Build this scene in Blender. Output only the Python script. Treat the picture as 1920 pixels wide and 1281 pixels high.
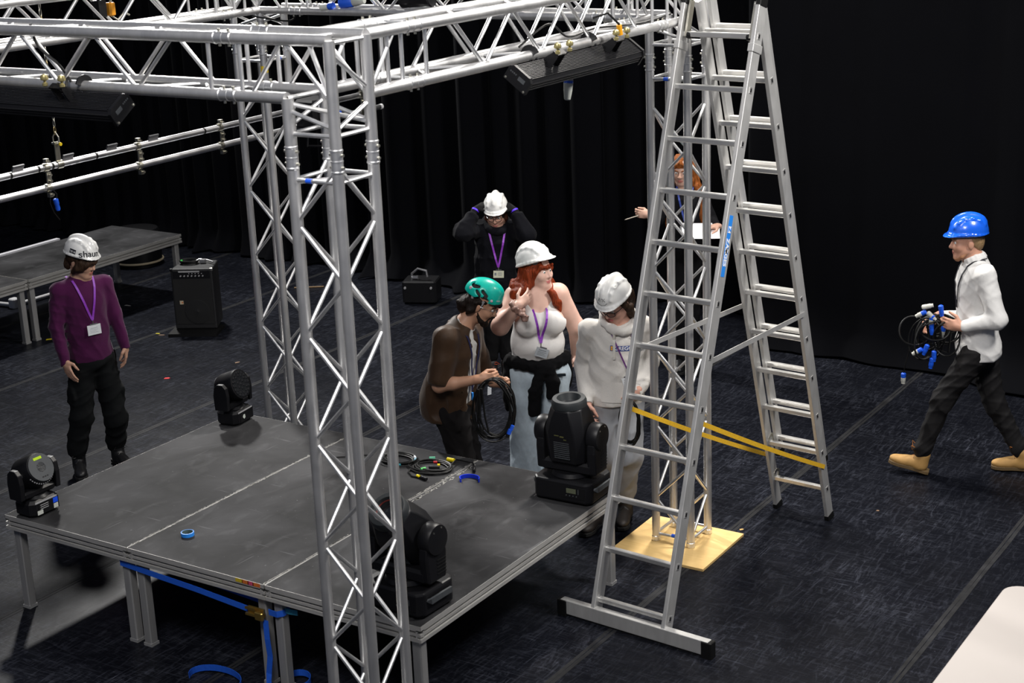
import bpy, math, random
import numpy as np
from mathutils import Vector, Matrix, Euler

scene = bpy.context.scene
for o in list(bpy.data.objects):
    bpy.data.objects.remove(o, do_unlink=True)
COL = scene.collection
random.seed(7)
RNG = np.random.RandomState(11)
PI = math.pi

# ---------------------------------------------------------------- camera
cam_data = bpy.data.cameras.new('camera')
cam_data.sensor_fit = 'HORIZONTAL'
cam_data.sensor_width = 36.0
cam_data.lens = 2996.22 / 1920 * 36.0
cam_data.clip_start = 0.1
cam_data.clip_end = 100
cam_data.dof.use_dof = True
cam_data.dof.focus_distance = 10.4
cam_data.dof.aperture_fstop = 5.0
cam = bpy.data.objects.new('camera', cam_data)
COL.objects.link(cam)
cam.location = (7.27988, -5.57999, 4.16733)
cam.rotation_euler = (1.27507606, 0.03912537, 0.57110846)
scene.camera = cam

# ---------------------------------------------------------------- world, lights, exposure
world = bpy.data.worlds.new('hall_air')
scene.world = world
world.use_nodes = True
world.node_tree.nodes['Background'].inputs[0].default_value = (0.62, 0.72, 1.0, 1)
world.node_tree.nodes['Background'].inputs[1].default_value = 0.11

def area_light(name, loc, target, size, power, color=(1, 0.96, 0.9), sizey=None, spread=180):
    d = bpy.data.lights.new(name, 'AREA')
    d.energy = power
    d.color = color
    d.shape = 'RECTANGLE' if sizey else 'DISK'
    d.size = size
    if sizey:
        d.size_y = sizey
    d.spread = math.radians(spread)
    o = bpy.data.objects.new(name, d)
    COL.objects.link(o)
    o.location = loc
    o.rotation_euler = (Vector(target) - Vector(loc)).to_track_quat('-Z', 'Y').to_euler()
    return o

# working lights hung under the hall roof, all above and out of the frame
area_light('work_light_key', (-6.0, 6.85, 7.4), (1.4, 1.8, 0.4), 0.65, 520, (1, 0.98, 0.95), spread=120)
area_light('work_light_back', (2.3, 5.5, 7.0), (2.7, 2.0, 0.5), 0.7, 260, (1, 0.95, 0.88), spread=125)
area_light('work_light_side', (7.2, 3.0, 6.4), (2.8, 1.6, 1.2), 1.2, 230, (1, 0.97, 0.93), spread=130)
area_light('work_light_front', (4.6, -3.8, 6.9), (2.2, 2.6, 0.9), 2.2, 190, (1, 0.97, 0.95), spread=120)

scene.view_settings.view_transform = 'Standard'
scene.view_settings.look = 'None'
scene.view_settings.gamma = 1
scene.view_settings.use_curve_mapping = False
scene.view_settings.exposure = 0.0

# ---------------------------------------------------------------- helpers
ORIG = {}          # object name -> world position of its local origin

class MB:
    """collects shapes, then links them as ONE mesh object"""
    def __init__(self):
        self.v = []
        self.f = []
        self.mi = []
    def add(self, vs, fs, mi=0):
        n = len(self.v)
        self.v.extend([tuple(map(float, p)) for p in vs])
        for f in fs:
            self.f.append(tuple(i + n for i in f))
            self.mi.append(mi)
        return self
    def box(self, c, s, m=None, mi=0):
        x, y, z = [k / 2 for k in s]
        vs = [Vector(p) for p in ((-x, -y, -z), (x, -y, -z), (x, y, -z), (-x, y, -z), (-x, -y, z), (x, -y, z), (x, y, z), (-x, y, z))]
        if m is not None:
            vs = [m @ p for p in vs]
        vs = [p + Vector(c) for p in vs]
        return self.add(vs, [(0, 3, 2, 1), (4, 5, 6, 7), (0, 1, 5, 4), (1, 2, 6, 5), (2, 3, 7, 6), (3, 0, 4, 7)], mi)
    def bbox(self, lo, hi, mi=0):
        return self.box([(a + b) / 2 for a, b in zip(lo, hi)], [b - a for a, b in zip(lo, hi)], None, mi)
    def cbox(self, c, s, b, m=None, mi=0):
        """box with chamfered vertical edges and top/bottom rim"""
        x, y, z = [k / 2 for k in s]
        def ring(xx, yy, zz, bb):
            return [(xx - bb, -yy, zz), (xx, -yy + bb, zz), (xx, yy - bb, zz), (xx - bb, yy, zz), (-xx + bb, yy, zz), (-xx, yy - bb, zz), (-xx, -yy + bb, zz), (-xx + bb, -yy, zz)]
        rs = [ring(x - b * .6, y - b * .6, -z, b * .6), ring(x, y, -z + b * .6, b), ring(x, y, z - b * .6, b), ring(x - b * .6, y - b * .6, z, b * .6)]
        vs = [Vector(p) for r in rs for p in r]
        if m is not None:
            vs = [m @ p for p in vs]
        vs = [p + Vector(c) for p in vs]
        fs = [tuple(reversed(range(8))), tuple(range(24, 32))]
        for k in range(3):
            for i in range(8):
                j = (i + 1) % 8
                fs.append((k * 8 + i, k * 8 + j, k * 8 + 8 + j, k * 8 + 8 + i))
        return self.add(vs, fs, mi)
    def tube(self, a, b, r, seg=10, r2=None, caps=True, mi=0):
        a, b = Vector(a), Vector(b)
        d = (b - a).normalized()
        u = d.orthogonal().normalized()
        w = d.cross(u)
        r2 = r if r2 is None else r2
        vs = []
        for p, rr in ((a, r), (b, r2)):
            for i in range(seg):
                t = 2 * PI * i / seg
                vs.append(p + (u * math.cos(t) + w * math.sin(t)) * rr)
        fs = [(i, (i + 1) % seg, seg + (i + 1) % seg, seg + i) for i in range(seg)]
        if caps:
            fs += [tuple(reversed(range(seg))), tuple(range(seg, 2 * seg))]
        return self.add(vs, fs, mi)
    def path(self, pts, r, seg=6, closed=False, flat=None, up=None, mi=0):
        """sweep a round (or flat = (w, t)) section along points"""
        pts = [Vector(p) for p in pts]
        n = len(pts)
        vs = []
        prev = None
        for i, p in enumerate(pts):
            if closed:
                d = pts[(i + 1) % n] - pts[i - 1]
            else:
                d = pts[min(i + 1, n - 1)] - pts[max(i - 1, 0)]
            if d.length < 1e-9:
                d = Vector((0, 0, 1))
            d.normalize()
            if up is not None:
                uu = up[i] if isinstance(up, list) else up
                u = d.cross(Vector(uu))
                u = u.normalized() if u.length > 1e-6 else d.orthogonal().normalized()
            elif prev is None:
                u = d.orthogonal().normalized()
            else:
                u = prev - d * prev.dot(d)
                u = u.normalized() if u.length > 1e-6 else d.orthogonal().normalized()
            prev = u
            w = d.cross(u)
            rr = r[i] if isinstance(r, (list, tuple)) else r
            if flat:
                a, b = flat[0] / 2, flat[1] / 2
                vs += [p + u * a + w * b, p - u * a + w * b, p - u * a - w * b, p + u * a - w * b]
            else:
                for k in range(seg):
                    t = 2 * PI * k / seg
                    vs.append(p + (u * math.cos(t) + w * math.sin(t)) * rr)
        s = 4 if flat else seg
        fs = []
        for i in range(n if closed else n - 1):
            j = (i + 1) % n
            for k in range(s):
                l = (k + 1) % s
                fs.append((i * s + k, i * s + l, j * s + l, j * s + k))
        if not closed:
            fs += [tuple(reversed(range(s))), tuple(range((n - 1) * s, n * s))]
        return self.add(vs, fs, mi)
    def lathe(self, prof, c=(0, 0, 0), axis=(0, 0, 1), seg=24, mi=0, caps=True):
        ax = Vector(axis).normalized()
        u = ax.orthogonal().normalized()
        w = ax.cross(u)
        c = Vector(c)
        vs = []
        for (r, h) in prof:
            for i in range(seg):
                t = 2 * PI * i / seg
                vs.append(c + ax * h + (u * math.cos(t) + w * math.sin(t)) * r)
        fs = []
        for k in range(len(prof) - 1):
            for i in range(seg):
                j = (i + 1) % seg
                fs.append((k * seg + i, k * seg + j, (k + 1) * seg + j, (k + 1) * seg + i))
        if caps:
            fs += [tuple(reversed(range(seg))), tuple(range((len(prof) - 1) * seg, len(prof) * seg))]
        return self.add(vs, fs, mi)
    def prism(self, poly, o, ex, ey, ez, mi=0):
        """polygon in (ex, ey) from o, extruded by the vector ez"""
        o, ex, ey, ez = Vector(o), Vector(ex), Vector(ey), Vector(ez)
        n = len(poly)
        a = [o + ex * x + ey * y for x, y in poly]
        vs = a + [p + ez for p in a]
        fs = [tuple(reversed(range(n))), tuple(range(n, 2 * n))] + [(i, (i + 1) % n, n + (i + 1) % n, n + i) for i in range(n)]
        return self.add(vs, fs, mi)
    def build(self, name, mat, parent=None, smooth=True, local=False, angle=35, bevel=0):
        org = Vector((0, 0, 0))
        if parent is not None and not local:
            org = ORIG.get(parent.name, Vector((0, 0, 0)))
        me = bpy.data.meshes.new(name)
        me.from_pydata([tuple(Vector(p) - org) for p in self.v], [], self.f)
        mats = mat if isinstance(mat, (list, tuple)) else [mat]
        for m in mats:
            me.materials.append(m)
        if len(mats) > 1:
            me.polygons.foreach_set('material_index', self.mi)
        fix_normals(me)
        if smooth:
            me.polygons.foreach_set('use_smooth', [True] * len(me.polygons))
            me.set_sharp_from_angle(angle=math.radians(angle))
        me.update()
        o = bpy.data.objects.new(name, me)
        COL.objects.link(o)
        if parent is not None:
            o.parent = parent
        ORIG[o.name] = org if parent is not None else Vector((0, 0, 0))
        if bevel:
            md = o.modifiers.new('bevel', 'BEVEL')
            md.width = bevel
            md.segments = 2
            md.limit_method = 'ANGLE'
        return o

import bmesh
def fix_normals(me):
    bm = bmesh.new()
    bm.from_mesh(me)
    bmesh.ops.recalc_face_normals(bm, faces=bm.faces)
    bm.to_mesh(me)
    bm.free()

LABELS = {}
def tag(o, label, cat=None, group=None, kind=None):
    o['label'] = label
    if cat:
        o['category'] = cat
    if group:
        o['group'] = group
    if kind:
        o['kind'] = kind
    return o

def thing(name, loc, label, cat, group=None, rz=0.0):
    o = bpy.data.objects.new(name, None)
    o.empty_display_size = 0.1
    COL.objects.link(o)
    o.location = loc
    o.rotation_euler = (0, 0, rz)
    ORIG[o.name] = Vector(loc)
    return tag(o, label, cat, group)

def struct(o):
    o['kind'] = 'structure'
    return o

def copy_tree(src, parent=None):
    c = src.copy()
    COL.objects.link(c)
    if parent is not None:
        c.parent = parent
    for ch in list(src.children):
        copy_tree(ch, c)
    return c

def text_mesh(name, body, size, mat, mtx, parent, depth=0.0006, bold=0.0, align='CENTER', shear=0.0, proj=None):
    """flat lettering as thin real geometry; mtx maps (x, y, 0) to the world; proj wraps it on a curved surface"""
    cu = bpy.data.curves.new(name, 'FONT')
    cu.body = body
    cu.size = size
    cu.align_x = align
    cu.align_y = 'CENTER'
    cu.extrude = depth
    cu.offset = bold
    cu.shear = shear
    cu.resolution_u = 3
    tmp = bpy.data.objects.new(name, cu)
    COL.objects.link(tmp)
    dg = bpy.context.evaluated_depsgraph_get()
    dg.update()
    me = bpy.data.meshes.new_from_object(tmp.evaluated_get(dg))
    bpy.data.objects.remove(tmp, do_unlink=True)
    org = ORIG.get(parent.name, Vector((0, 0, 0))) if parent is not None else Vector((0, 0, 0))
    for v in me.vertices:
        p = proj(v.co) if proj else mtx @ v.co
        v.co = p - org
    me.materials.clear()
    me.materials.append(mat)
    o = bpy.data.objects.new(name, me)
    COL.objects.link(o)
    o.parent = parent
    ORIG[o.name] = org
    return o

# ---------------------------------------------------------------- materials
MATS = {}
def new_mat(name):
    m = bpy.data.materials.new(name)
    m.use_nodes = True
    nt = m.node_tree
    return m, nt, nt.nodes['Principled BSDF'], nt.nodes, nt.links

def hair_mat(name, col):
    m, nt, b, N, L = new_mat(name)
    tc = N.new('ShaderNodeTexCoord')
    mp = N.new('ShaderNodeMapping')
    mp.inputs['Scale'].default_value = (170, 170, 16)
    nz = N.new('ShaderNodeTexNoise')
    nz.inputs['Scale'].default_value = 1
    nz.inputs['Detail'].default_value = 4
    nz.inputs['Distortion'].default_value = .6
    L.new(tc.outputs['Object'], mp.inputs['Vector'])
    L.new(mp.outputs['Vector'], nz.inputs['Vector'])
    r = N.new('ShaderNodeValToRGB')
    r.color_ramp.elements[0].position = .32
    r.color_ramp.elements[1].position = .72
    r.color_ramp.elements[0].color = (*[c * .35 for c in col], 1)
    r.color_ramp.elements[1].color = (*[min(1, c * 1.5) for c in col], 1)
    L.new(nz.outputs['Fac'], r.inputs['Fac'])
    L.new(r.outputs['Color'], b.inputs['Base Color'])
    b.inputs['Roughness'].default_value = .55
    b.inputs['Specular IOR Level'].default_value = .15
    bp = N.new('ShaderNodeBump')
    bp.inputs['Strength'].default_value = .8
    bp.inputs['Distance'].default_value = .006
    L.new(nz.outputs['Fac'], bp.inputs['Height'])
    L.new(bp.outputs['Normal'], b.inputs['Normal'])
    MATS[name] = m
    return m

def plain(name, col, rough=0.5, metal=0.0, var=0.0, scale=30.0, bump=0.0, spec=None, coat=0.0, emit=None, sheen=0.0):
    """principled material with a little procedural variation of colour and fine relief"""
    if name in MATS:
        return MATS[name]
    m, nt, b, N, L = new_mat(name)
    b.inputs['Base Color'].default_value = (*col, 1)
    b.inputs['Roughness'].default_value = rough
    b.inputs['Metallic'].default_value = metal
    if spec is not None:
        b.inputs['Specular IOR Level'].default_value = spec
    if coat:
        b.inputs['Coat Weight'].default_value = coat
    if sheen:
        b.inputs['Sheen Weight'].default_value = sheen
    if emit:
        b.inputs['Emission Color'].default_value = (*emit[0], 1)
        b.inputs['Emission Strength'].default_value = emit[1]
    if var or bump:
        tc = N.new('ShaderNodeTexCoord')
        nz = N.new('ShaderNodeTexNoise')
        nz.inputs['Scale'].default_value = scale
        nz.inputs['Detail'].default_value = 5
        L.new(tc.outputs['Object'], nz.inputs['Vector'])
        if var:
            mx = N.new('ShaderNodeMix')
            mx.data_type = 'RGBA'
            mx.inputs['A'].default_value = (*[c * (1 - var) for c in col], 1)
            mx.inputs['B'].default_value = (*[min(1, c * (1 + var)) for c in col], 1)
            L.new(nz.outputs['Fac'], mx.inputs['Factor'])
            L.new(mx.outputs['Result'], b.inputs['Base Color'])
        if bump:
            bp = N.new('ShaderNodeBump')
            bp.inputs['Strength'].default_value = bump
            bp.inputs['Distance'].default_value = 0.01
            L.new(nz.outputs['Fac'], bp.inputs['Height'])
            L.new(bp.outputs['Normal'], b.inputs['Normal'])
    MATS[name] = m
    return m

def metal_mat(name, col, rough, streak=(60, 60, 3), var=0.18, smudge=0.12, metal=1.0):
    m, nt, b, N, L = new_mat(name)
    tc = N.new('ShaderNodeTexCoord')
    mp = N.new('ShaderNodeMapping')
    mp.inputs['Scale'].default_value = streak
    nz = N.new('ShaderNodeTexNoise')
    nz.inputs['Scale'].default_value = 1.0
    nz.inputs['Detail'].default_value = 6
    L.new(tc.outputs['Object'], mp.inputs['Vector'])
    L.new(mp.outputs['Vector'], nz.inputs['Vector'])
    n2 = N.new('ShaderNodeTexNoise')
    n2.inputs['Scale'].default_value = 9
    n2.inputs['Detail'].default_value = 4
    L.new(tc.outputs['Object'], n2.inputs['Vector'])
    mx = N.new('ShaderNodeMix')
    mx.data_type = 'RGBA'
    mx.inputs['A'].default_value = (*[c * (1 - var) for c in col], 1)
    mx.inputs['B'].default_value = (*[min(1, c * (1 + var * .6)) for c in col], 1)
    L.new(nz.outputs['Fac'], mx.inputs['Factor'])
    L.new(mx.outputs['Result'], b.inputs['Base Color'])
    mr = N.new('ShaderNodeMapRange')
    mr.inputs['To Min'].default_value = rough - smudge
    mr.inputs['To Max'].default_value = rough + smudge
    L.new(n2.outputs['Fac'], mr.inputs['Value'])
    L.new(mr.outputs['Result'], b.inputs['Roughness'])
    b.inputs['Metallic'].default_value = metal
    MATS[name] = m
    return m

ALU = metal_mat('truss_aluminium', (0.70, 0.695, 0.69), 0.42, metal=.85)
ALU_BR = metal_mat('brace_aluminium', (0.80, 0.80, 0.80), 0.38, metal=.9)
LADDER = metal_mat('ladder_aluminium', (0.66, 0.655, 0.64), 0.48, streak=(30, 30, 8), metal=.7)
RUNGM = metal_mat('rung_aluminium', (0.78, 0.77, 0.75), 0.36, streak=(6, 40, 40), metal=.85)
FRAMEM = metal_mat('deck_frame_aluminium', (0.50, 0.49, 0.47), 0.5, streak=(5, 5, 60), var=0.35, metal=.5)
STEEL = metal_mat('zinc_steel', (0.62, 0.6, 0.52), 0.35)
BLACKP = plain('black_plastic', (0.006, 0.006, 0.007), 0.42, var=0.3, scale=40, spec=.3)
BLACKM = plain('black_powdercoat', (0.0065, 0.0065, 0.0078), 0.42, bump=0.05, scale=200, spec=.28)
RUBBER = plain('black_rubber', (0.005, 0.005, 0.005), 0.5, bump=0.1, scale=90, spec=.3)

def floor_material():
    m, nt, b, N, L = new_mat('dance_floor_vinyl')
    tc = N.new('ShaderNodeTexCoord')
    def noise(scale, detail, mapscale=(1, 1, 1), rot=0.0, rough=0.6, dist=0.0):
        mp = N.new('ShaderNodeMapping')
        mp.inputs['Scale'].default_value = mapscale
        mp.inputs['Rotation'].default_value = (0, 0, rot)
        nz = N.new('ShaderNodeTexNoise')
        nz.inputs['Scale'].default_value = scale
        nz.inputs['Detail'].default_value = detail
        nz.inputs['Roughness'].default_value = rough
        nz.inputs['Distortion'].default_value = dist
        L.new(tc.outputs['Object'], mp.inputs['Vector'])
        L.new(mp.outputs['Vector'], nz.inputs['Vector'])
        return nz.outputs['Fac']
    def ramp(src, a, bb, ca=(0, 0, 0, 1), cb=(1, 1, 1, 1)):
        r = N.new('ShaderNodeValToRGB')
        r.color_ramp.elements[0].position = a
        r.color_ramp.elements[1].position = bb
        r.color_ramp.elements[0].color = ca
        r.color_ramp.elements[1].color = cb
        L.new(src, r.inputs['Fac'])
        return r.outputs['Color']
    def math_(op, a, bb):
        n = N.new('ShaderNodeMath')
        n.operation = op
        for i, k in enumerate((a, bb)):
            if isinstance(k, (int, float)):
                n.inputs[i].default_value = k
            else:
                L.new(k, n.inputs[i])
        return n.outputs[0]
    base = noise(3.2, 8, (1, 1, 1), 0.3)
    streak = ramp(noise(22, 8, (1, .16, 1), 0.75, .75, 2.2), .50, .80)
    streak2 = ramp(noise(26, 8, (.14, 1, 1), 0.15, .75, 2.6), .50, .82)
    scr = ramp(noise(60, 2, (.03, 1, 1), 1.25, .5, 1.6), .70, .735)
    scr2 = ramp(noise(52, 2, (1, .03, 1), 0.35, .5, 1.9), .70, .735)
    worn = ramp(noise(1.1, 6, (1, 1, 1), 0, .6), .42, .7)
    spot = ramp(noise(38, 2, (1, 1, 1), 0, .4), .765, .785)
    s = math_('ADD', math_('MULTIPLY', streak, .8), math_('MULTIPLY', streak2, .7))
    s = math_('ADD', s, math_('MULTIPLY', math_('ADD', scr, scr2), math_('MULTIPLY', worn, .9)))
    s = math_('ADD', s, math_('MULTIPLY', spot, .8))
    s = math_('MULTIPLY', s, math_('ADD', math_('MULTIPLY', worn, .7), .35))
    mx = N.new('ShaderNodeMix')
    mx.data_type = 'RGBA'
    mx.inputs['A'].default_value = (0.0042, 0.0047, 0.0072, 1)
    mx.inputs['B'].default_value = (0.072, 0.078, 0.102, 1)
    L.new(s, mx.inputs['Factor'])
    L.new(mx.outputs['Result'], b.inputs['Base Color'])
    rr = N.new('ShaderNodeMapRange')
    rr.inputs['To Min'].default_value = 0.24
    rr.inputs['To Max'].default_value = 0.5
    L.new(base, rr.inputs['Value'])
    L.new(rr.outputs['Result'], b.inputs['Roughness'])
    b.inputs['Specular IOR Level'].default_value = 0.075
    bp = N.new('ShaderNodeBump')
    bp.inputs['Strength'].default_value = 0.22
    bp.inputs['Distance'].default_value = 0.004
    L.new(noise(11, 5, (1, 1, 1), 0, .6, .8), bp.inputs['Height'])
    L.new(bp.outputs['Normal'], b.inputs['Normal'])
    return m
FLOORM = floor_material()

def deck_material():
    m, nt, b, N, L = new_mat('scuffed_deck_ply')
    tc = N.new('ShaderNodeTexCoord')
    def noise(scale, detail, ms, rot, dist=0.4):
        mp = N.new('ShaderNodeMapping')
        mp.inputs['Scale'].default_value = ms
        mp.inputs['Rotation'].default_value = (0, 0, rot)
        nz = N.new('ShaderNodeTexNoise')
        nz.inputs['Scale'].default_value = scale
        nz.inputs['Detail'].default_value = detail
        nz.inputs['Distortion'].default_value = dist
        L.new(tc.outputs['Object'], mp.inputs['Vector'])
        L.new(mp.outputs['Vector'], nz.inputs['Vector'])
        return nz.outputs['Fac']
    def ramp(src, a, bb):
        r = N.new('ShaderNodeValToRGB')
        r.color_ramp.elements[0].position = a
        r.color_ramp.elements[1].position = bb
        L.new(src, r.inputs['Fac'])
        return r.outputs['Color']
    def mixf(a, bb, k):
        n = N.new('ShaderNodeMath')
        n.operation = 'MULTIPLY_ADD'
        L.new(a, n.inputs[0])
        n.inputs[1].default_value = k
        L.new(bb, n.inputs[2])
        return n.outputs[0]
    n0 = noise(2.2, 8, (1, 1, 1), 0)
    sc = ramp(noise(34, 3, (.06, 1, 1), .5), .68, .74)
    sc2 = ramp(noise(30, 3, (1, .06, 1), .2), .69, .75)
    dust = ramp(noise(6, 10, (1, .5, 1), .5, 1.6), .55, .95)
    spk = ramp(noise(55, 1, (1, 1, 1), 0, 0), .775, .79)
    s = mixf(sc, mixf(sc2, mixf(dust, ramp(n0, .36, 1.0), .5), .5), .5)
    s = mixf(spk, s, 1.5)
    mx = N.new('ShaderNodeMix')
    mx.data_type = 'RGBA'
    mx.inputs['A'].default_value = (0.0100, 0.0100, 0.0108, 1)
    mx.inputs['B'].default_value = (0.088, 0.088, 0.092, 1)
    L.new(s, mx.inputs['Factor'])
    L.new(mx.outputs['Result'], b.inputs['Base Color'])
    rr = N.new('ShaderNodeMapRange')
    rr.inputs['To Min'].default_value = 0.6
    rr.inputs['To Max'].default_value = 0.85
    L.new(n0, rr.inputs['Value'])
    L.new(rr.outputs['Result'], b.inputs['Roughness'])
    b.inputs['Specular IOR Level'].default_value = 0.10
    bp = N.new('ShaderNodeBump')
    bp.inputs['Strength'].default_value = 0.12
    bp.inputs['Distance'].default_value = 0.003
    L.new(dust, bp.inputs['Height'])
    L.new(bp.outputs['Normal'], b.inputs['Normal'])
    return m
DECKM = deck_material()

def drape_material(name, col):
    m, nt, b, N, L = new_mat(name)
    tc = N.new('ShaderNodeTexCoord')
    nz = N.new('ShaderNodeTexNoise')
    nz.inputs['Scale'].default_value = 2.4
    nz.inputs['Detail'].default_value = 7
    L.new(tc.outputs['Object'], nz.inputs['Vector'])
    mx = N.new('ShaderNodeMix')
    mx.data_type = 'RGBA'
    mx.inputs['A'].default_value = (*[c * .75 for c in col], 1)
    mx.inputs['B'].default_value = (*[c * 1.25 for c in col], 1)
    L.new(nz.outputs['Fac'], mx.inputs['Factor'])
    L.new(mx.outputs['Result'], b.inputs['Base Color'])
    b.inputs['Roughness'].default_value = 0.95
    b.inputs['Specular IOR Level'].default_value = 0.08
    b.inputs['Sheen Weight'].default_value = 0.006
    b.inputs['Sheen Roughness'].default_value = 0.5
    return m
DRAPEM = drape_material('black_wool_serge', (0.0024, 0.0026, 0.0038))

# ---------------------------------------------------------------- the hall
fl = MB()
fl.add([(-12, -9, 0), (10, -9, 0), (10, 9, 0), (-12, 9, 0)], [(0, 1, 2, 3)])
floor = struct(fl.build('floor', FLOORM))
TAPE = plain('grey_floor_tape', (0.021, 0.0213, 0.023), 0.6, var=0.8, scale=9, spec=0.08)
for x in (4.81, 3.25, 1.64, 0.03, -1.57, -3.44, -5.0):
    for dx in (-0.0135, 0.0135):
        t = MB()
        n = 60
        vs, fs = [], []
        for i in range(n + 1):
            y = -9 + 16.4 * i / n
            w = 0.0085 + 0.005 * RNG.rand()
            j = 0.004 * (RNG.rand() - .5)
            vs += [(x + dx - w + j, y, 0.0004), (x + dx + w + j, y, 0.0004), (x + dx - w + j, y, 0.0012), (x + dx + w + j, y, 0.0012)]
            if i:
                a = (i - 1) * 4
                fs += [(a + 2, a + 3, a + 7, a + 6), (a, a + 2, a + 6, a + 4), (a + 1, a + 5, a + 7, a + 3)]
        t.add(vs, fs)
        t.build('floor_tape', TAPE, floor)
wl = MB()
wl.bbox((-12, 7.95, 0), (10, 8.1, 7.2))
struct(wl.build('wall_back', plain('black_wall', (0.006, 0.006, 0.007), 0.9, spec=0.1)))
wl = MB()
wl.bbox((-12.1, -9, 0), (-11.95, 8.1, 7.2))
struct(wl.build('wall_left', MATS['black_wall']))

def drape(label, x0, x1, y, h, folds, amp, seed, puddle=0.12, bow=0.0, sweep=None):
    """hanging cloth: a folded sheet with real thickness, gathered at the head, spreading on the floor"""
    rs = np.random.RandomState(seed)
    nx = int((x1 - x0) * 44)
    zs = [h, h * .8, h * .6, h * .45, h * .32, h * .2, .7, .45, .25, .12, .05, .02, .015]
    ph = rs.rand(4) * 6.28
    vs = []
    cols = np.linspace(0, 1, nx + 1)
    jit = np.interp(cols * (x1 - x0) * 2.2, np.arange(0, (x1 - x0) * 2.2 + 3), rs.rand(int((x1 - x0) * 2.2) + 4))
    for k, z in enumerate(zs):
        t = 1 - z / h
        for i, c in enumerate(cols):
            x = x0 + (x1 - x0) * c
            a = (c * folds + .35 * math.sin(c * folds * .9 + ph[0]) + jit[i] * .8) * 2 * PI
            f = amp * (.45 + .55 * jit[i]) * (1 - .25 * t) * (math.sin(a) + .35 * math.sin(a * .5 + ph[1]) + .18 * math.sin(2.3 * a + ph[2]))
            yy = y + f - bow * math.sin(PI * c) * t
            if z < .3:
                e = (.3 - z) / .3
                yy -= puddle * e * e * (1 + .6 * math.sin(a * .37 + ph[3])) + .02 * e * math.sin(a * 1.7)
            zz = z
            if z <= .12:
                zz = z + .012 * (1 + math.sin(a * 1.3 + ph[1])) * (z / .12 + .3)
            vs.append((x, yy, zz))
    fs = []
    for k in range(len(zs) - 1):
        for i in range(nx):
            a = k * (nx + 1) + i
            fs.append((a, a + 1, a + nx + 2, a + nx + 1))
    mb = MB()
    mb.add(vs, fs)
    o = mb.build('black_drape', DRAPEM, angle=180)
    md = o.modifiers.new('thickness', 'SOLIDIFY')
    md.thickness = 0.006
    return tag(o, label, 'curtain', 'black stage drapes round the hall')

drape('black stage drape at the far right behind the man in the blue helmet', 1.66, 9.6, 6.72, 7.0, 6, 0.06, 3, puddle=.22, bow=.12)
drape('black stage drape pushed back into the dark gap left of the ladder', -0.35, 1.55, 7.55, 7.0, 6, 0.08, 4, puddle=.04)
drape('black stage drape with a lit edge behind the person holding a white helmet', -2.9, -0.1, 7.28, 7.0, 8, 0.1, 5, puddle=.16)
drape('black stage drape with tight folds behind the scaffold pipes and rear platform', -11.6, -2.75, 7.4, 7.0, 34, 0.085, 6, puddle=.12)
# bunched cloth lying on the floor below the drapes
# ---------------------------------------------------------------- staging decks
LEGM = metal_mat('deck_leg_aluminium', (0.42, 0.415, 0.41), 0.5, streak=(60, 60, 2), var=0.25, metal=.6)
def deck(x0, y0, label, legs=True, w=1.0, d=2.0, strip=False):
    th = thing('stage_deck', (x0, y0, 0), label, 'stage platform', 'stage platforms on square legs')
    g = 0.003
    a, b, c, e = x0 + g, x0 + w - g, y0 + g, y0 + d - g
    mb = MB()
    mb.bbox((a + .0018, c + .0018, .577), (b - .0018, e - .0018, .6006))
    mb.build('deck_board', DECKM, th, smooth=False)
    # aluminium edge profile: lip, groove, web, groove, flange
    prof = [(0, -.0008), (0, -.030), (.020, -.031), (.020, -.042), (.002, -.043), (.002, -.058), (.020, -.059), (.020, -.067), (-.002, -.069), (-.002, -.088), (.030, -.088), (.030, -.0245), (.0016, -.0245), (.0016, -.0008)]
    def rail(o, along, inward):
        m = MB()
        m.prism(prof, o, inward, (0, 0, 1), along)
        m.build('edge_rail', FRAMEM, th, smooth=False)
    rail((a, c, .6008), (b - a, 0, 0), (0, 1, 0))
    rail((a, e, .6008), (b - a, 0, 0), (0, -1, 0))
    rail((a, c, .6008), (0, e - c, 0), (1, 0, 0))
    rail((b, c, .6008), (0, e - c, 0), (-1, 0, 0))
    if strip:
        m = MB()
        m.bbox((a - .002, c, .6), (a + .05, e, .6035))
        m.build('white_edge_strip', plain('white_edge', (.6, .6, .62), .5), th)
    m = MB()
    for k in range(1, 4):
        m.bbox((a + .02, c + (e - c) * k / 4 - .02, .535), (b - .02, c + (e - c) * k / 4 + .02, .575))
    m.build('cross_member', FRAMEM, th, smooth=False)
    for lx in (a + .052, b - .052):
        for ly in (c + .052, e - .052):
            m = MB()
            s = .0275
            cc = .006
            poly = [(-s + cc, -s), (s - cc, -s), (s, -s + cc), (s, s - cc), (s - cc, s), (-s + cc, s), (-s, s - cc), (-s, -s + cc)]
            m.prism(poly, (lx, ly, .012), (1, 0, 0), (0, 1, 0), (0, 0, .51))
            leg = m.build('leg', LEGM, th, smooth=False)
            f = MB()
            f.bbox((lx - .03, ly - .03, 0), (lx + .03, ly + .03, .018))
            f.build('foot', plain('grey_leg_foot', (.22, .22, .22), .6), leg, smooth=False)
    return th
deck1 = deck(0, 0, 'left deck of the low stage, with the small moving heads on its corners')
deck2 = deck(1, 0, 'middle deck of the low stage, with the blue tape roll and coiled cables')
deck3 = deck(2, 0, 'right deck of the low stage, carrying the two large moving heads')
deck4 = deck(-5.28, 3.91, 'rear platform by the back drapes, behind the person in purple', strip=False)
deck5 = deck(-5.28, 1.90, 'platform end cut by the left picture edge, behind the person in purple')
m = MB()
m.bbox((-5.335, 3.4, .5), (-5.285, 5.2, .615))
tag(m.build('white_edge_board', plain('white_board', (.62, .62, .65), .5, var=.1)), 'long white board along the back edge of the rear platform', 'board')
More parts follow.
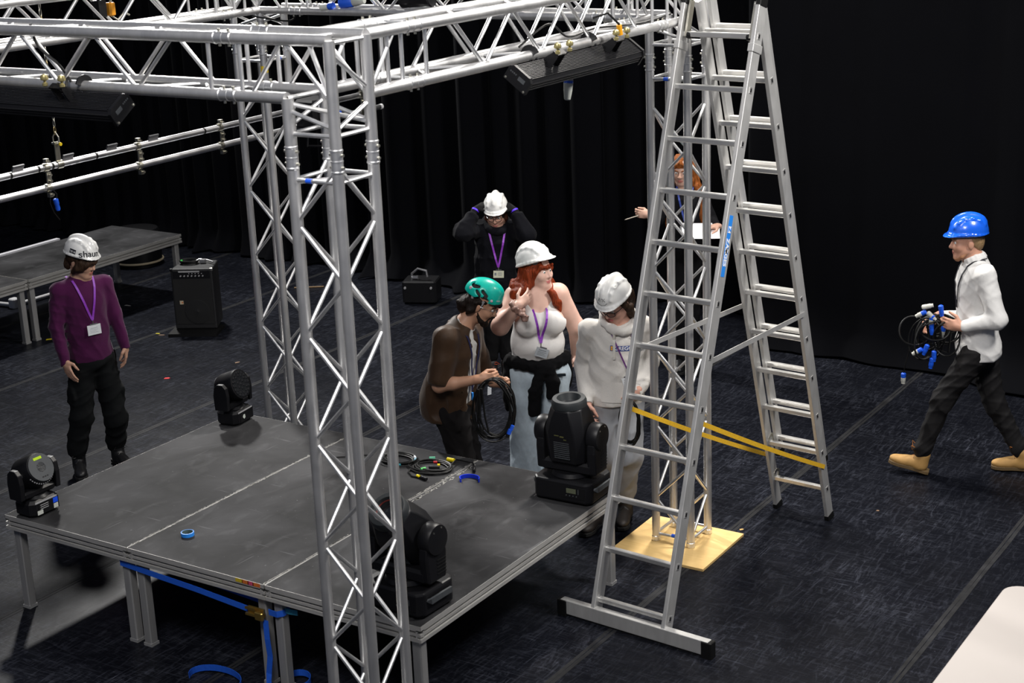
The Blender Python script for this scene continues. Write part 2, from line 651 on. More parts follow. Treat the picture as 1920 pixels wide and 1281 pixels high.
# dents and paint left on the front edges
PAINT = {'yellow': (.75, .55, .02), 'orange': (.8, .2, .03), 'pink': (.75, .08, .18)}
for (x, l, c) in ((1.825, .05, 'yellow'), (1.868, .045, 'orange'), (1.905, .04, 'pink'), (1.945, .05, 'orange')):
    m = MB()
    m.bbox((x - l / 2, .0015, .578), (x + l / 2, .0035, .598))
    m.build('paint_mark', plain('paint_' + c, tuple(k * .6 for k in PAINT[c]), .7, var=.4, scale=60), deck2, smooth=False)
# pale scuffs along the joints between the decks
SCUFF = plain('chipped_plywood', (.22, .215, .20), .8, var=.5, scale=80)
def scuffs(parent, x, y0, y1, n, wmax, seed):
    rs = np.random.RandomState(seed)
    m = MB()
    for i in range(n):
        y = y0 + (y1 - y0) * rs.rand()
        l = .006 + .03 * rs.rand() ** 2
        w = .0015 + wmax * rs.rand() ** 2
        xx = x + (rs.rand() - .5) * wmax * 1.3
        k = 6
        vs = []
        for j in range(k):
            t = 2 * PI * j / k
            r = .6 + .5 * rs.rand()
            vs.append((xx + w * r * math.cos(t), y + l * r * math.sin(t), .6013))
        vs += [(a_, b_, .6002) for a_, b_, _ in vs]
        m.add(vs, [tuple(range(k))] + [(j, (j + 1) % k, k + (j + 1) % k, k + j) for j in range(k)])
    o = m.build('scuff_marks', SCUFF, parent, smooth=False)
    o['kind'] = 'stuff'
scuffs(deck2, .989 + 1.0, .02, 1.97, 170, .005, 1)
scuffs(deck3, 2.024, 1.0, 1.95, 90, .012, 2)
scuffs(deck1, .992, .02, 1.97, 170, .004, 3)
scuffs(deck2, 1.008, .02, 1.97, 110, .003, 8)

# ---------------------------------------------------------------- box truss rig
H = 0.12                # half spacing of the chords
ZL, ZU = 3.245, 3.485   # lower and upper chords of the beams
CR, BR = 0.025, 0.0095
T = 0.49
def chord(th, a, b, name='chord'):
    m = MB()
    m.tube(a, b, CR, 18)
    return m.build(name, ALU, th)
def brace(th, a, b):
    m = MB()
    m.tube(a, b, BR, 8, caps=False)
    return m.build('brace', ALU_BR, th)
def coupler(th, c, d, pins=True, u=None):
    """conical coupler sleeve with cross pins"""
    c, d = Vector(c), Vector(d).normalized()
    m = MB()
    m.lathe([(.0262, -.05), (.0285, -.047), (.0285, -.042), (.0262, -.039), (.0255, -.004), (.0272, -.003), (.0272, .003), (.0255, .004), (.0262, .039), (.0285, .042), (.0285, .047), (.0262, .05)], c, d, 18)
    o = m.build('coupler', ALU_BR, th)
    u = Vector(u) if u is not None else d.orthogonal()
    for k in (-.026, .026):
        m = MB()
        m.tube(c + d * k - u * .037, c + d * k + u * .037, .006, 8)
        m.build('pin', STEEL, o)
    return o
def lattice(th, p0, d, length, u, v, nodes, a0=None, end=True):
    """four chords along d from p0; zigzag braces on the four faces.
    nodes: phase (distance from p0) of the nodes on chord (-,-) & (+,+) for towers, or faces list"""
    p0, d, u, v = map(Vector, (p0, d, u, v))
    C = {}
    for su in (-1, 1):
        for sv in (-1, 1):
            o = p0 + u * (su * H) + v * (sv * H)
            C[su, sv] = o
            chord(th, o, o + d * length)
    for (ca, cb, ph) in nodes:
        A, B = C[ca], C[cb]
        w = (B - A).normalized()
        k = ph - 4 * T
        s = 0
        while k < length:
            for (ka, kb) in ((k + .02, k + T / 2 - .02), (k + T - .02, k + T / 2 + .02)):
                if ka > .05 and kb > .05 and ka < length - .004 and kb < length - .004:
                    brace(th, A + d * ka + w * CR * .8, B + d * kb - w * CR * .8)
            k += T
    if end:
        for e in (.045, length - .045):
            ks = [(-1, -1), (1, -1), (1, 1), (-1, 1)]
            for i in range(4):
                A, B = C[ks[i]], C[ks[(i + 1) % 4]]
                w = (B - A).normalized()
                brace(th, A + d * e + w * CR * .8, B + d * e - w * CR * .8)
    return C
FX, RY, FY, BX = 3.03, 2.72, -.44, -.14
def tower(x, y, ph, label, z0=.0):
    th = thing('truss_tower', (x, y, 0), label, 'truss', 'box truss towers')
    f = [((-1, -1), (1, -1), ph), ((-1, -1), (-1, 1), ph), ((1, 1), (1, -1), ph), ((1, 1), (-1, 1), ph)]
    C = lattice(th, (x, y, z0), (0, 0, 1), 2.95 - z0, (1, 0, 0), (0, 1, 0), [(a, b, p - z0) for a, b, p in f])
    brace(th, (x - H, y - H, 2.895), (x + H, y + H, 2.895))
    for k, o in C.items():
        coupler(th, (o.x, o.y, 2.998), (0, 0, 1), u=(1, 0, 0))
        m = MB()
        m.lathe([(.0252, 0), (.0275, .003), (.0275, .03), (.0252, .033)], (o.x, o.y, z0), (0, 0, 1), 18)
        m.build('end_ferrule', ALU_BR, th)
    return th
FT = tower(FX, FY, .76, 'large aluminium truss tower standing in front of the low stage', 0)
RT = tower(FX, RY, .305, 'aluminium truss tower on the plywood square behind the ladder', .018)
BT = tower(BX, RY, .547, 'aluminium truss tower behind the far left corner of the low stage', 0)
BLUET = plain('blue_tape', (.01, .09, .62), .5)
YELT = plain('yellow_tape', (.7, .5, .01), .5)
def tape_band(parent, a, b, r, mat, name='tape_band'):
    m = MB()
    m.tube(a, b, r, 12)
    return m.build(name, mat, parent)
tape_band(FT, (FX - .05, FY - H, 2.905), (FX - .02, FY - H, 2.905), .0107, BLUET)
tape_band(RT, (FX - .03, RY - H, 2.905), (FX + .0, RY - H, 2.905), .0107, BLUET)
tape_band(RT, (FX - .01, RY - H, .0675), (FX + .025, RY - H, .0675), .0115, BLUET)
tape_band(BT, (BX + H, RY + .05, 2.905), (BX + H, RY + .02, 2.905), .0107, BLUET)
tape_band(BT, (BX + H, RY - H, 2.83), (BX + H, RY - H, 2.875), .0257, YELT)

def beam(p0, d, length, label, ph):
    d = Vector(d)
    v = Vector((0, 0, 1))
    u = Vector((d.y, -d.x, 0))
    th = thing('truss_beam', Vector(p0), label, 'truss', 'box truss beams')
    f = [((-1, 1), (-1, -1), ph), ((1, 1), (1, -1), ph + T / 2), ((-1, 1), (1, 1), ph + .06), ((-1, -1), (1, -1), ph + T / 2 + .06)]
    C = lattice(th, p0, d, length, u, v, f)
    return th
ZM = (ZL + ZU) / 2
J = .44                 # distance from a corner's middle to the middle of its coupler
FLB = beam((FX - J - .05, FY, ZM), (-1, 0, 0), 3.4, 'long front truss beam running out of the picture at the left', (FX - J - .05) - 2.297)
FRB = beam((FX, FY + J + .05, ZM), (0, 1, 0), RY - FY - 2 * J - .1, 'truss beam with the striped lamp, from the front tower to the ladder', .548 - (FY + J + .05))
LBB = beam((BX, RY - J - .05, ZM), (0, -1, 0), 3.0, 'truss beam going back at the top left, behind the front beam', .2)
BRB = beam((BX + J + .05, RY, ZM), (1, 0, 0), FX - BX - 2 * J - .1, 'rear truss beam along the top edge of the picture', .2)
def corner(cx, cy, sx, sy, label):
    """corner block: sx, sy = the sides its two beams leave on"""
    th = thing('truss_corner', (cx, cy, 3.05), label, 'truss', 'box truss corner blocks')
    zb = 3.048
    E = J - .05
    P = lambda a, b: (cx + a * H, cy + b * H)
    # vertical chords; the pair on the outside of the Y-beam runs to the top
    for a in (-1, 1):
        for b in (-1, 1):
            top = ZU if a == -sx else ZL
            x, y = P(a, b)
            chord(th, (x, y, zb), (x, y, top))
    for b in (-1, 1):
        y = cy + b * H
        chord(th, (cx - sx * H, y, ZU), (cx + sx * E, y, ZU))
        chord(th, (cx + sx * H, y, ZL), (cx + sx * E, y, ZL))
        for z in (ZU, ZL):
            coupler(th, (cx + sx * J, y, z), (1, 0, 0), u=(0, .0, 1))
    for a in (-1, 1):
        x = cx + a * H
        chord(th, (x, cy + sy * H, ZU), (x, cy + sy * E, ZU))
        chord(th, (x, cy + sy * H, ZL), (x, cy + sy * E, ZL))
        for z in (ZU, ZL):
            coupler(th, (x, cy + sy * J, z), (0, 1, 0), u=(0, 0, 1))
    # braces
    for z in (zb + .05,):
        for (a, b) in (((-1, -1), (1, -1)), ((1, -1), (1, 1)), ((1, 1), (-1, 1)), ((-1, 1), (-1, -1))):
            brace(th, (*P(*a), z), (*P(*b), z))
    o, i = -sx, sx
    brace(th, (*P(o, -sy), ZU - .01), (*P(o, sy), ZU - .01))
    brace(th, (*P(o, -sy), ZU - .05), (*P(o, sy), ZL + .02))
    brace(th, (*P(o, sy), ZL - .03), (*P(o, -sy), zb + .07))
    brace(th, (*P(i, -sy), ZL - .02), (*P(o, sy), ZL - .12))
    brace(th, (*P(i, -sy), zb + .08), (*P(i, sy), ZL - .03))
    brace(th, (*P(i, -sy), ZL - .05), (*P(o, -sy), zb + .08))
    brace(th, (*P(i, sy), ZL - .05), (*P(o, sy), zb + .08))
    brace(th, (*P(i, -sy), ZL), (*P(i, sy), ZL))
    for b in (-1, 1):
        y = cy + b * H
        x1 = cx + sx * (E - .03)
        brace(th, (x1, y, ZU - .02), (x1, y, ZL + .02))
        brace(th, (x1 - sx * .06, y, ZL + .02), (cx + sx * (H + .02), y, ZU - .02))
        brace(th, (cx - sx * .02, y, ZU - .02), (cx - sx * H * .85, y, ZL + .02)) if b == -sy else None
        brace(th, (cx + sx * (H - .02), y, ZU - .02), (cx - sx * H * .8, y, ZL + .01))
    brace(th, (cx + sx * H, cy - H, ZU), (cx + sx * H * .2, cy + H, ZU))
    for a in (-1, 1):
        x = cx + a * H
        y1 = cy + sy * (E - .03)
        brace(th, (x, y1, ZU - .02), (x, y1, ZL + .02))
        brace(th, (x, y1 - sy * .10, ZU - .02), (x, y1 - sy * .10, ZL + .02))
        brace(th, (x, y1 - sy * .06, ZU - .02), (x, cy + sy * (H + .02), ZL + .02))
    return th
FC = corner(FX, FY, -1, 1, 'truss corner block on top of the large front tower')
RC = corner(FX, RY, -1, -1, 'truss corner block on the tower behind the ladder top')
BC = corner(BX, RY, 1, -1, 'truss corner block at the far left rear of the rig')

# plywood under the right tower
def ply_material():
    m, nt, b, N, L = new_mat('birch_plywood')
    tc = N.new('ShaderNodeTexCoord')
    mp = N.new('ShaderNodeMapping')
    mp.inputs['Scale'].default_value = (2.2, 13, 4)
    mp.inputs['Rotation'].default_value = (0, 0, .25)
    nz = N.new('ShaderNodeTexNoise')
    nz.inputs['Scale'].default_value = 2
    nz.inputs['Detail'].default_value = 7
    nz.inputs['Distortion'].default_value = 1.2
    L.new(tc.outputs['Object'], mp.inputs['Vector'])
    L.new(mp.outputs['Vector'], nz.inputs['Vector'])
    mx = N.new('ShaderNodeMix')
    mx.data_type = 'RGBA'
    mx.inputs['A'].default_value = (.56, .35, .12, 1)
    mx.inputs['B'].default_value = (.74, .52, .22, 1)
    L.new(nz.outputs['Fac'], mx.inputs['Factor'])
    L.new(mx.outputs['Result'], b.inputs['Base Color'])
    b.inputs['Roughness'].default_value = .6
    return m
m = MB()
m.prism([(2.725, 2.345), (3.36, 2.345), (3.355, 2.935), (2.715, 2.94)], (0, 0, 0), (1, 0, 0), (0, 1, 0), (0, 0, .018))
ply = tag(m.build('plywood_square', ply_material(), smooth=False, bevel=.002), 'pale plywood square on the floor under the tower by the ladder', 'plywood')

# ---------------------------------------------------------------- combination ladder
LC, LA = Vector((3.345, 1.445, 0)), math.radians(-4.6)
lu = Vector((math.cos(LA), math.sin(LA), 0))         # across the ladder
lf = Vector((-math.sin(LA), math.cos(LA), 0))        # towards its back legs
APEX_D, APEX_Z = 1.055, 3.36
ladder = thing('combination_ladder', LC, 'tall aluminium combination ladder standing open beside the low stage', 'ladder')
def lad(a, s, top=True, rear=False, off=0.0):
    """point: a across, s metres up the rail, off = metres out of the ladder plane"""
    if not rear:
        d = (lf * APEX_D + Vector((0, 0, APEX_Z))).normalized()
        n = d.cross(lu).normalized()
        return LC + lu * a + d * s + n * off
    base = LC + lf * 2.02 + lu * .03
    d = (lf * (APEX_D - 2.02) + Vector((0, 0, APEX_Z))).normalized()
    n = d.cross(lu).normalized()
    return base + lu * a + d * s + n * off
def rail(a, s0, s1, rear, name, w=.024, dep=.068, off=0.0):
    p, q = lad(a, s0, rear=rear, off=off), lad(a, s1, rear=rear, off=off)
    d = (q - p).normalized()
    n = d.cross(lu).normalized()
    m = MB()
    hw, hd = w / 2, dep / 2
    m.prism([(-hw, -hd), (hw, -hd), (hw, hd), (-hw, hd)], p, lu, n, q - p)
    return m.build(name, LADDER, ladder, smooth=False, bevel=.003)
def rung(a0, a1, s, rear, name='rung', off=0.0, sz=.03, endm=True):
    p, q = lad(a0, s, rear=rear, off=off), lad(a1, s, rear=rear, off=off)
    d = (lad(0, s + 1, rear=rear) - lad(0, s, rear=rear)).normalized()
    n = d.cross(lu).normalized()
    # rungs sit level: their section is turned to the horizontal
    up = Vector((0, 0, 1))
    fw = up.cross(lu).normalized()
    m = MB()
    h = sz / 2
    m.prism([(-h, -h * .7), (-h * .7, -h), (h * .7, -h), (h, -h * .7), (h, h * .7), (h * .7, h), (-h * .7, h), (-h, h * .7)], p, fw, up, q - p)
    o = m.build(name, RUNGM, ladder, smooth=False)
    return o
LW, RW, IW = .232, .185, .150
FL_LEN = 3.5
for s in (-1, 1):
    r = rail(s * LW, .06, FL_LEN, False, 'rail', dep=.086, w=.026)
    for k in range(12):
        sr = .14 + .2905 * k
        m = MB()
        p = lad(s * (LW + .0135), sr)
        d = (lad(0, 1) - lad(0, 0)).normalized()
        n = d.cross(lu).normalized()
        mm = Matrix((lu, n, d)).transposed()
        m.box(p, (.003, .026, .034), mm)
        m.box(p + lu * s * .0012, (.0022, .013, .020), mm, mi=1)
        m.build('rung_end', [RUNGM, BLACKP], r, smooth=False)
for k in range(12):
    rung(-LW, LW, .14 + .2905 * k, False)
for s in (-1, 1):
    r = rail(s * RW, .03, FL_LEN, True, 'rail', dep=.074)
    m = MB()
    p = lad(s * RW, .02, rear=True)
    d = (lad(0, 1, rear=True) - lad(0, 0, rear=True)).normalized()
    n = d.cross(lu).normalized()
    m.box(p, (.03, .075, .045), Matrix((lu, n, d)).transposed())
    m.build('rubber_foot', RUBBER, r, smooth=False)
    for k in range(11):
        m = MB()
        p = lad(s * (RW + .0125), .24 + .28 * k, rear=True)
        m.box(p, (.003, .026, .034), Matrix((lu, n, d)).transposed())
        m.box(p + lu * s * .0012, (.0022, .013, .020), Matrix((lu, n, d)).transposed(), mi=1)
        m.build('rung_end', [RUNGM, BLACKP], r, smooth=False)
    r = rail(s * (RW - .03), .42, FL_LEN + .25, True, 'rail', off=.075)
    m = MB()
    p = lad(s * (RW - .03), .41, rear=True, off=.075)
    m.box(p, (.028, .072, .04), Matrix((lu, n, d)).transposed())
    m.build('rubber_foot', RUBBER, r, smooth=False)
for k in range(12):
    rung(-RW, RW, .24 + .28 * k, True)
for k in range(11):
    rung(-RW + .03, RW - .03, .24 + .28 * (k + 1), True, off=.075)
# stabiliser bar with black end caps
fwd = -lf
mm = Matrix((lu, lf, Vector((0, 0, 1)))).transposed()
m = MB()
cb = LC + Vector((0, 0, .056)) - lf * .0
m.box(cb + lu * .035, (.97, .045, .085), mm)
bar = m.build('stabiliser_bar', LADDER, ladder, smooth=False, bevel=.004)
for s in (-1, 1):
    m = MB()
    m.cbox(cb + lu * (.035 + s * .475) - Vector((0, 0, .015)), (.065, .056, .11), .006, mm)
    m.build('end_cap', RUBBER, bar, smooth=False)
# stay bars between front and back
def flat_bar(a, b, w, t, name, mat, parent, up):
    m = MB()
    m.path([a, b], 0, flat=(w, t), up=up)
    return m.build(name, mat, parent, smooth=False)
for s in (-1, 1):
    a = lad(s * (LW + .0), 1.555)
    b = lad(s * (RW + .018), 1.54, rear=True)
    flat_bar(a, b, .03, .004, 'stay_bar', LADDER, ladder, tuple(lu))
# yellow webbing
WEB = plain('yellow_webbing', (.72, .42, .02), .6, var=.25, scale=80)
for s in (-1, 1):
    a = lad(s * (LW - .01), 1.235)
    b = lad(s * (RW + .016), .415, rear=True)
    pts = []
    for i in range(13):
        t = i / 12
        p = a.lerp(b, t)
        pts.append(p - Vector((0, 0, .012 * math.sin(PI * t))))
    m = MB()
    m.path(pts, 0, flat=(.027, .003), up=tuple(lu))
    m.build('yellow_strap', WEB, ladder, smooth=False)
# hooks on the lower rear rungs
for s in (-1, 1):
    for (sr, hh) in ((.24, .09), (.52, .08)):
        c = lad(s * (RW - .012), sr, rear=True)
        pts = [c + lf * (-.02 + .03 * math.cos(t)) * -1 + Vector((0, 0, .02 + .028 * math.sin(t) - (.05 if t > PI else 0))) for t in np.linspace(-.2, PI + .5, 9)]
        m = MB()
        m.path(pts, 0, flat=(.02, .005), up=tuple(lu))
        m.build('locking_hook', STEEL, ladder)
# top brackets and knobs
d0 = (lad(0, 1) - lad(0, 0)).normalized()
n0 = d0.cross(lu).normalized()
mmf = Matrix((lu, n0, d0)).transposed()
for s in (-1, 1):
    m = MB()
    m.box(lad(s * LW, 3.27), (.036, .1, .045), mmf)
    m.build('bracket', LADDER, ladder, smooth=False, bevel=.003)
    m = MB()
    m.box(lad(s * LW, 3.53), (.032, .08, .07), mmf)
    m.build('rail_cap', RUBBER, ladder, smooth=False, bevel=.005)
    m = MB()
    c = lad(s * (LW - .04), 3.33, off=.0)
    m.lathe([(.005, -.03), (.012, -.02), (.02, -.014), (.022, 0), (.018, .01), (.008, .014)], c, lu * s, 12)
    m.build('clamp_knob', BLACKP, ladder)
    m = MB()
    m.box(lad(s * (LW - .03), 3.42), (.012, .04, .2), mmf)
    m.build('hinge_arm', STEEL, ladder, smooth=False)
tape_g = plain('green_tape', (.03, .42, .06), .5)
m = MB()
m.box(lad(-LW, .5), (.0256, .0696, .035), mmf)
m.build('green_tape_band', tape_g, ladder, smooth=False)
# blue maker's label on the right rail
m = MB()
lp = lad(LW, 2.20, off=0) + lu * .0137
m.box(lp, (.0012, .038, .335), mmf)
sticker = m.build('maker_label', plain('label_blue', (.02, .22, .72), .4), ladder, smooth=False)
LWH = plain('label_white', (.80, .83, .88), .5)
mrot = Matrix((-d0, n0, lu)).transposed().to_4x4()
text_mesh('label_lettering', 'ZARGES', .042, LWH, Matrix.Translation(lp + lu * .0009 - d0 * .035) @ mrot, sticker, bold=.0012)
m = MB()
m.box(lp + lu * .0009 + d0 * .090, (.0008, .028, .036), mmf)
m.build('label_logo', LWH, sticker, smooth=False)
text_mesh('logo_letter', 'Z', .036, MATS['label_blue'], Matrix.Translation(lp + lu * .0018 + d0 * .090) @ mrot, sticker, bold=.001)
# ---------------------------------------------------------------- figures: distance-field modelling
from mathutils.bvhtree import BVHTree
V3 = lambda p: np.array(p, float)
def unit(v):
    v = V3(v)
    return v / (np.linalg.norm(v) + 1e-12)

class Field:
    """smooth union / difference of tapered limbs and ellipsoids, meshed with surface nets"""
    def __init__(self, h):
        self.h = h
        self.ops = []
        self.noise = None
    def cone(self, a, b, ra, rb, k=.02, sub=False):
        self.ops.append(('c', V3(a), V3(b), ra, rb, k, sub))
        return self
    def limb(self, pts, rs, k=.02, sub=False):
        for i in range(len(pts) - 1):
            self.cone(pts[i], pts[i + 1], rs[i], rs[i + 1], k, sub)
        return self
    def ell(self, c, R, r, k=.02, sub=False):
        self.ops.append(('e', V3(c), np.array(R, float), V3(r), k, sub))
        return self
    def ball(self, c, r, k=.02, sub=False):
        return self.ell(c, np.eye(3), (r, r, r), k, sub)
    def cut(self, c, n, k=.006):
        """remove everything on the side n points to"""
        self.ops.append(('p', V3(c), unit(n), k))
        return self
    def bounds(self):
        lo, hi = np.full(3, 1e9), np.full(3, -1e9)
        for o in self.ops:
            if o[0] == 'c' and not o[6]:
                r = max(o[3], o[4])
                for p in (o[1], o[2]):
                    lo = np.minimum(lo, p - r)
                    hi = np.maximum(hi, p + r)
            elif o[0] == 'e' and not o[5]:
                e = np.sqrt(((o[2] * o[3][:, None]) ** 2).sum(0))
                lo = np.minimum(lo, o[1] - e)
                hi = np.maximum(hi, o[1] + e)
        return lo - 4 * self.h, hi + 4 * self.h
    def mesh(self):
        h = self.h
        lo, hi = self.bounds()
        n = np.ceil((hi - lo) / h).astype(int) + 1
        ax = [lo[i] + h * np.arange(n[i]) for i in range(3)]
        D = np.full(n, .05, np.float32)
        for o in self.ops:
            if o[0] == 'p':
                X, Y, Z = np.meshgrid(*ax, indexing='ij', sparse=True)
                d = (X - o[1][0]) * o[2][0] + (Y - o[1][1]) * o[2][1] + (Z - o[1][2]) * o[2][2]
                k = o[3]
                hh = np.clip(.5 - .5 * (D - d) / k, 0, 1)
                D = (D * (1 - hh) + d * hh + k * hh * (1 - hh)).astype(np.float32)
                continue
            if o[0] == 'c':
                _, a, b, ra, rb, k, sub = o
                r = max(ra, rb) + k + 3 * h
                l, u = np.minimum(a, b) - r, np.maximum(a, b) + r
            else:
                _, c, R, rr, k, sub = o
                e = np.sqrt(((R * rr[:, None]) ** 2).sum(0)) + k + 3 * h
                l, u = c - e, c + e
            i0 = np.clip(np.floor((l - lo) / h).astype(int), 0, n - 1)
            i1 = np.clip(np.ceil((u - lo) / h).astype(int) + 1, 1, n)
            if (i1 <= i0).any():
                continue
            sl = tuple(slice(i0[i], i1[i]) for i in range(3))
            X, Y, Z = np.meshgrid(*[ax[i][sl[i]] for i in range(3)], indexing='ij', sparse=True)
            if o[0] == 'c':
                ba = b - a
                L2 = ba @ ba + 1e-12
                px, py, pz = X - a[0], Y - a[1], Z - a[2]
                t = np.clip((px * ba[0] + py * ba[1] + pz * ba[2]) / L2, 0, 1)
                d = np.sqrt((px - t * ba[0]) ** 2 + (py - t * ba[1]) ** 2 + (pz - t * ba[2]) ** 2) - (ra + (rb - ra) * t)
            else:
                px, py, pz = X - c[0], Y - c[1], Z - c[2]
                q = [px * R[i][0] + py * R[i][1] + pz * R[i][2] for i in range(3)]
                k0 = np.sqrt(sum((q[i] / rr[i]) ** 2 for i in range(3)))
                k1 = np.sqrt(sum((q[i] / rr[i] ** 2) ** 2 for i in range(3))) + 1e-9
                d = k0 * (k0 - 1) / k1
            S = D[sl]
            if sub:
                d = -d
                hh = np.clip(.5 - .5 * (S - d) / k, 0, 1)
                D[sl] = S * (1 - hh) + d * hh + k * hh * (1 - hh)
            else:
                hh = np.clip(.5 + .5 * (S - d) / k, 0, 1)
                D[sl] = S * (1 - hh) + d * hh - k * hh * (1 - hh)
        if self.noise is not None:
            I = np.nonzero(np.abs(D) < 3 * h)
            P = np.stack([ax[i][I[i]] for i in range(3)], 1)
            D[I] += self.noise(P)
        # surface nets
        neg = D < 0
        c = sum(neg[i:n[0] - 1 + i, j:n[1] - 1 + j, k:n[2] - 1 + k].astype(np.int8) for i in (0, 1) for j in (0, 1) for k in (0, 1))
        act = (c > 0) & (c < 8)
        ids = np.full(act.shape, -1, np.int64)
        I = np.nonzero(act)
        ids[I] = np.arange(len(I[0]))
        acc = np.zeros((len(I[0]), 3))
        cnt = np.zeros(len(I[0]))
        cor = [(i, j, k) for i in (0, 1) for j in (0, 1) for k in (0, 1)]
        val = {q: D[I[0] + q[0], I[1] + q[1], I[2] + q[2]] for q in cor}
        for q in cor:
            for axn in range(3):
                if q[axn] == 0:
                    q2 = list(q)
                    q2[axn] = 1
                    q2 = tuple(q2)
                    a, b = val[q], val[q2]
                    m = (a < 0) != (b < 0)
                    t = np.where(m, a / np.where(m, a - b, 1), 0)
                    p = np.tile(np.array(q, float), (len(a), 1))
                    p[:, axn] = t
                    acc[m] += p[m]
                    cnt[m] += 1
        verts = lo + h * (np.stack(I, 1) + acc / cnt[:, None])
        quads = []
        for axn in range(3):
            s0 = [slice(0, n[i]) for i in range(3)]
            a = [slice(1, n[i] - 1) for i in range(3)]
            a[axn] = slice(0, n[axn] - 1)
            b = list(a)
            b[axn] = slice(1, n[axn])
            ch = neg[tuple(a)] != neg[tuple(b)]
            J = list(np.nonzero(ch))
            flip = neg[tuple(a)][tuple(J)]
            o1, o2 = [(1, 2), (2, 0), (0, 1)][axn]
            base = [J[i] + (0 if i == axn else 1) for i in range(3)]
            def cell(d1, d2):
                q = [x.copy() for x in base]
                q[o1] = q[o1] - d1
                q[o2] = q[o2] - d2
                return ids[q[0], q[1], q[2]]
            Q = np.stack([cell(1, 1), cell(0, 1), cell(0, 0), cell(1, 0)], 1)
            Q[~flip] = Q[~flip][:, ::-1]
            quads.append(Q)
        quads = np.concatenate(quads)
        # relax the net a little
        for _ in range(2):
            s = np.zeros_like(verts)
            w = np.zeros(len(verts))
            for e in range(4):
                i, j = quads[:, e], quads[:, (e + 1) % 4]
                for k in range(3):
                    s[:, k] += np.bincount(i, verts[j, k], len(verts)) + np.bincount(j, verts[i, k], len(verts))
                w += np.bincount(i, minlength=len(verts)) + np.bincount(j, minlength=len(verts))
            verts = verts * .5 + .5 * s / np.maximum(w, 1)[:, None]
        return verts, quads

def field_object(name, fld, mats, parent, pick=None, tess=None):
    v, q = fld.mesh()
    org = V3(ORIG[parent.name])
    me = bpy.data.meshes.new(name)
    me.vertices.add(len(v))
    me.vertices.foreach_set('co', (v - org).astype(np.float32).ravel())
    me.loops.add(len(q) * 4)
    me.loops.foreach_set('vertex_index', q.astype(np.int32).ravel())
    me.polygons.add(len(q))
    me.polygons.foreach_set('loop_start', np.arange(0, len(q) * 4, 4, dtype=np.int32))
    mats = mats if isinstance(mats, (list, tuple)) else [mats]
    for m in mats:
        me.materials.append(m)
    me.update(calc_edges=True)
    if pick is not None:
        cen = v[q].mean(1)
        me.polygons.foreach_set('material_index', pick(cen).astype(np.int32))
    me.polygons.foreach_set('use_smooth', np.ones(len(q), bool))
    me.validate()
    o = bpy.data.objects.new(name, me)
    COL.objects.link(o)
    o.parent = parent
    ORIG[o.name] = Vector(org)
    o_bvh[o.name] = BVHTree.FromPolygons([tuple(x) for x in v], [tuple(x) for x in q])
    return o
o_bvh = {}

def folds(seed, amp, freq=22, vert=1.0, n=6, ridge=True):
    """cloth folds: warped ridges at two sizes"""
    rs = np.random.RandomState(seed)
    K = rs.randn(n, 3)
    K /= np.linalg.norm(K, axis=1)[:, None]
    K[:, 2] *= vert
    K *= freq * (1.2 + 1.3 * rs.rand(n))[:, None]
    ph = rs.rand(n) * 6.28
    W = rs.randn(3, 3) * 11
    W2 = rs.randn(3, 3) * 5
    def f(P):
        Q = P + .022 * np.sin(P @ W) + .03 * np.sin(P @ W2 + 1.3)
        s = np.zeros(len(P))
        for i in range(n):
            w = np.sin(Q @ K[i] + ph[i])
            if ridge:
                m = .5 + .5 * np.sin(P @ (K[(i + 1) % n] * .31) + ph[i] * 2)
                s -= ((1 - np.abs(w)) ** 1.6 - .35) * m * 1.7
            else:
                s += w
        return s * amp / math.sqrt(n)
    return f

def hand(F, wrist, fdir, back, thumb, curl=.35, size=1.0, spread=.0, thumb_in=.5, tipr=1.0, k=.008, fingers=4):
    """palm, four fingers of unequal length with bent knuckles, and a thumb that leaves the side of the palm"""
    f = unit(fdir)
    t = V3(thumb) - f * (V3(thumb) @ f)
    t = unit(t)
    b = np.cross(f, t)
    if b @ V3(back) < 0:
        b = -b
    s = size
    w = V3(wrist)
    R = np.array([t, b, f])
    F.ell(w + f * .046 * s, R, (.039 * s, .0165 * s, .052 * s), .012)
    F.cone(w - f * .02, w + f * .03 * s, .026 * s, .026 * s, .015)
    off = (.0295, .0100, -.0095, -.0280)
    bl = (.083, .087, .084, .076)
    ln = ((.040, .024, .019), (.044, .027, .020), (.040, .025, .019), (.031, .019, .017))
    cu = curl if isinstance(curl, (list, tuple)) else (curl, curl * 1.1, curl * 1.2, curl * 1.3)
    tips = []
    for i in range(fingers):
        p = w + t * off[i] * s + f * bl[i] * s
        F.cone(w + f * .05 * s + t * off[i] * s * .8, p, .0105 * s, .0098 * s, .006)
        a = 0
        for j in range(3):
            a += cu[i] * (1.0, 1.25, .8)[j]
            d = f * math.cos(a) - b * math.sin(a) + t * spread * (off[i] / .03)
            q = p + unit(d) * ln[i][j] * s
            F.cone(p, q, (.0097, .0088, .0082)[j] * s, (.0088, .0082, .0072)[j] * s, .004)
            p = q
        tips.append(p)
    p = w + f * .018 * s + t * .026 * s
    d1 = unit(f * .62 + t * (.85 - thumb_in * .5) - b * (.25 + .45 * thumb_in))
    q = p + d1 * .042 * s
    F.cone(p, q, .0150 * s, .0115 * s, .010)
    d2 = unit(f * .92 + t * (.35 - thumb_in * .5) - b * (.15 + .4 * thumb_in))
    r = q + d2 * .030 * s
    F.cone(q, r, .0110 * s, .0100 * s, .004)
    e = r + unit(d2 - b * .15) * .024 * s
    F.cone(r, e, .0098 * s, .0080 * s, .004)
    tips.append(e)
    return tips

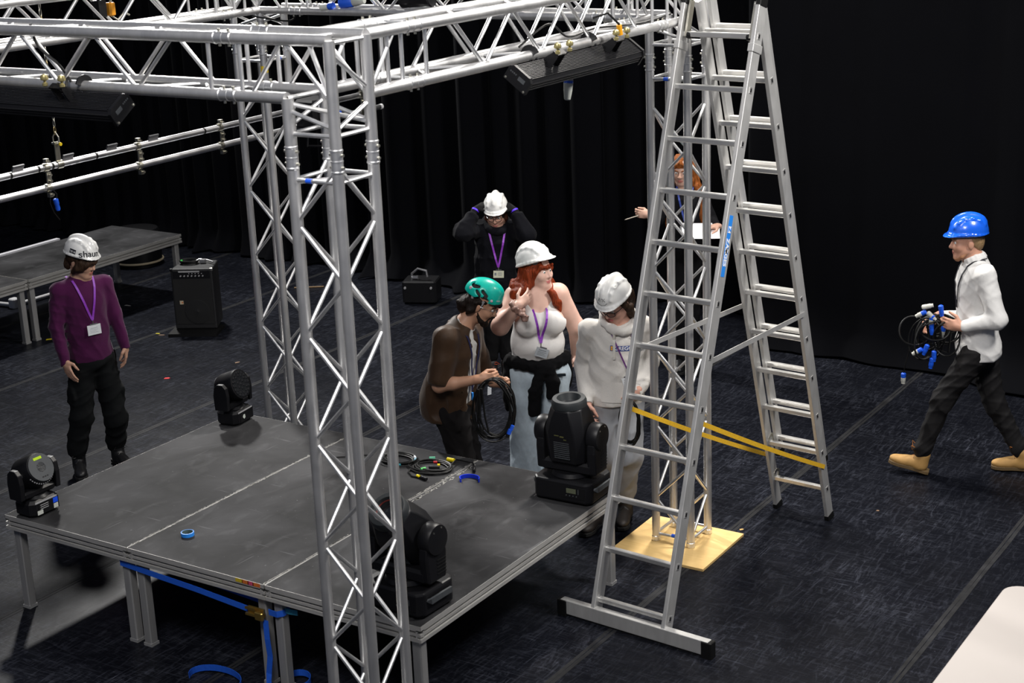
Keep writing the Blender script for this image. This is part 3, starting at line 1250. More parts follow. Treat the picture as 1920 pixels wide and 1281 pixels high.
def head_axes(hv, yaw, pitch, roll=0.0):
    """yaw: degrees turned towards picture right from facing the camera; pitch: up positive"""
    up = V3((0, 0, 1))
    h = unit(hv)
    right = np.cross(-h, up)
    f = h * math.cos(math.radians(yaw)) + right * math.sin(math.radians(yaw))
    f = f * math.cos(math.radians(pitch)) + up * math.sin(math.radians(pitch))
    s = unit(np.cross(f, up))          # the head's own right hand side
    u = np.cross(s, f)
    c, q = math.cos(math.radians(roll)), math.sin(math.radians(roll))
    s2 = s * c + u * q
    return np.array([s2, f, np.cross(s2, f)])

def head(F, c, A, sc=1.0, fem=False, full=1.0, beard=False, neck=None, neck_r=.056):
    """A rows: right, forward, up"""
    g = lambda x, y, z: V3(c) + (A[0] * x + A[1] * y + A[2] * z) * sc
    E = lambda x, y, z, rx, ry, rz, k=.02, sub=False: F.ell(g(x, y, z), A, (rx * sc, ry * sc, rz * sc), k * sc, sub)
    E(0, -.012, .038, .075, .095, .088)
    E(0, .022, -.035, .0585 * full, .068, .080, .03)
    E(0, .040, -.085, .034 * full, .036, .030, .03)
    F.ball(g(0, .068, -.100), .0155 * sc * (1.0 if not fem else .92), .022 * sc)
    for s in (-1, 1):
        F.ball(g(s * .036 * full, .056, -.030), .026 * sc * full, .03 * sc)
        F.cone(g(s * .056 * full, .0, -.055), g(s * .024, .058, -.098), .016 * sc * full, .014 * sc, .03 * sc)
        E(s * .077, -.010, -.010, .010, .020, .031, .008)
        F.cone(g(s * .012, .084, .020), g(s * .048, .068, .018), .009 * sc, .008 * sc, .014 * sc)
    for s in (-1, 1):
        F.ball(g(s * .031, .099, .000), .0155 * sc, .014 * sc, sub=True)
    F.cone(g(0, .086, .008), g(0, .103, -.028), .0072 * sc, .0105 * sc, .010 * sc)
    F.ball(g(0, .104, -.033), .0105 * sc, .008 * sc)
    for s in (-1, 1):
        F.ball(g(s * .0125, .092, -.036), .0085 * sc, .007 * sc)
    E(0, .0845, -.062, .023, .0105, .0062, .006)
    E(0, .0825, -.0735, .020, .0110, .0072, .006)
    F.cone(g(-.020, .0955, -.0675), g(.020, .0955, -.0675), .0016 * sc, .0016 * sc, .003 * sc, sub=True)
    if neck is not None:
        F.cone(g(0, -.030, -.055), neck, neck_r * .92, neck_r, .03)
        F.cone(g(0, -.010, -.075), V3(neck), neck_r * .72, neck_r * .8, .03)
    return g

SKINS = {}
def skin_mat(name, col, lip):
    a = plain(name + '_skin', col, .48, var=.10, scale=28, bump=.04, spec=.35)
    a.node_tree.nodes['Principled BSDF'].inputs['Subsurface Weight'].default_value = .12
    a.node_tree.nodes['Principled BSDF'].inputs['Subsurface Radius'].default_value = (.012, .005, .003)
    a.node_tree.nodes['Principled BSDF'].inputs['Subsurface Scale'].default_value = .6
    b = plain(name + '_lips', lip, .4)
    return [a, b]

def lips_pick(g, c, A, sc, extra=None):
    def f(P):
        q = (P - V3(c)) @ A.T / sc
        m = (np.abs(q[:, 0]) < .0225) & (q[:, 1] > .086) & (np.abs(q[:, 2] + .0675) < .0118 - .006 * (q[:, 0] / .0225) ** 2)
        r = np.where(m, 1, 0)
        if extra is not None:
            r = extra(P, r)
        return r
    return f

EYEW = plain('eye_white', (.75, .73, .7), .25)
IRIS = plain('eye_iris', (.03, .035, .03), .2)
def face_parts(body, c, A, sc, brow, looking=(0, 0), closed=False):
    """eyeballs with irises, and eyebrows"""
    g = lambda x, y, z: V3(c) + (A[0] * x + A[1] * y + A[2] * z) * sc
    for s in (-1, 1):
        m = MB()
        m.lathe([(.0001, -.0118), (.006, -.010), (.0102, -.006), (.0118, 0), (.0102, .006), (.006, .010), (.0001, .0118)], g(s * .031, .0755, .000), A[2], 14)
        e = m.build('eye', EYEW, body)
        m = MB()
        d = unit(A[1] + A[0] * looking[0] + A[2] * looking[1])
        p = g(s * .031, .0755, .000) + d * .0088
        m.lathe([(.0001, .0034), (.0028, .0031), (.0050, .0018), (.0054, 0)], p, d, 12)
        m.build('iris', IRIS, e)
        m = MB()
        m.path([g(s * .014, .0935, .018), g(s * .028, .0925, .024), g(s * .044, .080, .022), g(s * .053, .068, .016)], [.0028 * sc, .0036 * sc, .0032 * sc, .0014 * sc], 6)
        m.build('eyebrow', brow, body)

def glasses(body, c, A, sc, mat, w=.023, hgt=.017, thin=.0016, lens=True):
    g = lambda x, y, z: V3(c) + (A[0] * x + A[1] * y + A[2] * z) * sc
    m = MB()
    for s in (-1, 1):
        pts = []
        for i in range(16):
            t = 2 * PI * i / 16
            ca, sa = math.cos(t), math.sin(t)
            x = s * .032 + w * math.copysign(abs(ca) ** .7, ca)
            z = -.003 + hgt * math.copysign(abs(sa) ** .7, sa)
            pts.append(g(x, .107 - 2.2 * (abs(x) - .01) ** 2 * 4, z))
        m.path(pts, thin * sc, 6, closed=True)
        m.path([g(s * .055, .095, .004), g(s * .072, .06, .006), g(s * .080, 0, .004), g(s * .078, -.02, -.01)], thin * sc, 6)
    m.path([g(-.010, .107, .0), g(0, .110, .003), g(.010, .107, .0)], thin * sc, 6)
    o = m.build('glasses', mat, body)
    return o

def torso(F, J, w, d, infl=0.0, k=.05, hip_drop=.0, bust=0.0, belly=0.0, yoke=.055, lat=None):
    """ribcage, waist, hips as blended ellipsoids; w = half widths (chest, waist, hips), d = half depths"""
    n, p = V3(J['neck']), V3(J['pel'])
    up = unit(n - p)
    lt = unit(V3(J['lsh']) - V3(J['rsh'])) if lat is None else unit(lat)
    lt = unit(lt - up * (lt @ up))
    fr = np.cross(lt, up)
    L = np.linalg.norm(n - p)
    R = np.array([lt, fr, up])
    i = infl
    F.cone(J['rsh'], J['lsh'], yoke + i, yoke + i, k)
    F.ell(p + up * L * .70, R, (w[0] + i, d[0] + i, L * .33 + i), k)
    F.ell(p + up * L * .36, R, (w[1] + i, d[1] + i, L * .32 + i), k)
    F.ell(p + up * L * .02 + up * hip_drop, R, (w[2] + i, d[2] + i, L * .28 + i), k)
    F.cone(p + up * L * .82, n, .075 + i, .056 + i, .04)
    return R, L

def shoe(J, s, mat, sole, body, size=.285, dirv=None, ankle_h=.0, name='shoe', lace=None, pitch=None, heel=None, bow=1.0):
    """boot with upper, sole and laces; heel point to toe point"""
    heel, toe = V3(heel), V3(dirv)
    f = unit(toe - heel)
    up = unit(V3((0, 0, 1)) - f * f[2])
    lt = np.cross(up, f)
    R = np.array([lt, f, up])
    L = np.linalg.norm(toe - heel)
    F = Field(.005)
    F.ell(heel + f * L * .72 + up * .034, R, (.045, L * .27, .034), .02)
    F.ell(heel + f * L * .40 + up * .046, R, (.040, L * .32, .044), .03)
    F.cone(heel + f * L * .2 + up * .04, heel + f * L * .22 + up * .12, .046, .05, .03)
    F.cut(heel + up * .012, -up)
    o = field_object(name, F, mat, body)
    m = MB()
    ws = [(.0, .030), (.06, .037), (.3, .034), (.5, .035), (.72, .046), (.9, .038), (.98, .020)]
    poly = [(x * 1.06, y * L) for y, x in ws] + [(-x * 1.06, y * L) for y, x in reversed(ws)]
    m.prism(poly, heel + up * -.004 - f * .012, lt, f * 1.05, up * .024)
    m.build('sole', sole, o, smooth=False, bevel=.003)
    if lace is not None:
        m = MB()
        for kx in range(4):
            y = L * (.34 + .085 * kx)
            z = .112 - .0155 * kx
            m.path([heel + f * y + lt * .026 + up * (z - .014), heel + f * y + up * (z + .004), heel + f * (y + .012) - lt * .026 + up * (z - .014)], .0026, 5)
        top = heel + f * L * .36 + up * .122
        for sg in (-1, 1):
            m.path([top, top + lt * .03 * sg + up * .018 * bow + f * .01 * bow, top + lt * .055 * sg + up * (.006 + .04 * (bow - 1)) + f * .025 * bow, top + lt * .03 * sg + up * .02 * (bow - 1) + f * .02 * bow, top], .0024 * (1 + .5 * (bow - 1)), 5)
        m.build('laces', lace, o)
    return o

def surf(o, p, d, off=.004):
    """first hit on a mesh from p along d"""
    h = o_bvh[o.name].ray_cast(Vector(p), Vector(d))
    if h[0] is None:
        return None
    return V3(h[0]) - unit(d) * off

def lanyard(cloth, R, n0, width, drop, mat, card_mat, body, card=(.086, .056), side=(0.0, 0.0), strap=.015, off=.006, cardy=.0, clip=.03, tilt=0.0, extra=None):
    """neck strap laid over the chest: R rows left, front, up; n0 = base of the neck"""
    lt, fr, up = R
    dn = V3((0, 0, -1))
    ends = V3(n0) + lt * side[0] + dn * drop
    m = MB()
    for s in (-1, 1):
        pts, ups = [], []
        for i in range(15):
            t = i / 14
            q = V3(n0) + lt * (s * width * (1 - t) ** .9 + side[0] * t) + dn * drop * t + up * .02 * (1 - t)
            hit = surf(cloth, q + fr * .6, -fr, off)
            if hit is None:
                hit = q + fr * .03
            if pts and t < .25 and np.linalg.norm(hit - pts[-1]) > .10:
                hit = pts[-1] + (q - pts[-1]) * .5
            pts.append(hit)
        a = V3(n0) + lt * s * (width + .004) - fr * .06 + up * .035
        m.path([tuple(a)] + [tuple(x) for x in pts], 0, flat=(strap, .0025), up=tuple(fr))
    tip = pts[-1]
    o = m.build('lanyard', mat, body, smooth=False)
    m = MB()
    m.path([tip, tip + dn * clip], .004, 6)
    m.build('clip', STEEL, o)
    c = tip + dn * (clip + card[1] / 2) + fr * .010
    hit = surf(cloth, c + fr * .6, -fr, .012)
    if hit is not None:
        c = hit
    ct, st = math.cos(tilt), math.sin(tilt)
    l2, u2 = lt * ct + up * st, up * ct - lt * st
    M = Matrix([tuple(l2), tuple(fr), tuple(u2)]).transposed()
    m = MB()
    m.box(tuple(c), (card[0], .004, card[1]), M)
    cd = m.build('name_card', card_mat[0], body, smooth=False)
    m = MB()
    if len(card_mat) > 1:
        for (x, z, w_, h_) in card_mat[1]:
            m.box(tuple(c + l2 * x + u2 * z + fr * .0026), (w_, .001, h_), M)
        m.build('print', card_mat[2], cd, smooth=False)
    m = MB()
    m.box(tuple(c + u2 * (card[1] / 2 + .004)), (card[0] * .55, .005, .009), M)
    m.build('card_holder', plain('smoke_plastic', (.12, .12, .13), .3), cd, smooth=False)
    return o

def helmet(name, c, A, mat, body, sc=.88, peak=.045, brim=.008, ridge=True, vents=False, flare=.0, rim_tilt=.0, low_back=.02, strapm=None, h=.0042):
    """hard hat: domed shell with a centre ridge, rain gutter, and a front peak"""
    g = lambda x, y, z: V3(c) + (A[0] * x + A[1] * y + A[2] * z) * sc
    F = Field(h)
    F.ell(g(0, -.008, .040), A, (.114 * sc, .142 * sc, .128 * sc), .02)
    if ridge:
        for i in range(9):
            t0, t1 = math.radians(35 + 12.5 * i), math.radians(35 + 12.5 * (i + 1))
            a = g(0, -.008 + .139 * math.cos(t0), .040 + .125 * math.sin(t0))
            b = g(0, -.008 + .139 * math.cos(t1), .040 + .125 * math.sin(t1))
            F.cone(a, b, .0095 * sc, .0095 * sc, .03)
        for s in (-1, 1):
            pts = [g(s * .062, -.008 + .122 * math.cos(math.radians(t)), .036 + .112 * math.sin(math.radians(t))) for t in (28, 50, 75, 100, 125, 148)]
            F.limb(pts, [.0045 * sc] * 6, .02)
    # gutter round the rim
    pts = [g(.112 * math.cos(t) * 1.01, -.008 + .141 * math.sin(t), .036 - low_back * (math.sin(t) < 0) * -math.sin(t) * 1.0) for t in np.linspace(0, 2 * PI, 29)]
    F.limb(pts, [brim * sc] * 29, .012)
    inner = lambda: F.ell(g(0, -.008, .030), A, (.105 * sc, .132 * sc, .120 * sc), .004, sub=True)
    inner()
    F.cut(g(0, 0, .022), -A[2] * 1.0 + A[1] * rim_tilt)
    if peak:
        Rp = np.array([A[0], unit(A[1] - A[2] * .14), unit(A[2] + A[1] * .14)])
        F.ell(g(0, .090, .030), Rp, (.098 * sc, (.055 + peak) * sc, .0080 * sc), .012)
        F.ell(g(0, -.008, .020), A, (.100 * sc, .127 * sc, .060 * sc), .004, sub=True)
    if vents:
        for s in (-1, 1):
            for i in range(3):
                t = math.radians(62 + 16 * i)
                a = g(s * .07, -.01 + .10 * math.cos(t), .04 + .112 * math.sin(t))
                F.cone(a, a + A[1] * .012 * sc, .0035 * sc, .0035 * sc, .003, sub=True)
    o = field_object(name, F, mat, body)
    m = MB()
    pts = [g(.090 * math.cos(t), -.010 + .112 * math.sin(t), .022) for t in np.linspace(0, 2 * PI, 25)][:-1]
    m.path(pts, 0, closed=True, flat=(.026, .003), up=[tuple(V3(p) - g(0, -.01, .022)) for p in pts])
    m.build('headband', plain('helmet_headband', (.08, .08, .085), .6), o)
    return o
JOINTS = {
    'P1': {'head': (-1.228, 1.887, 1.565), 'neck': (-1.268, 1.887, 1.429), 'rsh': (-1.33, 1.739, 1.373), 'lsh': (-1.208, 2.048, 1.365), 'relb': (-1.354, 1.696, 1.12), 'rwr': (-1.28, 1.674, 0.877), 'lelb': (-1.169, 2.078, 1.129), 'lwr': (-1.102, 2.079, 0.905), 'pel': (-1.257, 1.899, 0.855), 'rhip': (-1.292, 1.829, 0.814), 'lhip': (-1.231, 1.975, 0.805), 'rkne': (-1.291, 1.769, 0.43), 'rank': (-1.349, 1.745, 0.1), 'lkne': (-1.16, 1.966, 0.375), 'lank': (-1.22, 2.003, 0.1), 'rtoe': (-1.25, 1.689, 0.03), 'ltoe': (-1.148, 1.977, 0.03), 'hv': (0.7559, -0.6546, 0)},
    'P2': {'head': (1.8, 2.406, 1.475), 'neck': (1.689, 2.33, 1.334), 'rsh': (1.69, 2.15, 1.3), 'lsh': (1.629, 2.495, 1.246), 'relb': (1.671, 2.076, 1.011), 'rwr': (1.924, 2.164, 1.067), 'lelb': (1.689, 2.536, 0.943), 'lwr': (1.848, 2.439, 0.948), 'pel': (1.622, 2.285, 0.792), 'rhip': (1.672, 2.21, 0.77), 'lhip': (1.596, 2.376, 0.723), 'rkne': (1.703, 2.243, 0.4), 'lkne': (1.645, 2.398, 0.365), 'hv': (0.5637, -0.826, 0)},
    'P3': {'head': (1.872, 2.958, 1.569), 'neck': (1.862, 2.951, 1.433), 'rsh': (1.759, 2.851, 1.407), 'lsh': (1.969, 3.043, 1.4), 'relb': (1.759, 2.661, 1.254), 'rwr': (1.89, 2.685, 1.403), 'lelb': (2.049, 3.129, 1.165), 'lwr': (2.003, 3.195, 0.947), 'pel': (1.855, 2.947, 0.901), 'rhip': (1.785, 2.902, 0.848), 'lhip': (1.929, 2.994, 0.849), 'rkne': (1.793, 2.86, 0.505), 'lkne': (1.93, 2.971, 0.498), 'hv': (0.5363, -0.844, 0)},
    'P4': {'head': (2.613, 2.661, 1.515), 'neck': (2.601, 2.723, 1.364), 'rsh': (2.45, 2.614, 1.333), 'lsh': (2.71, 2.82, 1.335), 'relb': (2.36, 2.701, 1.066), 'rwr': (2.482, 2.517, 0.892), 'lelb': (2.708, 2.922, 1.078), 'lwr': (2.76, 2.653, 0.959), 'pel': (2.575, 2.709, 0.879), 'rhip': (2.516, 2.675, 0.827), 'lhip': (2.645, 2.748, 0.831), 'rkne': (2.534, 2.616, 0.498), 'rank': (2.454, 2.641, 0.1), 'lkne': (2.672, 2.707, 0.512), 'lank': (2.57, 2.82, 0.1), 'rtoe': (2.457, 2.536, 0.03), 'ltoe': (2.633, 2.675, 0.03), 'hv': (0.4952, -0.8688, 0)},
    'P5': {'head': (0.259, 4.908, 1.406), 'neck': (0.237, 4.941, 1.287), 'rsh': (0.135, 4.873, 1.266), 'lsh': (0.333, 5.006, 1.264), 'relb': (0.124, 4.625, 1.301), 'rwr': (0.159, 4.769, 1.461), 'lelb': (0.547, 4.909, 1.261), 'lwr': (0.414, 4.94, 1.444), 'pel': (0.217, 4.928, 0.832), 'rhip': (0.175, 4.9, 0.78), 'lhip': (0.262, 4.958, 0.775), 'rkne': (0.192, 4.875, 0.47), 'lkne': (0.279, 4.934, 0.465), 'rank': (0.164, 4.893, 0.166), 'lank': (0.268, 4.962, 0.169), 'rtoe': (0.232, 4.818, 0.114), 'ltoe': (0.35, 4.897, 0.126), 'hv': (0.5576, -0.8301, 0)},
    'P6': {'head': (1.49, 5.783, 1.691), 'neck': (1.499, 5.81, 1.542), 'rsh': (1.392, 5.755, 1.492), 'lsh': (1.606, 5.864, 1.492), 'relb': (1.324, 5.676, 1.291), 'rwr': (1.344, 5.484, 1.372), 'lelb': (1.689, 5.907, 1.261), 'lwr': (1.809, 5.766, 1.258), 'pel': (1.496, 5.808, 1.065), 'rhip': (1.449, 5.784, 0.998), 'lhip': (1.546, 5.834, 0.997), 'rkne': (1.446, 5.783, 0.613), 'lkne': (1.548, 5.834, 0.612), 'hv': (0.4541, -0.891, 0)},
    'P7': {'head': (4.18, 4.594, 1.625), 'neck': (4.237, 4.611, 1.489), 'lsh': (4.338, 4.485, 1.432), 'rsh': (4.157, 4.765, 1.335), 'lelb': (4.441, 4.464, 1.151), 'lwr': (4.226, 4.399, 1.094), 'relb': (4.183, 4.804, 1.037), 'rwr': (3.993, 4.642, 1.075), 'pel': (4.278, 4.624, 0.895), 'lhip': (4.286, 4.532, 0.878), 'rhip': (4.275, 4.717, 0.824), 'lkne': (4.104, 4.467, 0.556), 'lank': (3.99, 4.443, 0.184), 'rkne': (4.373, 4.757, 0.468), 'rank': (4.534, 4.806, 0.162), 'ltoe': (3.79, 4.392, 0.072), 'rtoe': (4.415, 4.759, 0.048), 'lheel': (4.018, 4.451, 0.053), 'rheel': (4.625, 4.823, 0.063), 'hv': (0.2896, -0.9572, 0)},
}
# ---------------------------------------------------------------- the people
def cloth(name, col, rough=.85, var=.12, scale=60, bump=.12, sheen=0.0):
    return plain(name, col, rough, var=var, scale=scale, bump=bump, spec=.2, sheen=sheen)
def down(p, z=0.1):
    return (p[0], p[1], z)
def lerp(a, b, t):
    return V3(a) * (1 - t) + V3(b) * t
LAN_PURPLE = plain('purple_lanyard', (.23, .035, .42), .5, var=.35, scale=120)
CARD_WHITE = plain('white_card', (.72, .74, .76), .35)
CARD_CREAM = plain('cream_card', (.62, .62, .48), .35)
CARD_INK = plain('card_ink', (.18, .2, .22), .6)
LINES = [(0.0, .016, .05, .005), (0.0, .004, .06, .003), (-.005, -.006, .05, .003), (0.0, -.016, .06, .003)]
PHOTO = [(-.026, .002, .016, .022), (.010, .012, .03, .004), (.010, .002, .036, .003), (.010, -.008, .03, .003)]
HAIR_BR = hair_mat('brown_hair', (.040, .022, .013))
HAIR_DK = hair_mat('dark_hair', (.014, .009, .007))
HAIR_RED = hair_mat('red_hair', (.22, .034, .009))
HAIR_GIN = hair_mat('ginger_hair', (.30, .09, .02))
HAIR_BL = plain('blond_hair', (.30, .19, .09), .55, var=.4, scale=120, bump=.5)
HELM_W = plain('white_helmet_shell', (.80, .80, .78), .28, var=.03, scale=8, coat=.2)
HELM_B = plain('blue_helmet_shell', (.008, .12, .78), .25, var=.05, scale=8, coat=.3)
HELM_T = plain('teal_helmet_shell', (.0, .46, .36), .3, var=.04, scale=8, coat=.2)
BOOT_BK = plain('black_boot_leather', (.012, .012, .013), .4, var=.3, scale=30)
SOLE_BK = plain('black_sole', (.008, .008, .008), .7)
FRAME_BK = plain('black_glasses_frame', (.008, .008, .009), .3)
INK = plain('black_ink', (.006, .006, .012), .5)

# ---- P1: purple jumper, white helmet -----------------------------------------
J = JOINTS['P1']
P = thing('person', (-1.29, 1.87, 0), 'person in purple jumper and white helmet standing at the left of the stage', 'person')
A = head_axes(J['hv'], 52, -14)
hc = V3(J['head'])
sk = skin_mat('fair', (.50, .29, .20), (.42, .15, .12))
F = Field(.0052)
g = head(F, hc, A, 1.0, neck=J['neck'], neck_r=.053)
R, L = torso(F, J, (.15, .13, .14), (.095, .085, .09), 0)
for s in 'rl':
    F.limb([J[s + 'sh'], J[s + 'elb'], J[s + 'wr']], [.045, .036, .025], .02)
fd = unit(V3(J['rwr']) - V3(J['relb']) + R[1] * .05)
hand(F, J['rwr'], fd + V3((.10, 0, -.15)), -R[0] * 1.0 + R[1] * .8, R[1] + R[0] * .3, .22, .98)
hand(F, J['lwr'], V3((.03, -.02, -1)), R[0] * .4 + R[1] * .9, R[1] - R[0] * .5, .28, .98)
body = field_object('body', F, sk, P, lips_pick(g, hc, A, 1))
face_parts(P, hc, A, 1.0, HAIR_BR)
F = Field(.0062)
F.noise = folds(3, 0.0066, 16, 1.2)
R, L = torso(F, J, (.155, .148, .15), (.105, .105, .105), .012, yoke=.050)
for s in 'rl':
    e = unit(V3(J[s + 'wr']) - V3(J[s + 'elb']))
    F.limb([J[s + 'sh'], J[s + 'elb'], V3(J[s + 'wr']) - e * .035], [.060, .054, .042], .022)
    F.limb([V3(J[s + 'wr']) - e * .05, V3(J[s + 'wr']) + e * .012], [.039, .036], .006)
    F.cone(V3(J[s + 'wr']) + e * .06, V3(J[s + 'wr']) + e * .2, .045, .06, .004, sub=True)
F.cut(V3(J['pel']) + V3((0, 0, -.055)), (0, 0, -1))
F.cone(lerp(J['neck'], hc, .1), hc, .058, .07, .008, sub=True)
jumper = field_object('purple_jumper', F, cloth('purple_wool', (.058, .0042, .044), .9, sheen=.15, scale=150), P)
m = MB()
nb = V3(J['neck'])
# trousers with cargo pockets and gathered hems
F = Field(.0065)
F.noise = folds(4, 0.0114, 18, .9)
F.ell(V3(J['pel']) + V3((0, 0, -.02)), R, (.165, .12, .10), .05)
for s in 'rl':
    an = V3(J[s + 'ank'])
    F.limb([J[s + 'hip'], J[s + 'kne'], an + V3((0, 0, .10)), an + V3((0, 0, .055))], [.098, .083, .072, .060], .03)
    F.ell(lerp(J[s + 'hip'], J[s + 'kne'], .55) + R[0] * (.075 if s == 'l' else -.075), R, (.03, .07, .085), .012)
F.cut(V3(J['pel']) + V3((0, 0, .06)), (0, 0, 1))
field_object('cargo_trousers', F, cloth('black_cargo_cotton', (.0042, .0050, .0056), .9), P)
for s in 'rl':
    an = V3(J[s + 'ank'])
    fd = unit(V3((.75, -.62, 0)) if s == 'r' else V3((.85, -.3, 0)))
    shoe(J, s, BOOT_BK, SOLE_BK, P, heel=(an[0] - fd[0] * .06, an[1] - fd[1] * .06, .0125), dirv=(an[0] + fd[0] * .21, an[1] + fd[1] * .21, .0125), name='boot', lace=BOOT_BK)
# hair under the helmet
F = Field(.005)
F.noise = folds(9, 0.004, 70, .25, ridge=False)
q = lambda x, y, z: hc + A[0] * x + A[1] * y + A[2] * z
F.ell(q(0, -.018, .03), A, (.084, .098, .085), .02)
F.limb([q(.06, .05, .03), q(.075, .03, -.03), q(.07, -.01, -.07)], [.026, .028, .02], .02)
F.limb([q(-.06, .05, .03), q(-.078, .02, -.02), q(-.07, -.02, -.07)], [.024, .024, .018], .02)
F.limb([q(-.04, .09, .03), q(0, .1, .02), q(.05, .085, .012), q(.066, .06, -.02)], [.014, .018, .02, .016], .02)
F.limb([q(-.03, -.09, -.01), q(0, -.1, -.04), q(.03, -.09, -.06)], [.03, .03, .02], .03)
F.ell(q(0, .06, -.055), A, (.05, .05, .05), .01, sub=True)
field_object('hair', F, HAIR_BR, P)
hel = helmet('helmet', q(0, -.004, .030), A, HELM_W, P, vents=True, peak=.010)
def helmet_text(name, body, size, hel, az, el, parent, c, A, flip=0, mat=INK, bold=.001):
    """lettering wrapped on the shell around direction az/el (degrees, head frame)"""
    c = V3(c)
    az, el = math.radians(az), math.radians(el)
    d = A[1] * math.cos(az) * math.cos(el) + A[0] * math.sin(az) * math.cos(el) + A[2] * math.sin(el)
    rt = unit(np.cross(A[2], d))
    up = np.cross(d, rt)
    fl = math.radians(flip)
    r2, u2 = rt * math.cos(fl) + up * math.sin(fl), up * math.cos(fl) - rt * math.sin(fl)
    def proj(co):
        o = c + r2 * co.x + u2 * co.y
        h = surf(hel, o + d * .5, -d, .0008 + (co.z > 0) * .0006)
        return Vector(h if h is not None else o + d * .12)
    return text_mesh(name, body, size, mat, None, parent, proj=proj, bold=bold)
helmet_text('helmet_name', 'shaun', .062, hel, 26, 18, hel, q(0, 0, .055), A, mat=INK)
def helmet_patch(hel, c, A, az, el, w, hgt, mat, name, flip=0):
    c = V3(c)
    az, el = math.radians(az), math.radians(el)
    d = A[1] * math.cos(az) * math.cos(el) + A[0] * math.sin(az) * math.cos(el) + A[2] * math.sin(el)
    rt = unit(np.cross(A[2], d))
    up = np.cross(d, rt)
    vs, n = [], 6
    for lay in (.0004, .0014):
        for j in range(n + 1):
            for i in range(n + 1):
                o = c + rt * (i / n - .5) * w + up * (j / n - .5) * hgt
                h = surf(hel, o + d * .5, -d, lay)
                vs.append(h if h is not None else o + d * .115)
    k = (n + 1) ** 2
    fs = []
    for j in range(n):
        for i in range(n):
            a = j * (n + 1) + i
            fs.append((k + a, k + a + 1, k + a + n + 2, k + a + n + 1))
    mb = MB()
    mb.add(vs, fs)
    return mb.build(name, mat, hel)
helmet_patch(hel, q(0, 0, .055), A, 98, 20, .05, .03, INK, 'name_sticker')
helmet_text('sticker_letters', 'new', .028, hel, 98, 20, hel, q(0, 0, .055), A, mat=plain('sticker_white', (.8, .8, .8), .5), bold=.0006)
lanyard(jumper, R, lerp(J['neck'], J['pel'], .02), .075, .27, LAN_PURPLE, [CARD_WHITE, LINES, plain('faint_ink', (.5, .52, .55), .6)], P, card=(.098, .072), side=(.01, 0))

# ---- P2: teal climbing helmet, brown shirt -------------------------------------
J = JOINTS['P2']
P = thing('person', (1.69, 2.32, 0), 'bearded person in brown shirt and teal climbing helmet, head bowed over cables', 'person')
A = head_axes(J['hv'], 76, -26)
hc = V3(J['head'])
sk = skin_mat('tan', (.46, .25, .16), (.36, .13, .10))
F = Field(.0052)
g = head(F, hc, A, 1.0, neck=J['neck'], neck_r=.056)
lat = unit(V3(J['lsh']) - V3(J['rsh']))
R, L = torso(F, J, (.15, .14, .14), (.10, .10, .10), 0)
F.limb([J['rsh'], J['relb'], lerp(J['relb'], J['rwr'], .35), J['rwr']], [.048, .042, .040, .027], .02)
F.limb([J['lsh'], J['lelb'], J['lwr']], [.046, .040, .027], .02)
fd = unit(V3(J['rwr']) - V3(J['relb']))
hv = V3(J['hv'])
hand(F, J['rwr'], fd + V3((.0, .03, -.12)), hv + V3((0, 0, .3)), V3((0, 0, 1)) + fd * .2, (1.05, 1.1, 1.1, 1.15), 1.0, thumb_in=.9)
hand(F, J['lwr'], fd + V3((.0, -.1, -.1)), -hv, V3((0, 0, 1)), .9, 1.0, thumb_in=.8)
body = field_object('body', F, sk, P, lips_pick(g, hc, A, 1))
face_parts(P, hc, A, 1.0, HAIR_DK, looking=(0, -.3))
glasses(P, hc, A, 1.0, plain('wire_glasses', (.25, .25, .27), .25, metal=1), w=.022, hgt=.018, thin=.0011)
q = lambda x, y, z: hc + A[0] * x + A[1] * y + A[2] * z
F = Field(.0048)
F.noise = folds(12, 0.003, 90, 1, ridge=False)
F.limb([q(.066, .005, -.045), q(.052, .04, -.09), q(.02, .068, -.108), q(-.02, .068, -.108), q(-.052, .04, -.09), q(-.066, .005, -.045)], [.011, .016, .02, .02, .016, .011], .012)
F.limb([q(.03, .082, -.056), q(.01, .098, -.050), q(-.01, .098, -.050), q(-.03, .082, -.056)], [.006, .008, .008, .006], .008)
F.limb([q(.03, .08, -.06), q(.03, .072, -.09)], [.008, .012], .01)
F.limb([q(-.03, .08, -.06), q(-.03, .072, -.09)], [.008, .012], .01)
field_object('beard', F, HAIR_DK, P)
F = Field(.0048)
F.noise = folds(13, 0.006, 75, 1, ridge=False)
F.ell(q(0, -.025, .02), A, (.082, .090, .08), .02)
F.limb([q(.05, -.08, .0), q(.045, -.105, -.045), q(.035, -.10, -.085)], [.035, .035, .026], .02)
F.limb([q(-.05, -.08, .0), q(-.045, -.105, -.045), q(-.035, -.10, -.085)], [.035, .035, .026], .02)
F.limb([q(.078, -.03, .02), q(.08, -.045, -.04), q(.07, -.055, -.08)], [.02, .022, .016], .015)
F.limb([q(.05, .085, .045), q(.0, .105, .04), q(-.05, .085, .045)], [.01, .012, .01], .015)
F.ell(q(0, .07, -.04), A, (.06, .06, .06), .01, sub=True)
field_object('hair', F, HAIR_DK, P)
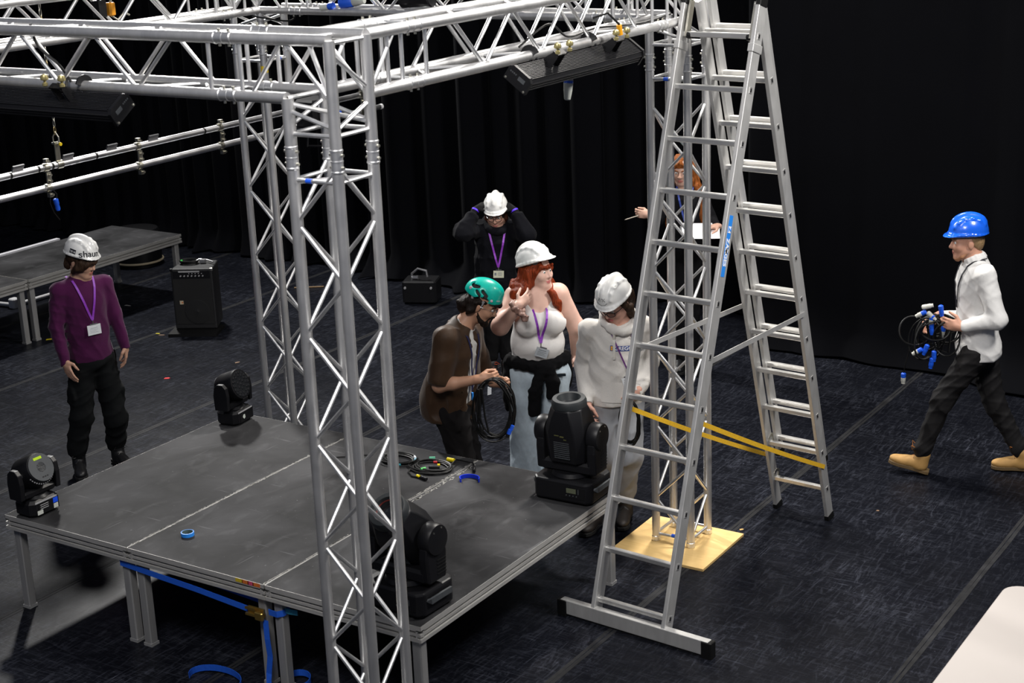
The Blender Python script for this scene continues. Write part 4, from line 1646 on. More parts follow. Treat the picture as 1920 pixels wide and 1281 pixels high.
# teal climbing helmet with vents
def climbing_helmet(c, A, body):
    k = .89
    g = lambda x, y, z: V3(c) + (A[0] * x + A[1] * y + A[2] * z) * k
    F = Field(.0040)
    F.ell(g(0, -.010, .045), A, (.110 * k, .142 * k, .118 * k), .02)
    F.ell(g(0, .02, .105), A, (.06 * k, .10 * k, .062 * k), .02)
    F.ell(g(0, -.008, .034), A, (.102 * k, .133 * k, .112 * k), .004, sub=True)
    F.cut(g(0, .10, .026), unit(-A[2]))
    for s in (-1, 1):
        F.ball(g(s * .13, .0, -.008), .050, .02, sub=True)
        for (y, z, l, tl, r) in ((-.075, .100, .022, .25, .0125), (-.040, .070, .017, -.6, .010), (.005, .085, .020, -.5, .011), (.030, .052, .015, -.5, .010), (-.11, .11, .012, .3, .008)):
            a = g(s * .10, y - l, z - l * tl)
            b = g(s * .10, y + l, z + l * tl)
            for e in (.0, .02, -.02, -.04):
                F.cone(a + A[0] * s * e, b + A[0] * s * e, r, r * .8, .004, sub=True)
    o = field_object('climbing_helmet', F, HELM_T, body)
    m = MB()
    for s in (-1, 1):
        for (y, z, ry, rz) in ((-.105, .075, .011, .010), (.068, .058, .009, .014)):
            o_ = g(s * .3, y, z)
            h = surf(o, o_, -A[0] * s, .002)
            if h is not None:
                m.lathe([(.0001, .003), (ry * .7, .0025), (ry, .001), (ry, -.004)], h, A[0] * s, 12)
    m.build('rivet_pad', plain('pale_pink_pad', (.62, .48, .52), .5), o)
    inner = Field(.006)
    inner.ell(g(0, -.008, .036), A, (.094 * k, .124 * k, .104 * k), .01)
    inner.cut(g(0, 0, .045), -A[2])
    field_object('foam_liner', inner, plain('dark_liner', (.03, .025, .025), .8), o)
    m = MB()
    for s in (-1, 1):
        m.path([g(s * .092, .02, .03), g(s * .084, .012, -.02), g(s * .068, .008, -.075), g(s * .035, .035, -.118), g(0, .05, -.128)], 0, flat=(.016, .003), up=[tuple(A[0] * s)] * 3 + [tuple(-A[2])] * 2)
        m.path([g(s * .092, -.07, .03), g(s * .084, -.05, -.02), g(s * .070, .006, -.070)], 0, flat=(.014, .003), up=tuple(A[0] * s))
    m.build('chin_strap', plain('grey_webbing', (.30, .29, .30), .7), body)
    helmet_patch(o, g(0, 0, .05), A, 28, 8, .030, .009, plain('pale_print', (.35, .55, .52), .4), 'pale_mark')
    return o
climbing_helmet(q(0, -.006, .022), A, P)
# white T-shirt, then the open brown shirt over it
F = Field(.0065)
F.noise = folds(20, 0.0057, 18)
R, L = torso(F, J, (.155, .15, .15), (.108, .112, .108), .010)
F.cut(V3(J['pel']) + V3((0, 0, .05)), (0, 0, -1))
F.cone(lerp(J['neck'], hc, .05), lerp(J['neck'], hc, .7), .06, .07, .008, sub=True)
tee = field_object('white_tshirt', F, cloth('white_cotton', (.62, .61, .58), .9), P)
F = Field(.0065)
F.noise = folds(21, 0.006, 13, .7)
R, L = torso(F, J, (.165, .16, .16), (.115, .12, .12), .018, yoke=.062)
bk = -R[1]
hem = V3(J['pel']) + V3((0, 0, -.06))
F.ell(hem + V3((0, 0, .12)) + bk * .05, R, (.185, .165, .26), .06)
F.limb([J['rsh'], lerp(J['rsh'], J['relb'], .85)], [.080, .082], .03)
F.limb([J['lsh'], lerp(J['lsh'], J['lelb'], .85)], [.080, .082], .03)
for s in 'rl':
    e = unit(V3(J[s + 'elb']) - V3(J[s + 'sh']))
    F.cone(V3(J[s + 'elb']) + e * .055, V3(J[s + 'elb']) + e * .2, .082, .1, .006, sub=True)
F.cut(hem + R[1] * .0, V3((0, 0, -1)) - R[1] * .12)
F.cone(lerp(J['neck'], hc, .0) + R[1] * .01, lerp(J['neck'], hc, .7), .064, .085, .008, sub=True)
# the open front
fc = V3(J['neck']) + R[1] * .14
for i in range(8):
    t = i / 7
    a = lerp(J['neck'], hem, t) + R[1] * (.06 + .2) - R[0] * .035
    F.ell(a + V3((0, 0, -.02)), R, (.070, .190, .085), .004, sub=True)
shirt = field_object('brown_shirt', F, cloth('brown_satin_cotton', (.040, .020, .009), .55, scale=40, sheen=.1), P)
F = Field(.0055)
nk = V3(J['neck'])
pts = [nk + R[0] * s * .062 * math.cos(t) + R[1] * (.065 * math.sin(t) - .01) + R[2] * (.012 - .05 * max(0, math.sin(t))) for s, t in ((1, .9), (1, .3), (1, -.5), (1, -1.2), (-1, -1.2), (-1, -.5), (-1, .3), (-1, .9))]
pts = [nk + R[1] * .10 + R[0] * .055 - R[2] * .10] + pts + [nk + R[1] * .10 - R[0] * .055 - R[2] * .10]
F.limb(pts, [.012, .018, .02, .02, .02, .02, .02, .02, .018, .012], .01)
field_object('shirt_collar', F, MATS['brown_satin_cotton'], P)
m = MB()
for i in range(5):
    t = .12 + .17 * i
    a = lerp(J['neck'], hem, t) - R[0] * .118
    h = surf(shirt, a + R[1] * .6, -R[1], -.001)
    if h is not None:
        m.lathe([(.0055, -.002), (.0055, .002), (.003, .003)], h, R[1], 10)
m.build('shirt_buttons', plain('brown_button', (.05, .025, .012), .35), P)
F = Field(.007)
F.noise = folds(22, 0.0114, 18, .8)
F.ell(V3(J['pel']) + V3((0, 0, -.02)), R, (.155, .12, .11), .05)
for s in 'rl':
    an = V3(down(J[s + 'kne'], .1))
    F.limb([J[s + 'hip'], J[s + 'kne'], an + V3((0, 0, .0))], [.105, .088, .078], .03)
    F.ell(lerp(J[s + 'hip'], J[s + 'kne'], .72) + (R[0] if s == 'l' else -R[0]) * .08, R, (.03, .07, .08), .012)
field_object('cargo_trousers', F, cloth('dark_brown_black_cotton', (.0055, .0046, .0050), .9), P)
for s in 'rl':
    an = V3(J[s + 'kne'])
    fd = unit(V3((.8, .55, 0)))
    shoe(J, s, BOOT_BK, SOLE_BK, P, heel=(an[0] - fd[0] * .06, an[1] - fd[1] * .06, .0125), dirv=(an[0] + fd[0] * .21, an[1] + fd[1] * .21, .0125), name='boot')
LAN_NAVY = plain('navy_patterned_lanyard', (.012, .016, .075), .5, var=.8, scale=160)
m = MB()
top = V3(J['neck'])
for s in (-1, 1):
    pts = []
    for i in range(12):
        t = i / 11
        a = lerp(top, V3(J['pel']) + V3((0, 0, .16)), t) - R[0] * .03 + R[0] * s * (.062 * (1 - t))
        h = surf(tee, a + R[1] * .5, -R[1], .018)
        pts.append(h if h is not None else a + R[1] * .12)
    m.path([top + R[0] * s * .062 - R[1] * .05 + R[2] * .03] + pts, 0, flat=(.015, .0025), up=tuple(R[1]))
m.build('lanyard', LAN_NAVY, P, smooth=False)
tip = pts[-1]
m = MB()
m.box(tuple(tip + V3((0, 0, -.035))), (.02, .012, .05), Matrix([tuple(R[0]), tuple(R[1]), (0, 0, 1)]).transposed())
m.build('blue_key_tag', plain('bright_blue_plastic', (.02, .25, .8), .35), P, smooth=False, bevel=.003)
PERSON_P2 = dict(hand=V3(J['rwr']) + unit(V3(J['rwr']) - V3(J['relb'])) * .085, R=R)

# ---- P3: red hair, white vest top, pale jeans ----------------------------------
J = JOINTS['P3']
P = thing('person', (1.86, 2.95, 0), 'red-haired person in white vest and pale wide jeans, looking to the right', 'person')
A = head_axes(J['hv'], 52, 2)
hc = V3(J['head'])
sk = skin_mat('pale', (.66, .42, .34), (.55, .17, .16))
F = Field(.0052)
g = head(F, hc, A, .98, fem=True, full=1.12, neck=J['neck'], neck_r=.056)
R, L = torso(F, J, (.155, .165, .185), (.12, .135, .135), 0, yoke=.062)
up = R[2]
for s in (-1, 1):
    F.ell(V3(J['neck']) - up * .19 + R[0] * s * .082 + R[1] * .115, R, (.082, .075, .085), .04)
F.limb([J['rsh'], J['relb'], J['rwr']], [.070, .056, .034], .03)
F.limb([J['lsh'], J['lelb'], J['lwr']], [.070, .054, .033], .03)
toneck = unit(V3(J['neck']) + R[1] * .06 + V3((0, 0, .03)) - V3(J['rwr']))
hand(F, J['rwr'], toneck + V3((0, 0, .35)) + R[0] * .5, R[1] + V3((0, 0, .2)), V3((0, 0, 1)) - R[0] * .5, (.30, .35, .4, .45), .95, spread=.12, thumb_in=.0)
hand(F, J['lwr'], V3((-.25, -.15, -.8)), R[0] - R[1] * .2, R[1], .5, .92)
body = field_object('body', F, sk, P, lips_pick(g, hc, A, .98))
face_parts(P, hc, A, .98, HAIR_RED, looking=(.25, .05))
# vest
F = Field(.0058)
F.noise = folds(31, 0.0042, 16, 1.6)
R, L = torso(F, J, (.155, .165, .185), (.12, .135, .135), .008, yoke=.03)
for s in (-1, 1):
    F.ell(V3(J['neck']) - up * .19 + R[0] * s * .082 + R[1] * .118, R, (.088, .080, .090), .035)
F.ell(V3(J['neck']) - up * .36 + R[1] * .02, R, (.165, .15, .10), .05)
F.cut(V3(J['neck']) - up * .44, -up)
for s in (-1, 1):
    sh = V3(J['lsh'] if s > 0 else J['rsh'])
    F.ell(sh + R[0] * s * .040 - up * .045, R, (.085, .20, .115), .012, sub=True)
F.ell(V3(J['neck']) + R[1] * .10 + up * .0, R, (.080, .16, .115), .012, sub=True)
F.ell(V3(J['neck']) - R[1] * .10 + up * .0, R, (.085, .12, .09), .012, sub=True)
F.cut(V3(J['neck']) + up * .012, up)
vest = field_object('white_vest', F, cloth('white_rib_cotton', (.74, .72, .70), .9, var=.05, scale=200, bump=.06), P)
# jeans, wide legged
F = Field(.0065)
F.noise = folds(32, 0.0114, 15, .55)
pel = V3(J['pel'])
F.ell(pel + V3((0, 0, -.04)), R, (.200, .150, .15), .05)
for s in 'rl':
    sg = 1 if s == 'l' else -1
    kn = V3(J[s + 'kne'])
    an = V3((kn[0], kn[1], .05)) + R[0] * sg * .01
    F.limb([J[s + 'hip'], kn, an], [.128, .104, .112], .018)
F.cut(V3((0, 0, .035)), (0, 0, -1))
F.cut(pel + V3((0, 0, .075)), (0, 0, 1))
JEANS = plain('pale_blue_denim', (.50, .59, .66), .85, var=.16, scale=45, bump=.15)
field_object('wide_jeans', F, JEANS, P)
for s in 'rl':
    kn = V3(J[s + 'kne'])
    fd = unit(R[1] * V3((1, 1, 0)))
    shoe(J, s, BOOT_BK, SOLE_BK, P, heel=(kn[0] - fd[0] * .07, kn[1] - fd[1] * .07, .0125), dirv=(kn[0] + fd[0] * .18, kn[1] + fd[1] * .18, .0125), name='shoe')
# jacket tied round the waist
F = Field(.0065)
F.noise = folds(33, 0.005, 26, 1.2)
for i in range(20):
    t0, t1 = 2 * PI * i / 20, 2 * PI * (i + 1) / 20
    f = lambda t: pel + R[0] * .196 * math.cos(t) + R[1] * .150 * math.sin(t) + V3((0, 0, .065 + .012 * math.sin(3 * t)))
    F.ell(f(t0), np.array([R[0], R[1], R[2]]), (.034, .030, .046), .03)
fr0 = pel + R[1] * .168 + V3((0, 0, .055)) + R[0] * .01
F.ell(fr0, R, (.050, .032, .045), .03)
for (x0, x1, x2, ln) in ((-.02, -.065, -.075, .31), (.03, .055, .050, .20)):
    for w_ in (-.022, 0, .022):
        F.limb([fr0 + R[0] * (x0 + w_ * .5), fr0 + R[0] * (x1 + w_) - V3((0, 0, ln * .5)) + R[1] * .012, fr0 + R[0] * (x2 + w_) - V3((0, 0, ln)) + R[1] * .004], [.022, .024, .022], .022)
bk = pel - R[1] * .14
F.ell(bk - V3((0, 0, .12)), R, (.17, .04, .2), .04)
F.ell(pel - R[0] * .215 - V3((0, 0, .12)), R, (.03, .07, .17), .03)
F.ell(pel + R[0] * .215 - V3((0, 0, .06)) - R[1] * .06, R, (.03, .07, .12), .03)
field_object('tied_jacket', F, cloth('black_fleece', (.0035, .0035, .0045), .95), P)
# phone in the pocket
h = V3(pel) + R[0] * .125 + R[1] * .148 + V3((0, 0, -.012))
m = MB()
m.box(tuple(h), (.062, .012, .02), Matrix([tuple(R[0]), tuple(unit(R[1] + R[0] * .35)), (0, 0, 1)]).transposed())
m.build('phone', plain('phone_black', (.01, .015, .02), .2), P, bevel=.003)
# long red hair
q = lambda x, y, z: hc + (A[0] * x + A[1] * y + A[2] * z) * .98
F = Field(.0050)
F.noise = folds(34, 0.0055, 80, .22, ridge=False)
F.ell(q(0, -.022, .032), A, (.084, .098, .09), .02)
rs = np.random.RandomState(5)
nk = V3(J['neck'])
for s in (-1, 1):
    sh = V3(J['lsh'] if s > 0 else J['rsh'])
    for i in range(9):
        u_ = i / 8
        st = q(-s * (.075 - .02 * u_) * -1 if False else (s * .0), 0, 0)
    # strands fall from the sides and the back of the head over each shoulder
for i in range(22):
    az = -1.85 + 3.7 * i / 21            # around the back, 0 = straight back
    r0 = q(.080 * math.sin(az), -.020 - .085 * math.cos(az), .0 + .02 * rs.rand())
    r1 = q(.088 * math.sin(az) * 1.05, -.030 - .090 * math.cos(az), -.075)
    out = unit(r1 - hc * 1.0 - A[2] * ((r1 - hc) @ A[2]))
    sd = abs(math.sin(az))
    r2 = nk + out * (.120 + .05 * rs.rand()) + V3((0, 0, .015 + .03 * rs.rand()))
    r3 = nk + out * (.165 + .06 * rs.rand() * (1 + sd)) + V3((0, 0, -.05 - .07 * rs.rand()))
    F.limb([r0, r1, r2, r3], [.022, .024, .026, .010], .018)
# a lock over the left collar bone, and the fringe
F.limb([q(-.07, .02, -.05), nk + R[0] * .075 + R[1] * .075 + V3((0, 0, .02)), nk + R[0] * .115 + R[1] * .105 + V3((0, 0, -.06)), nk + R[0] * .135 + R[1] * .10 + V3((0, 0, -.12))], [.022, .026, .022, .008], .015)
F.limb([q(-.055, .075, .035), q(-.069, .058, .0), q(-.074, .03, -.05)], [.010, .012, .014], .012)
F.limb([q(.055, .072, .04), q(.072, .045, .0), q(.082, .0, -.05)], [.008, .010, .014], .012)
F.limb([q(-.05, .085, .038), q(0, .098, .034), q(.05, .085, .038)], [.008, .009, .008], .012)
F.ell(q(0, .085, -.05), A, (.056, .075, .075), .01, sub=True)
field_object('long_red_hair', F, HAIR_RED, P)
Ah = head_axes(J['hv'], 54, 19)
hel = helmet('helmet', hc + A[2] * .034 - A[1] * .012, Ah, HELM_W, P, peak=.036, brim=.010, low_back=.012)
# scrunchie on the raised wrist
m = MB()
w0 = V3(J['rwr'])
ax = unit(V3(J['rwr']) - V3(J['relb']))
u0 = unit(np.cross(ax, (0, 0, 1)))
v0 = np.cross(ax, u0)
F = Field(.0045)
F.noise = folds(36, 0.006, 110, 1, ridge=False)
for i in range(14):
    t = 2 * PI * i / 14
    F.ball(w0 - ax * .012 + (u0 * math.cos(t) + v0 * math.sin(t)) * .040, .019, .006)
F.limb([w0 - ax * .01 + R[1] * .045 - V3((0, 0, .02)), w0 + R[1] * .055 - V3((0, 0, .07)) + R[0] * .03], [.018, .024], .01)
F.cone(w0 - ax * .1, w0 + ax * .06, .030, .030, .004, sub=True)
field_object('scrunchie', F, plain('taupe_satin', (.26, .15, .12), .5, var=.5, scale=60), P)
lanyard(vest, R, nk + R[1] * .01, .068, .31, LAN_PURPLE, [plain('clear_card', (.42, .45, .48), .25), LINES, CARD_INK], P, card=(.085, .062), side=(-.012, 0), tilt=-.35)
# ---- P4: pale hoodie, white helmet with a drawn face --------------------------
J = JOINTS['P4']
P = thing('person', (2.56, 2.70, 0), 'person in pale grey hoodie and white helmet looking down behind the ladder', 'person')
A = head_axes(J['hv'], -38, -30, 4)
hc = V3(J['head'])
sk = skin_mat('rosy', (.60, .33, .25), (.58, .12, .13))
F = Field(.0052)
g = head(F, hc, A, 1.0, fem=True, neck=J['neck'], neck_r=.052)
R, L = torso(F, J, (.15, .13, .15), (.10, .09, .10), 0)
for s in 'rl':
    F.limb([J[s + 'sh'], J[s + 'elb'], J[s + 'wr']], [.046, .037, .026], .02)
hand(F, J['rwr'], V3((.12, -.05, -1)), R[1] * .6 - R[0], R[1] + R[0] * .2, .4, .95)
hand(F, J['lwr'], V3((-.45, -.1, -.8)), R[0] * .4 + R[1], R[1] - R[0], .9, .95, thumb_in=.8)
body = field_object('body', F, sk, P, lips_pick(g, hc, A, 1))
face_parts(P, hc, A, 1.0, HAIR_BR, looking=(0, -.35))
glasses(P, hc, A, 1.0, FRAME_BK, w=.0245, hgt=.018, thin=.0024)
q = lambda x, y, z: hc + A[0] * x + A[1] * y + A[2] * z
F = Field(.0068)
F.noise = folds(41, 0.0065, 15, 1.1)
R, L = torso(F, J, (.160, .160, .165), (.115, .12, .125), .016, yoke=.050)
for s in 'rl':
    e = unit(V3(J[s + 'wr']) - V3(J[s + 'elb']))
    F.limb([J[s + 'sh'], J[s + 'elb'], V3(J[s + 'wr']) - e * .05], [.064, .064, .053], .02)
    F.limb([V3(J[s + 'wr']) - e * .055, V3(J[s + 'wr']) - e * .0], [.040, .038], .006)
    F.cone(V3(J[s + 'wr']) + e * .055, V3(J[s + 'wr']) + e * .2, .046, .06, .004, sub=True)
F.cut(V3(J['pel']) + V3((0, 0, -.025)), (0, 0, -1))
F.cone(V3(J['neck']) - R[1] * .01, lerp(J['neck'], hc, .7), .066, .08, .008, sub=True)
HOODM = plain('pale_grey_fleece', (.60, .575, .54), .95, var=.07, scale=120, bump=.12, sheen=.2)
hoodie = field_object('grey_hoodie', F, HOODM, P)
F = Field(.0060)
F.noise = folds(42, 0.0076, 20, 1)
nk = V3(J['neck'])
ring = [nk + R[0] * .098 * math.cos(t) + R[1] * (.105 * math.sin(t) + .012) + V3((0, 0, .035 - .055 * math.sin(t))) for t in np.linspace(0, 2 * PI, 17)]
F.limb(ring, [.027] * 17, .02)
F.limb([nk - R[1] * .11 + R[0] * .05 + V3((0, 0, .05)), nk - R[1] * .15 - V3((0, 0, .03)), nk - R[1] * .12 - R[0] * .05 + V3((0, 0, .05))], [.045, .06, .045], .03)
F.cone(nk - V3((0, 0, .02)), lerp(J['neck'], hc, .8), .068, .085, .01, sub=True)
field_object('hood', F, HOODM, P)
m = MB()
m.lathe([(.060, -.03), (.064, 0), (.058, .02)], nk + R[1] * .004, unit(hc - nk), 20)
m.build('black_undershirt', cloth('black_jersey', (.006, .006, .008), .9), P)
for s in (-1, 1):
    m = MB()
    pts = []
    for i in range(8):
        t = i / 7
        a = nk + R[0] * (s * (.060 + .004 * t) + .01) + R[1] * .1 - V3((0, 0, .07 + .125 * t * (1.0 if s < 0 else 1.05)))
        h = surf(hoodie, a + R[1] * .5, -R[1], .006)
        pts.append(h if h is not None else a)
    m.path([nk + R[0] * (s * .060 + .01) + R[1] * .125 - V3((0, 0, .035))] + pts, 0, flat=(.015, .006), up=tuple(R[1]))
    m.build('drawstring', plain('cream_cord', (.62, .60, .55), .8), P, smooth=False)
# chest logo
lc = nk - V3((0, 0, .125))
def on_hoodie(co, dx=0, dy=0, lay=.0008):
    a = lc - R[0] * 0 + R[0] * (co[0] + dx) + R[2] * (co[1] + dy)
    h = surf(hoodie, a + R[1] * .6, -R[1], lay)
    return h if h is not None else a + R[1] * .13
def cloth_patch(w, hgt, dx, dy, mat, name, lay):
    vs, n = [], 8
    for j in range(3):
        for i in range(n + 1):
            vs.append(on_hoodie(((i / n - .5) * w, (j / 2 - .5) * hgt), dx, dy, lay))
    fs = [(j * (n + 1) + i, j * (n + 1) + i + 1, (j + 1) * (n + 1) + i + 1, (j + 1) * (n + 1) + i) for j in range(2) for i in range(n)]
    mb = MB()
    mb.add(vs, fs)
    o = mb.build(name, mat, LOGO_PARENT)
    return o
LOGO_PARENT = hoodie
cloth_patch(.150, .034, .0, 0, plain('logo_blue', (.02, .05, .25), .8), 'logo_band', .0022)
for (dx, dy) in ((-.066, .007), (-.066, -.007), (-.053, .007), (-.053, -.007)):
    cloth_patch(.011, .012, dx, dy, plain('logo_yellow', (.75, .38, .02), .8), 'logo_square', .0032)
text_mesh('logo_letters', 'GREGGS', .034, plain('logo_white', (.75, .76, .78), .8), None, hoodie, proj=lambda co: Vector(on_hoodie((co.x, co.y), .014, 0, .0034 + .0005 * (co.z > 0))), bold=.0008)
cloth_patch(.23, .13, .0, -.285, HOODM, 'pouch_pocket', .006)
# grey jogging trousers
F = Field(.0065)
F.noise = folds(43, 0.0123, 16, .8)
F.ell(V3(J['pel']) + V3((0, 0, -.03)), R, (.165, .12, .12), .05)
for s in 'rl':
    an = V3(J[s + 'ank'])
    F.limb([J[s + 'hip'], J[s + 'kne'], an + V3((0, 0, .12)), an + V3((0, 0, .06))], [.105, .085, .070, .055], .03)
F.cut(V3(J['pel']) + V3((0, 0, .05)), (0, 0, 1))
field_object('jogging_trousers', F, plain('washed_grey_jersey', (.27, .28, .30), .9, var=.25, scale=14, bump=.1), P)
for s in 'rl':
    an = V3(J[s + 'ank'])
    fd = unit(V3((.35, -.93, 0)) if s == 'l' else V3((.1, -1, 0)))
    shoe(J, s, plain('dark_brown_boot', (.018, .014, .012), .6, var=.4), SOLE_BK, P, heel=(an[0] - fd[0] * .06, an[1] - fd[1] * .06, .0125), dirv=(an[0] + fd[0] * .21, an[1] + fd[1] * .21, .0125), name='boot', lace=BOOT_BK)
F = Field(.005)
F.noise = folds(44, 0.004, 80, .3, ridge=False)
F.ell(q(0, -.02, .03), A, (.083, .095, .085), .02)
for s in (-1, 1):
    F.limb([q(s * .075, .01, .02), q(s * .082, -.02, -.04), q(s * .07, -.03, -.105), q(s * .06, -.02, -.13)], [.020, .026, .024, .012], .015)
F.limb([q(.04, -.09, 0), q(.03, -.10, -.07)], [.04, .03], .03)
F.limb([q(-.04, -.09, 0), q(-.03, -.10, -.07)], [.04, .03], .03)
F.ell(q(0, .07, -.04), A, (.062, .062, .07), .01, sub=True)
field_object('hair', F, HAIR_BR, P)
hel = helmet('helmet', q(0, -.004, .030), A, HELM_W, P, peak=.016, vents=True, brim=.009)
hcn = q(0, 0, .05)
def helmet_line(hel, pts, A, c, mat, name, r=.0014):
    """a pen stroke on the shell, points as (azimuth, elevation)"""
    m_ = MB()
    out = []
    for az, el in pts:
        az, el = math.radians(az), math.radians(el)
        d = A[1] * math.cos(az) * math.cos(el) + A[0] * math.sin(az) * math.cos(el) + A[2] * math.sin(el)
        h = surf(hel, V3(c) + d * .5, -d, .0004)
        if h is not None:
            out.append(h)
    m_.path(out, r, 5)
    return m_.build(name, mat, hel)
for pts in ([(14, 38), (4, 28)], [(4, 38), (14, 28)], [(-4, 38), (-14, 28)], [(-14, 38), (-4, 28)], [(-20, 22), (-12, 17), (0, 15), (12, 17), (20, 23)]):
    helmet_line(hel, [(-a, e) for a, e in pts], A, hcn, INK, 'drawn_face')
lanyard(hoodie, R, nk - V3((0, 0, .05)), .066, .225, plain('purple_gold_lanyard', (.12, .03, .16), .5, var=.7, scale=150), [CARD_WHITE, LINES, CARD_INK], P, card=(.078, .058), side=(.035, 0), strap=.010, tilt=.35)

# ---- P5: black hoodie, both hands on the white helmet --------------------------
J = JOINTS['P5']
P = thing('person', (.22, 4.93, 0), 'person in black hoodie at the back, holding a white helmet on with both hands', 'person')
A = head_axes(J['hv'], -8, -14)
hc = V3(J['head'])
sk = skin_mat('fair2', (.48, .27, .20), (.38, .14, .12))
GLOVE = cloth('black_glove_knit', (.006, .006, .007), .9)
F = Field(.0052)
g = head(F, hc, A, .97, fem=True, neck=J['neck'], neck_r=.050)
R, L = torso(F, J, (.14, .13, .14), (.10, .09, .10), 0)
hel_c = hc + A[2] * .055
for s in 'rl':
    F.limb([J[s + 'sh'], J[s + 'elb'], J[s + 'wr']], [.044, .036, .025], .02)
    sg = 1 if s == 'l' else -1
    tgt = hel_c + R[0] * sg * .095 + V3((0, 0, .035)) - V3(J[s + 'wr'])
    hand(F, J[s + 'wr'], tgt + A[1] * .02, R[0] * sg + R[1] * .5, A[1] - V3((0, 0, .3)), .30, .92)
def glove_pick(P_, r):
    for s in 'rl':
        d = np.linalg.norm(P_ - V3(J[s + 'wr']), axis=1)
        e = V3(J[s + 'wr']) - V3(J[s + 'elb'])
        r = np.where((d < .112), 2, r)
    return r
body = field_object('body', F, sk + [GLOVE], P, lips_pick(g, hc, A, .97, glove_pick))
face_parts(P, hc, A, .97, HAIR_DK)
glasses(P, hc, A, .97, FRAME_BK, w=.0245, hgt=.018, thin=.002)
F = Field(.0068)
F.noise = folds(51, 0.0095, 16, 1.1)
R, L = torso(F, J, (.155, .16, .165), (.12, .12, .125), .018, yoke=.07)
for s in 'rl':
    e = unit(V3(J[s + 'wr']) - V3(J[s + 'elb']))
    F.limb([J[s + 'sh'], J[s + 'elb'], V3(J[s + 'wr']) - e * .07], [.068, .076, .056], .02)
    F.cone(V3(J[s + 'wr']) + e * .0, V3(J[s + 'wr']) + e * .2, .05, .07, .004, sub=True)
F.cut(V3(J['pel']) + V3((0, 0, -.12)), (0, 0, -1))
F.ell(V3(J['pel']) + V3((0, 0, -.05)), R, (.18, .14, .14), .04)
F.cut(V3(J['pel']) + V3((0, 0, -.10)), (0, 0, -1))
F.cone(V3(J['neck']) - R[1] * .01, lerp(J['neck'], hc, .7), .062, .075, .008, sub=True)
BLACKH = plain('black_hoodie_fleece', (.0042, .0044, .0066), .95, var=.15, scale=120, bump=.12, spec=.12, sheen=.02)
hoodie = field_object('black_hoodie', F, BLACKH, P)
F = Field(.006)
nk = V3(J['neck'])
ring = [nk + R[0] * .090 * math.cos(t) + R[1] * (.095 * math.sin(t) + .008) + V3((0, 0, .032 - .045 * math.sin(t))) for t in np.linspace(0, 2 * PI, 17)]
F.limb(ring, [.030] * 17, .02)
F.cone(nk - V3((0, 0, .02)), lerp(J['neck'], hc, .8), .062, .08, .01, sub=True)
field_object('hood', F, BLACKH, P)
F = Field(.0075)
F.noise = folds(52, 0.0095, 18, .8)
F.ell(V3(J['pel']) + V3((0, 0, -.03)), R, (.15, .11, .12), .05)
for s in 'rl':
    an = V3(J[s + 'ank'])
    F.limb([J[s + 'hip'], J[s + 'kne'], an + V3((0, 0, .03))], [.085, .07, .058], .03)
field_object('black_trousers', F, cloth('black_trouser_cotton', (.0032, .0032, .0038), .9), P)
for s in 'rl':
    an = V3(J[s + 'ank'])
    fd = unit(V3((J[s + 'toe'][0] - an[0], J[s + 'toe'][1] - an[1], 0)))
    shoe(J, s, plain('black_trainer', (.012, .010, .011), .6), plain('dark_sole', (.02, .015, .015), .7), P, heel=(an[0] - fd[0] * .06, an[1] - fd[1] * .06, .0125), dirv=(an[0] + fd[0] * .20, an[1] + fd[1] * .20, .0125), name='trainer', lace=plain('orange_lace', (.6, .08, .02), .6))
q = lambda x, y, z: hc + (A[0] * x + A[1] * y + A[2] * z) * .97
F = Field(.005)
F.noise = folds(53, 0.004, 80, .3, ridge=False)
F.ell(q(0, -.02, .03), A, (.08, .093, .083), .02)
for s in (-1, 1):
    F.limb([q(s * .075, .02, .02), q(s * .08, .0, -.04), q(s * .072, .0, -.08)], [.018, .020, .012], .015)
F.ell(q(0, .07, -.04), A, (.062, .062, .07), .01, sub=True)
field_object('hair', F, plain('auburn_hair', (.06, .018, .010), .5, var=.5, scale=90, bump=.5), P)
helmet('helmet', q(0, -.004, .030), A, HELM_W, P, peak=.018, brim=.010, sc=.87)
lanyard(hoodie, R, nk - V3((0, 0, .0)), .07, .30, LAN_PURPLE, [CARD_CREAM, PHOTO, CARD_INK], P, card=(.085, .058), side=(.0, 0))
for s, mt in (('r', plain('wrist_band_blue', (.10, .03, .75), .5)), ('l', plain('wrist_band_blue', (.10, .03, .75), .5))):
    e = unit(V3(J[s + 'wr']) - V3(J[s + 'elb']))
    m = MB()
    m.lathe([(.030, -.008), (.0325, -.006), (.0325, .006), (.030, .008)], V3(J[s + 'wr']) - e * .006, e, 16)
    m.build('wrist_band', mt, P)

# ---- P6: long ginger hair, black clothes, behind the ladder --------------------
J = JOINTS['P6']
P = thing('person', (1.48, 5.80, 0), 'ginger-haired person in black seen through the ladder, with pencil and paper', 'person')
A = head_axes(J['hv'], -12, -8)
hc = V3(J['head'])
sk = skin_mat('pale2', (.60, .37, .28), (.50, .17, .14))
F = Field(.0052)
g = head(F, hc, A, .98, fem=True, neck=J['neck'], neck_r=.050)
R, L = torso(F, J, (.14, .13, .14), (.10, .09, .10), 0)
for s in 'rl':
    F.limb([J[s + 'sh'], J[s + 'elb'], J[s + 'wr']], [.042, .034, .025], .02)
hv = V3(J['hv'])
right = np.cross(-unit(hv), (0, 0, 1))
hand(F, J['rwr'], hv * .2 - right * .9 + V3((0, 0, .15)), hv + V3((0, 0, .4)), V3((0, 0, 1)), (.7, .9, 1.0, 1.0), .92, thumb_in=.8)
hand(F, J['lwr'], hv * .6 - right * .8 + V3((0, 0, .1)), V3((0, 0, 1)), hv - right * .2, .35, .92)
body = field_object('body', F, sk, P, lips_pick(g, hc, A, .98))
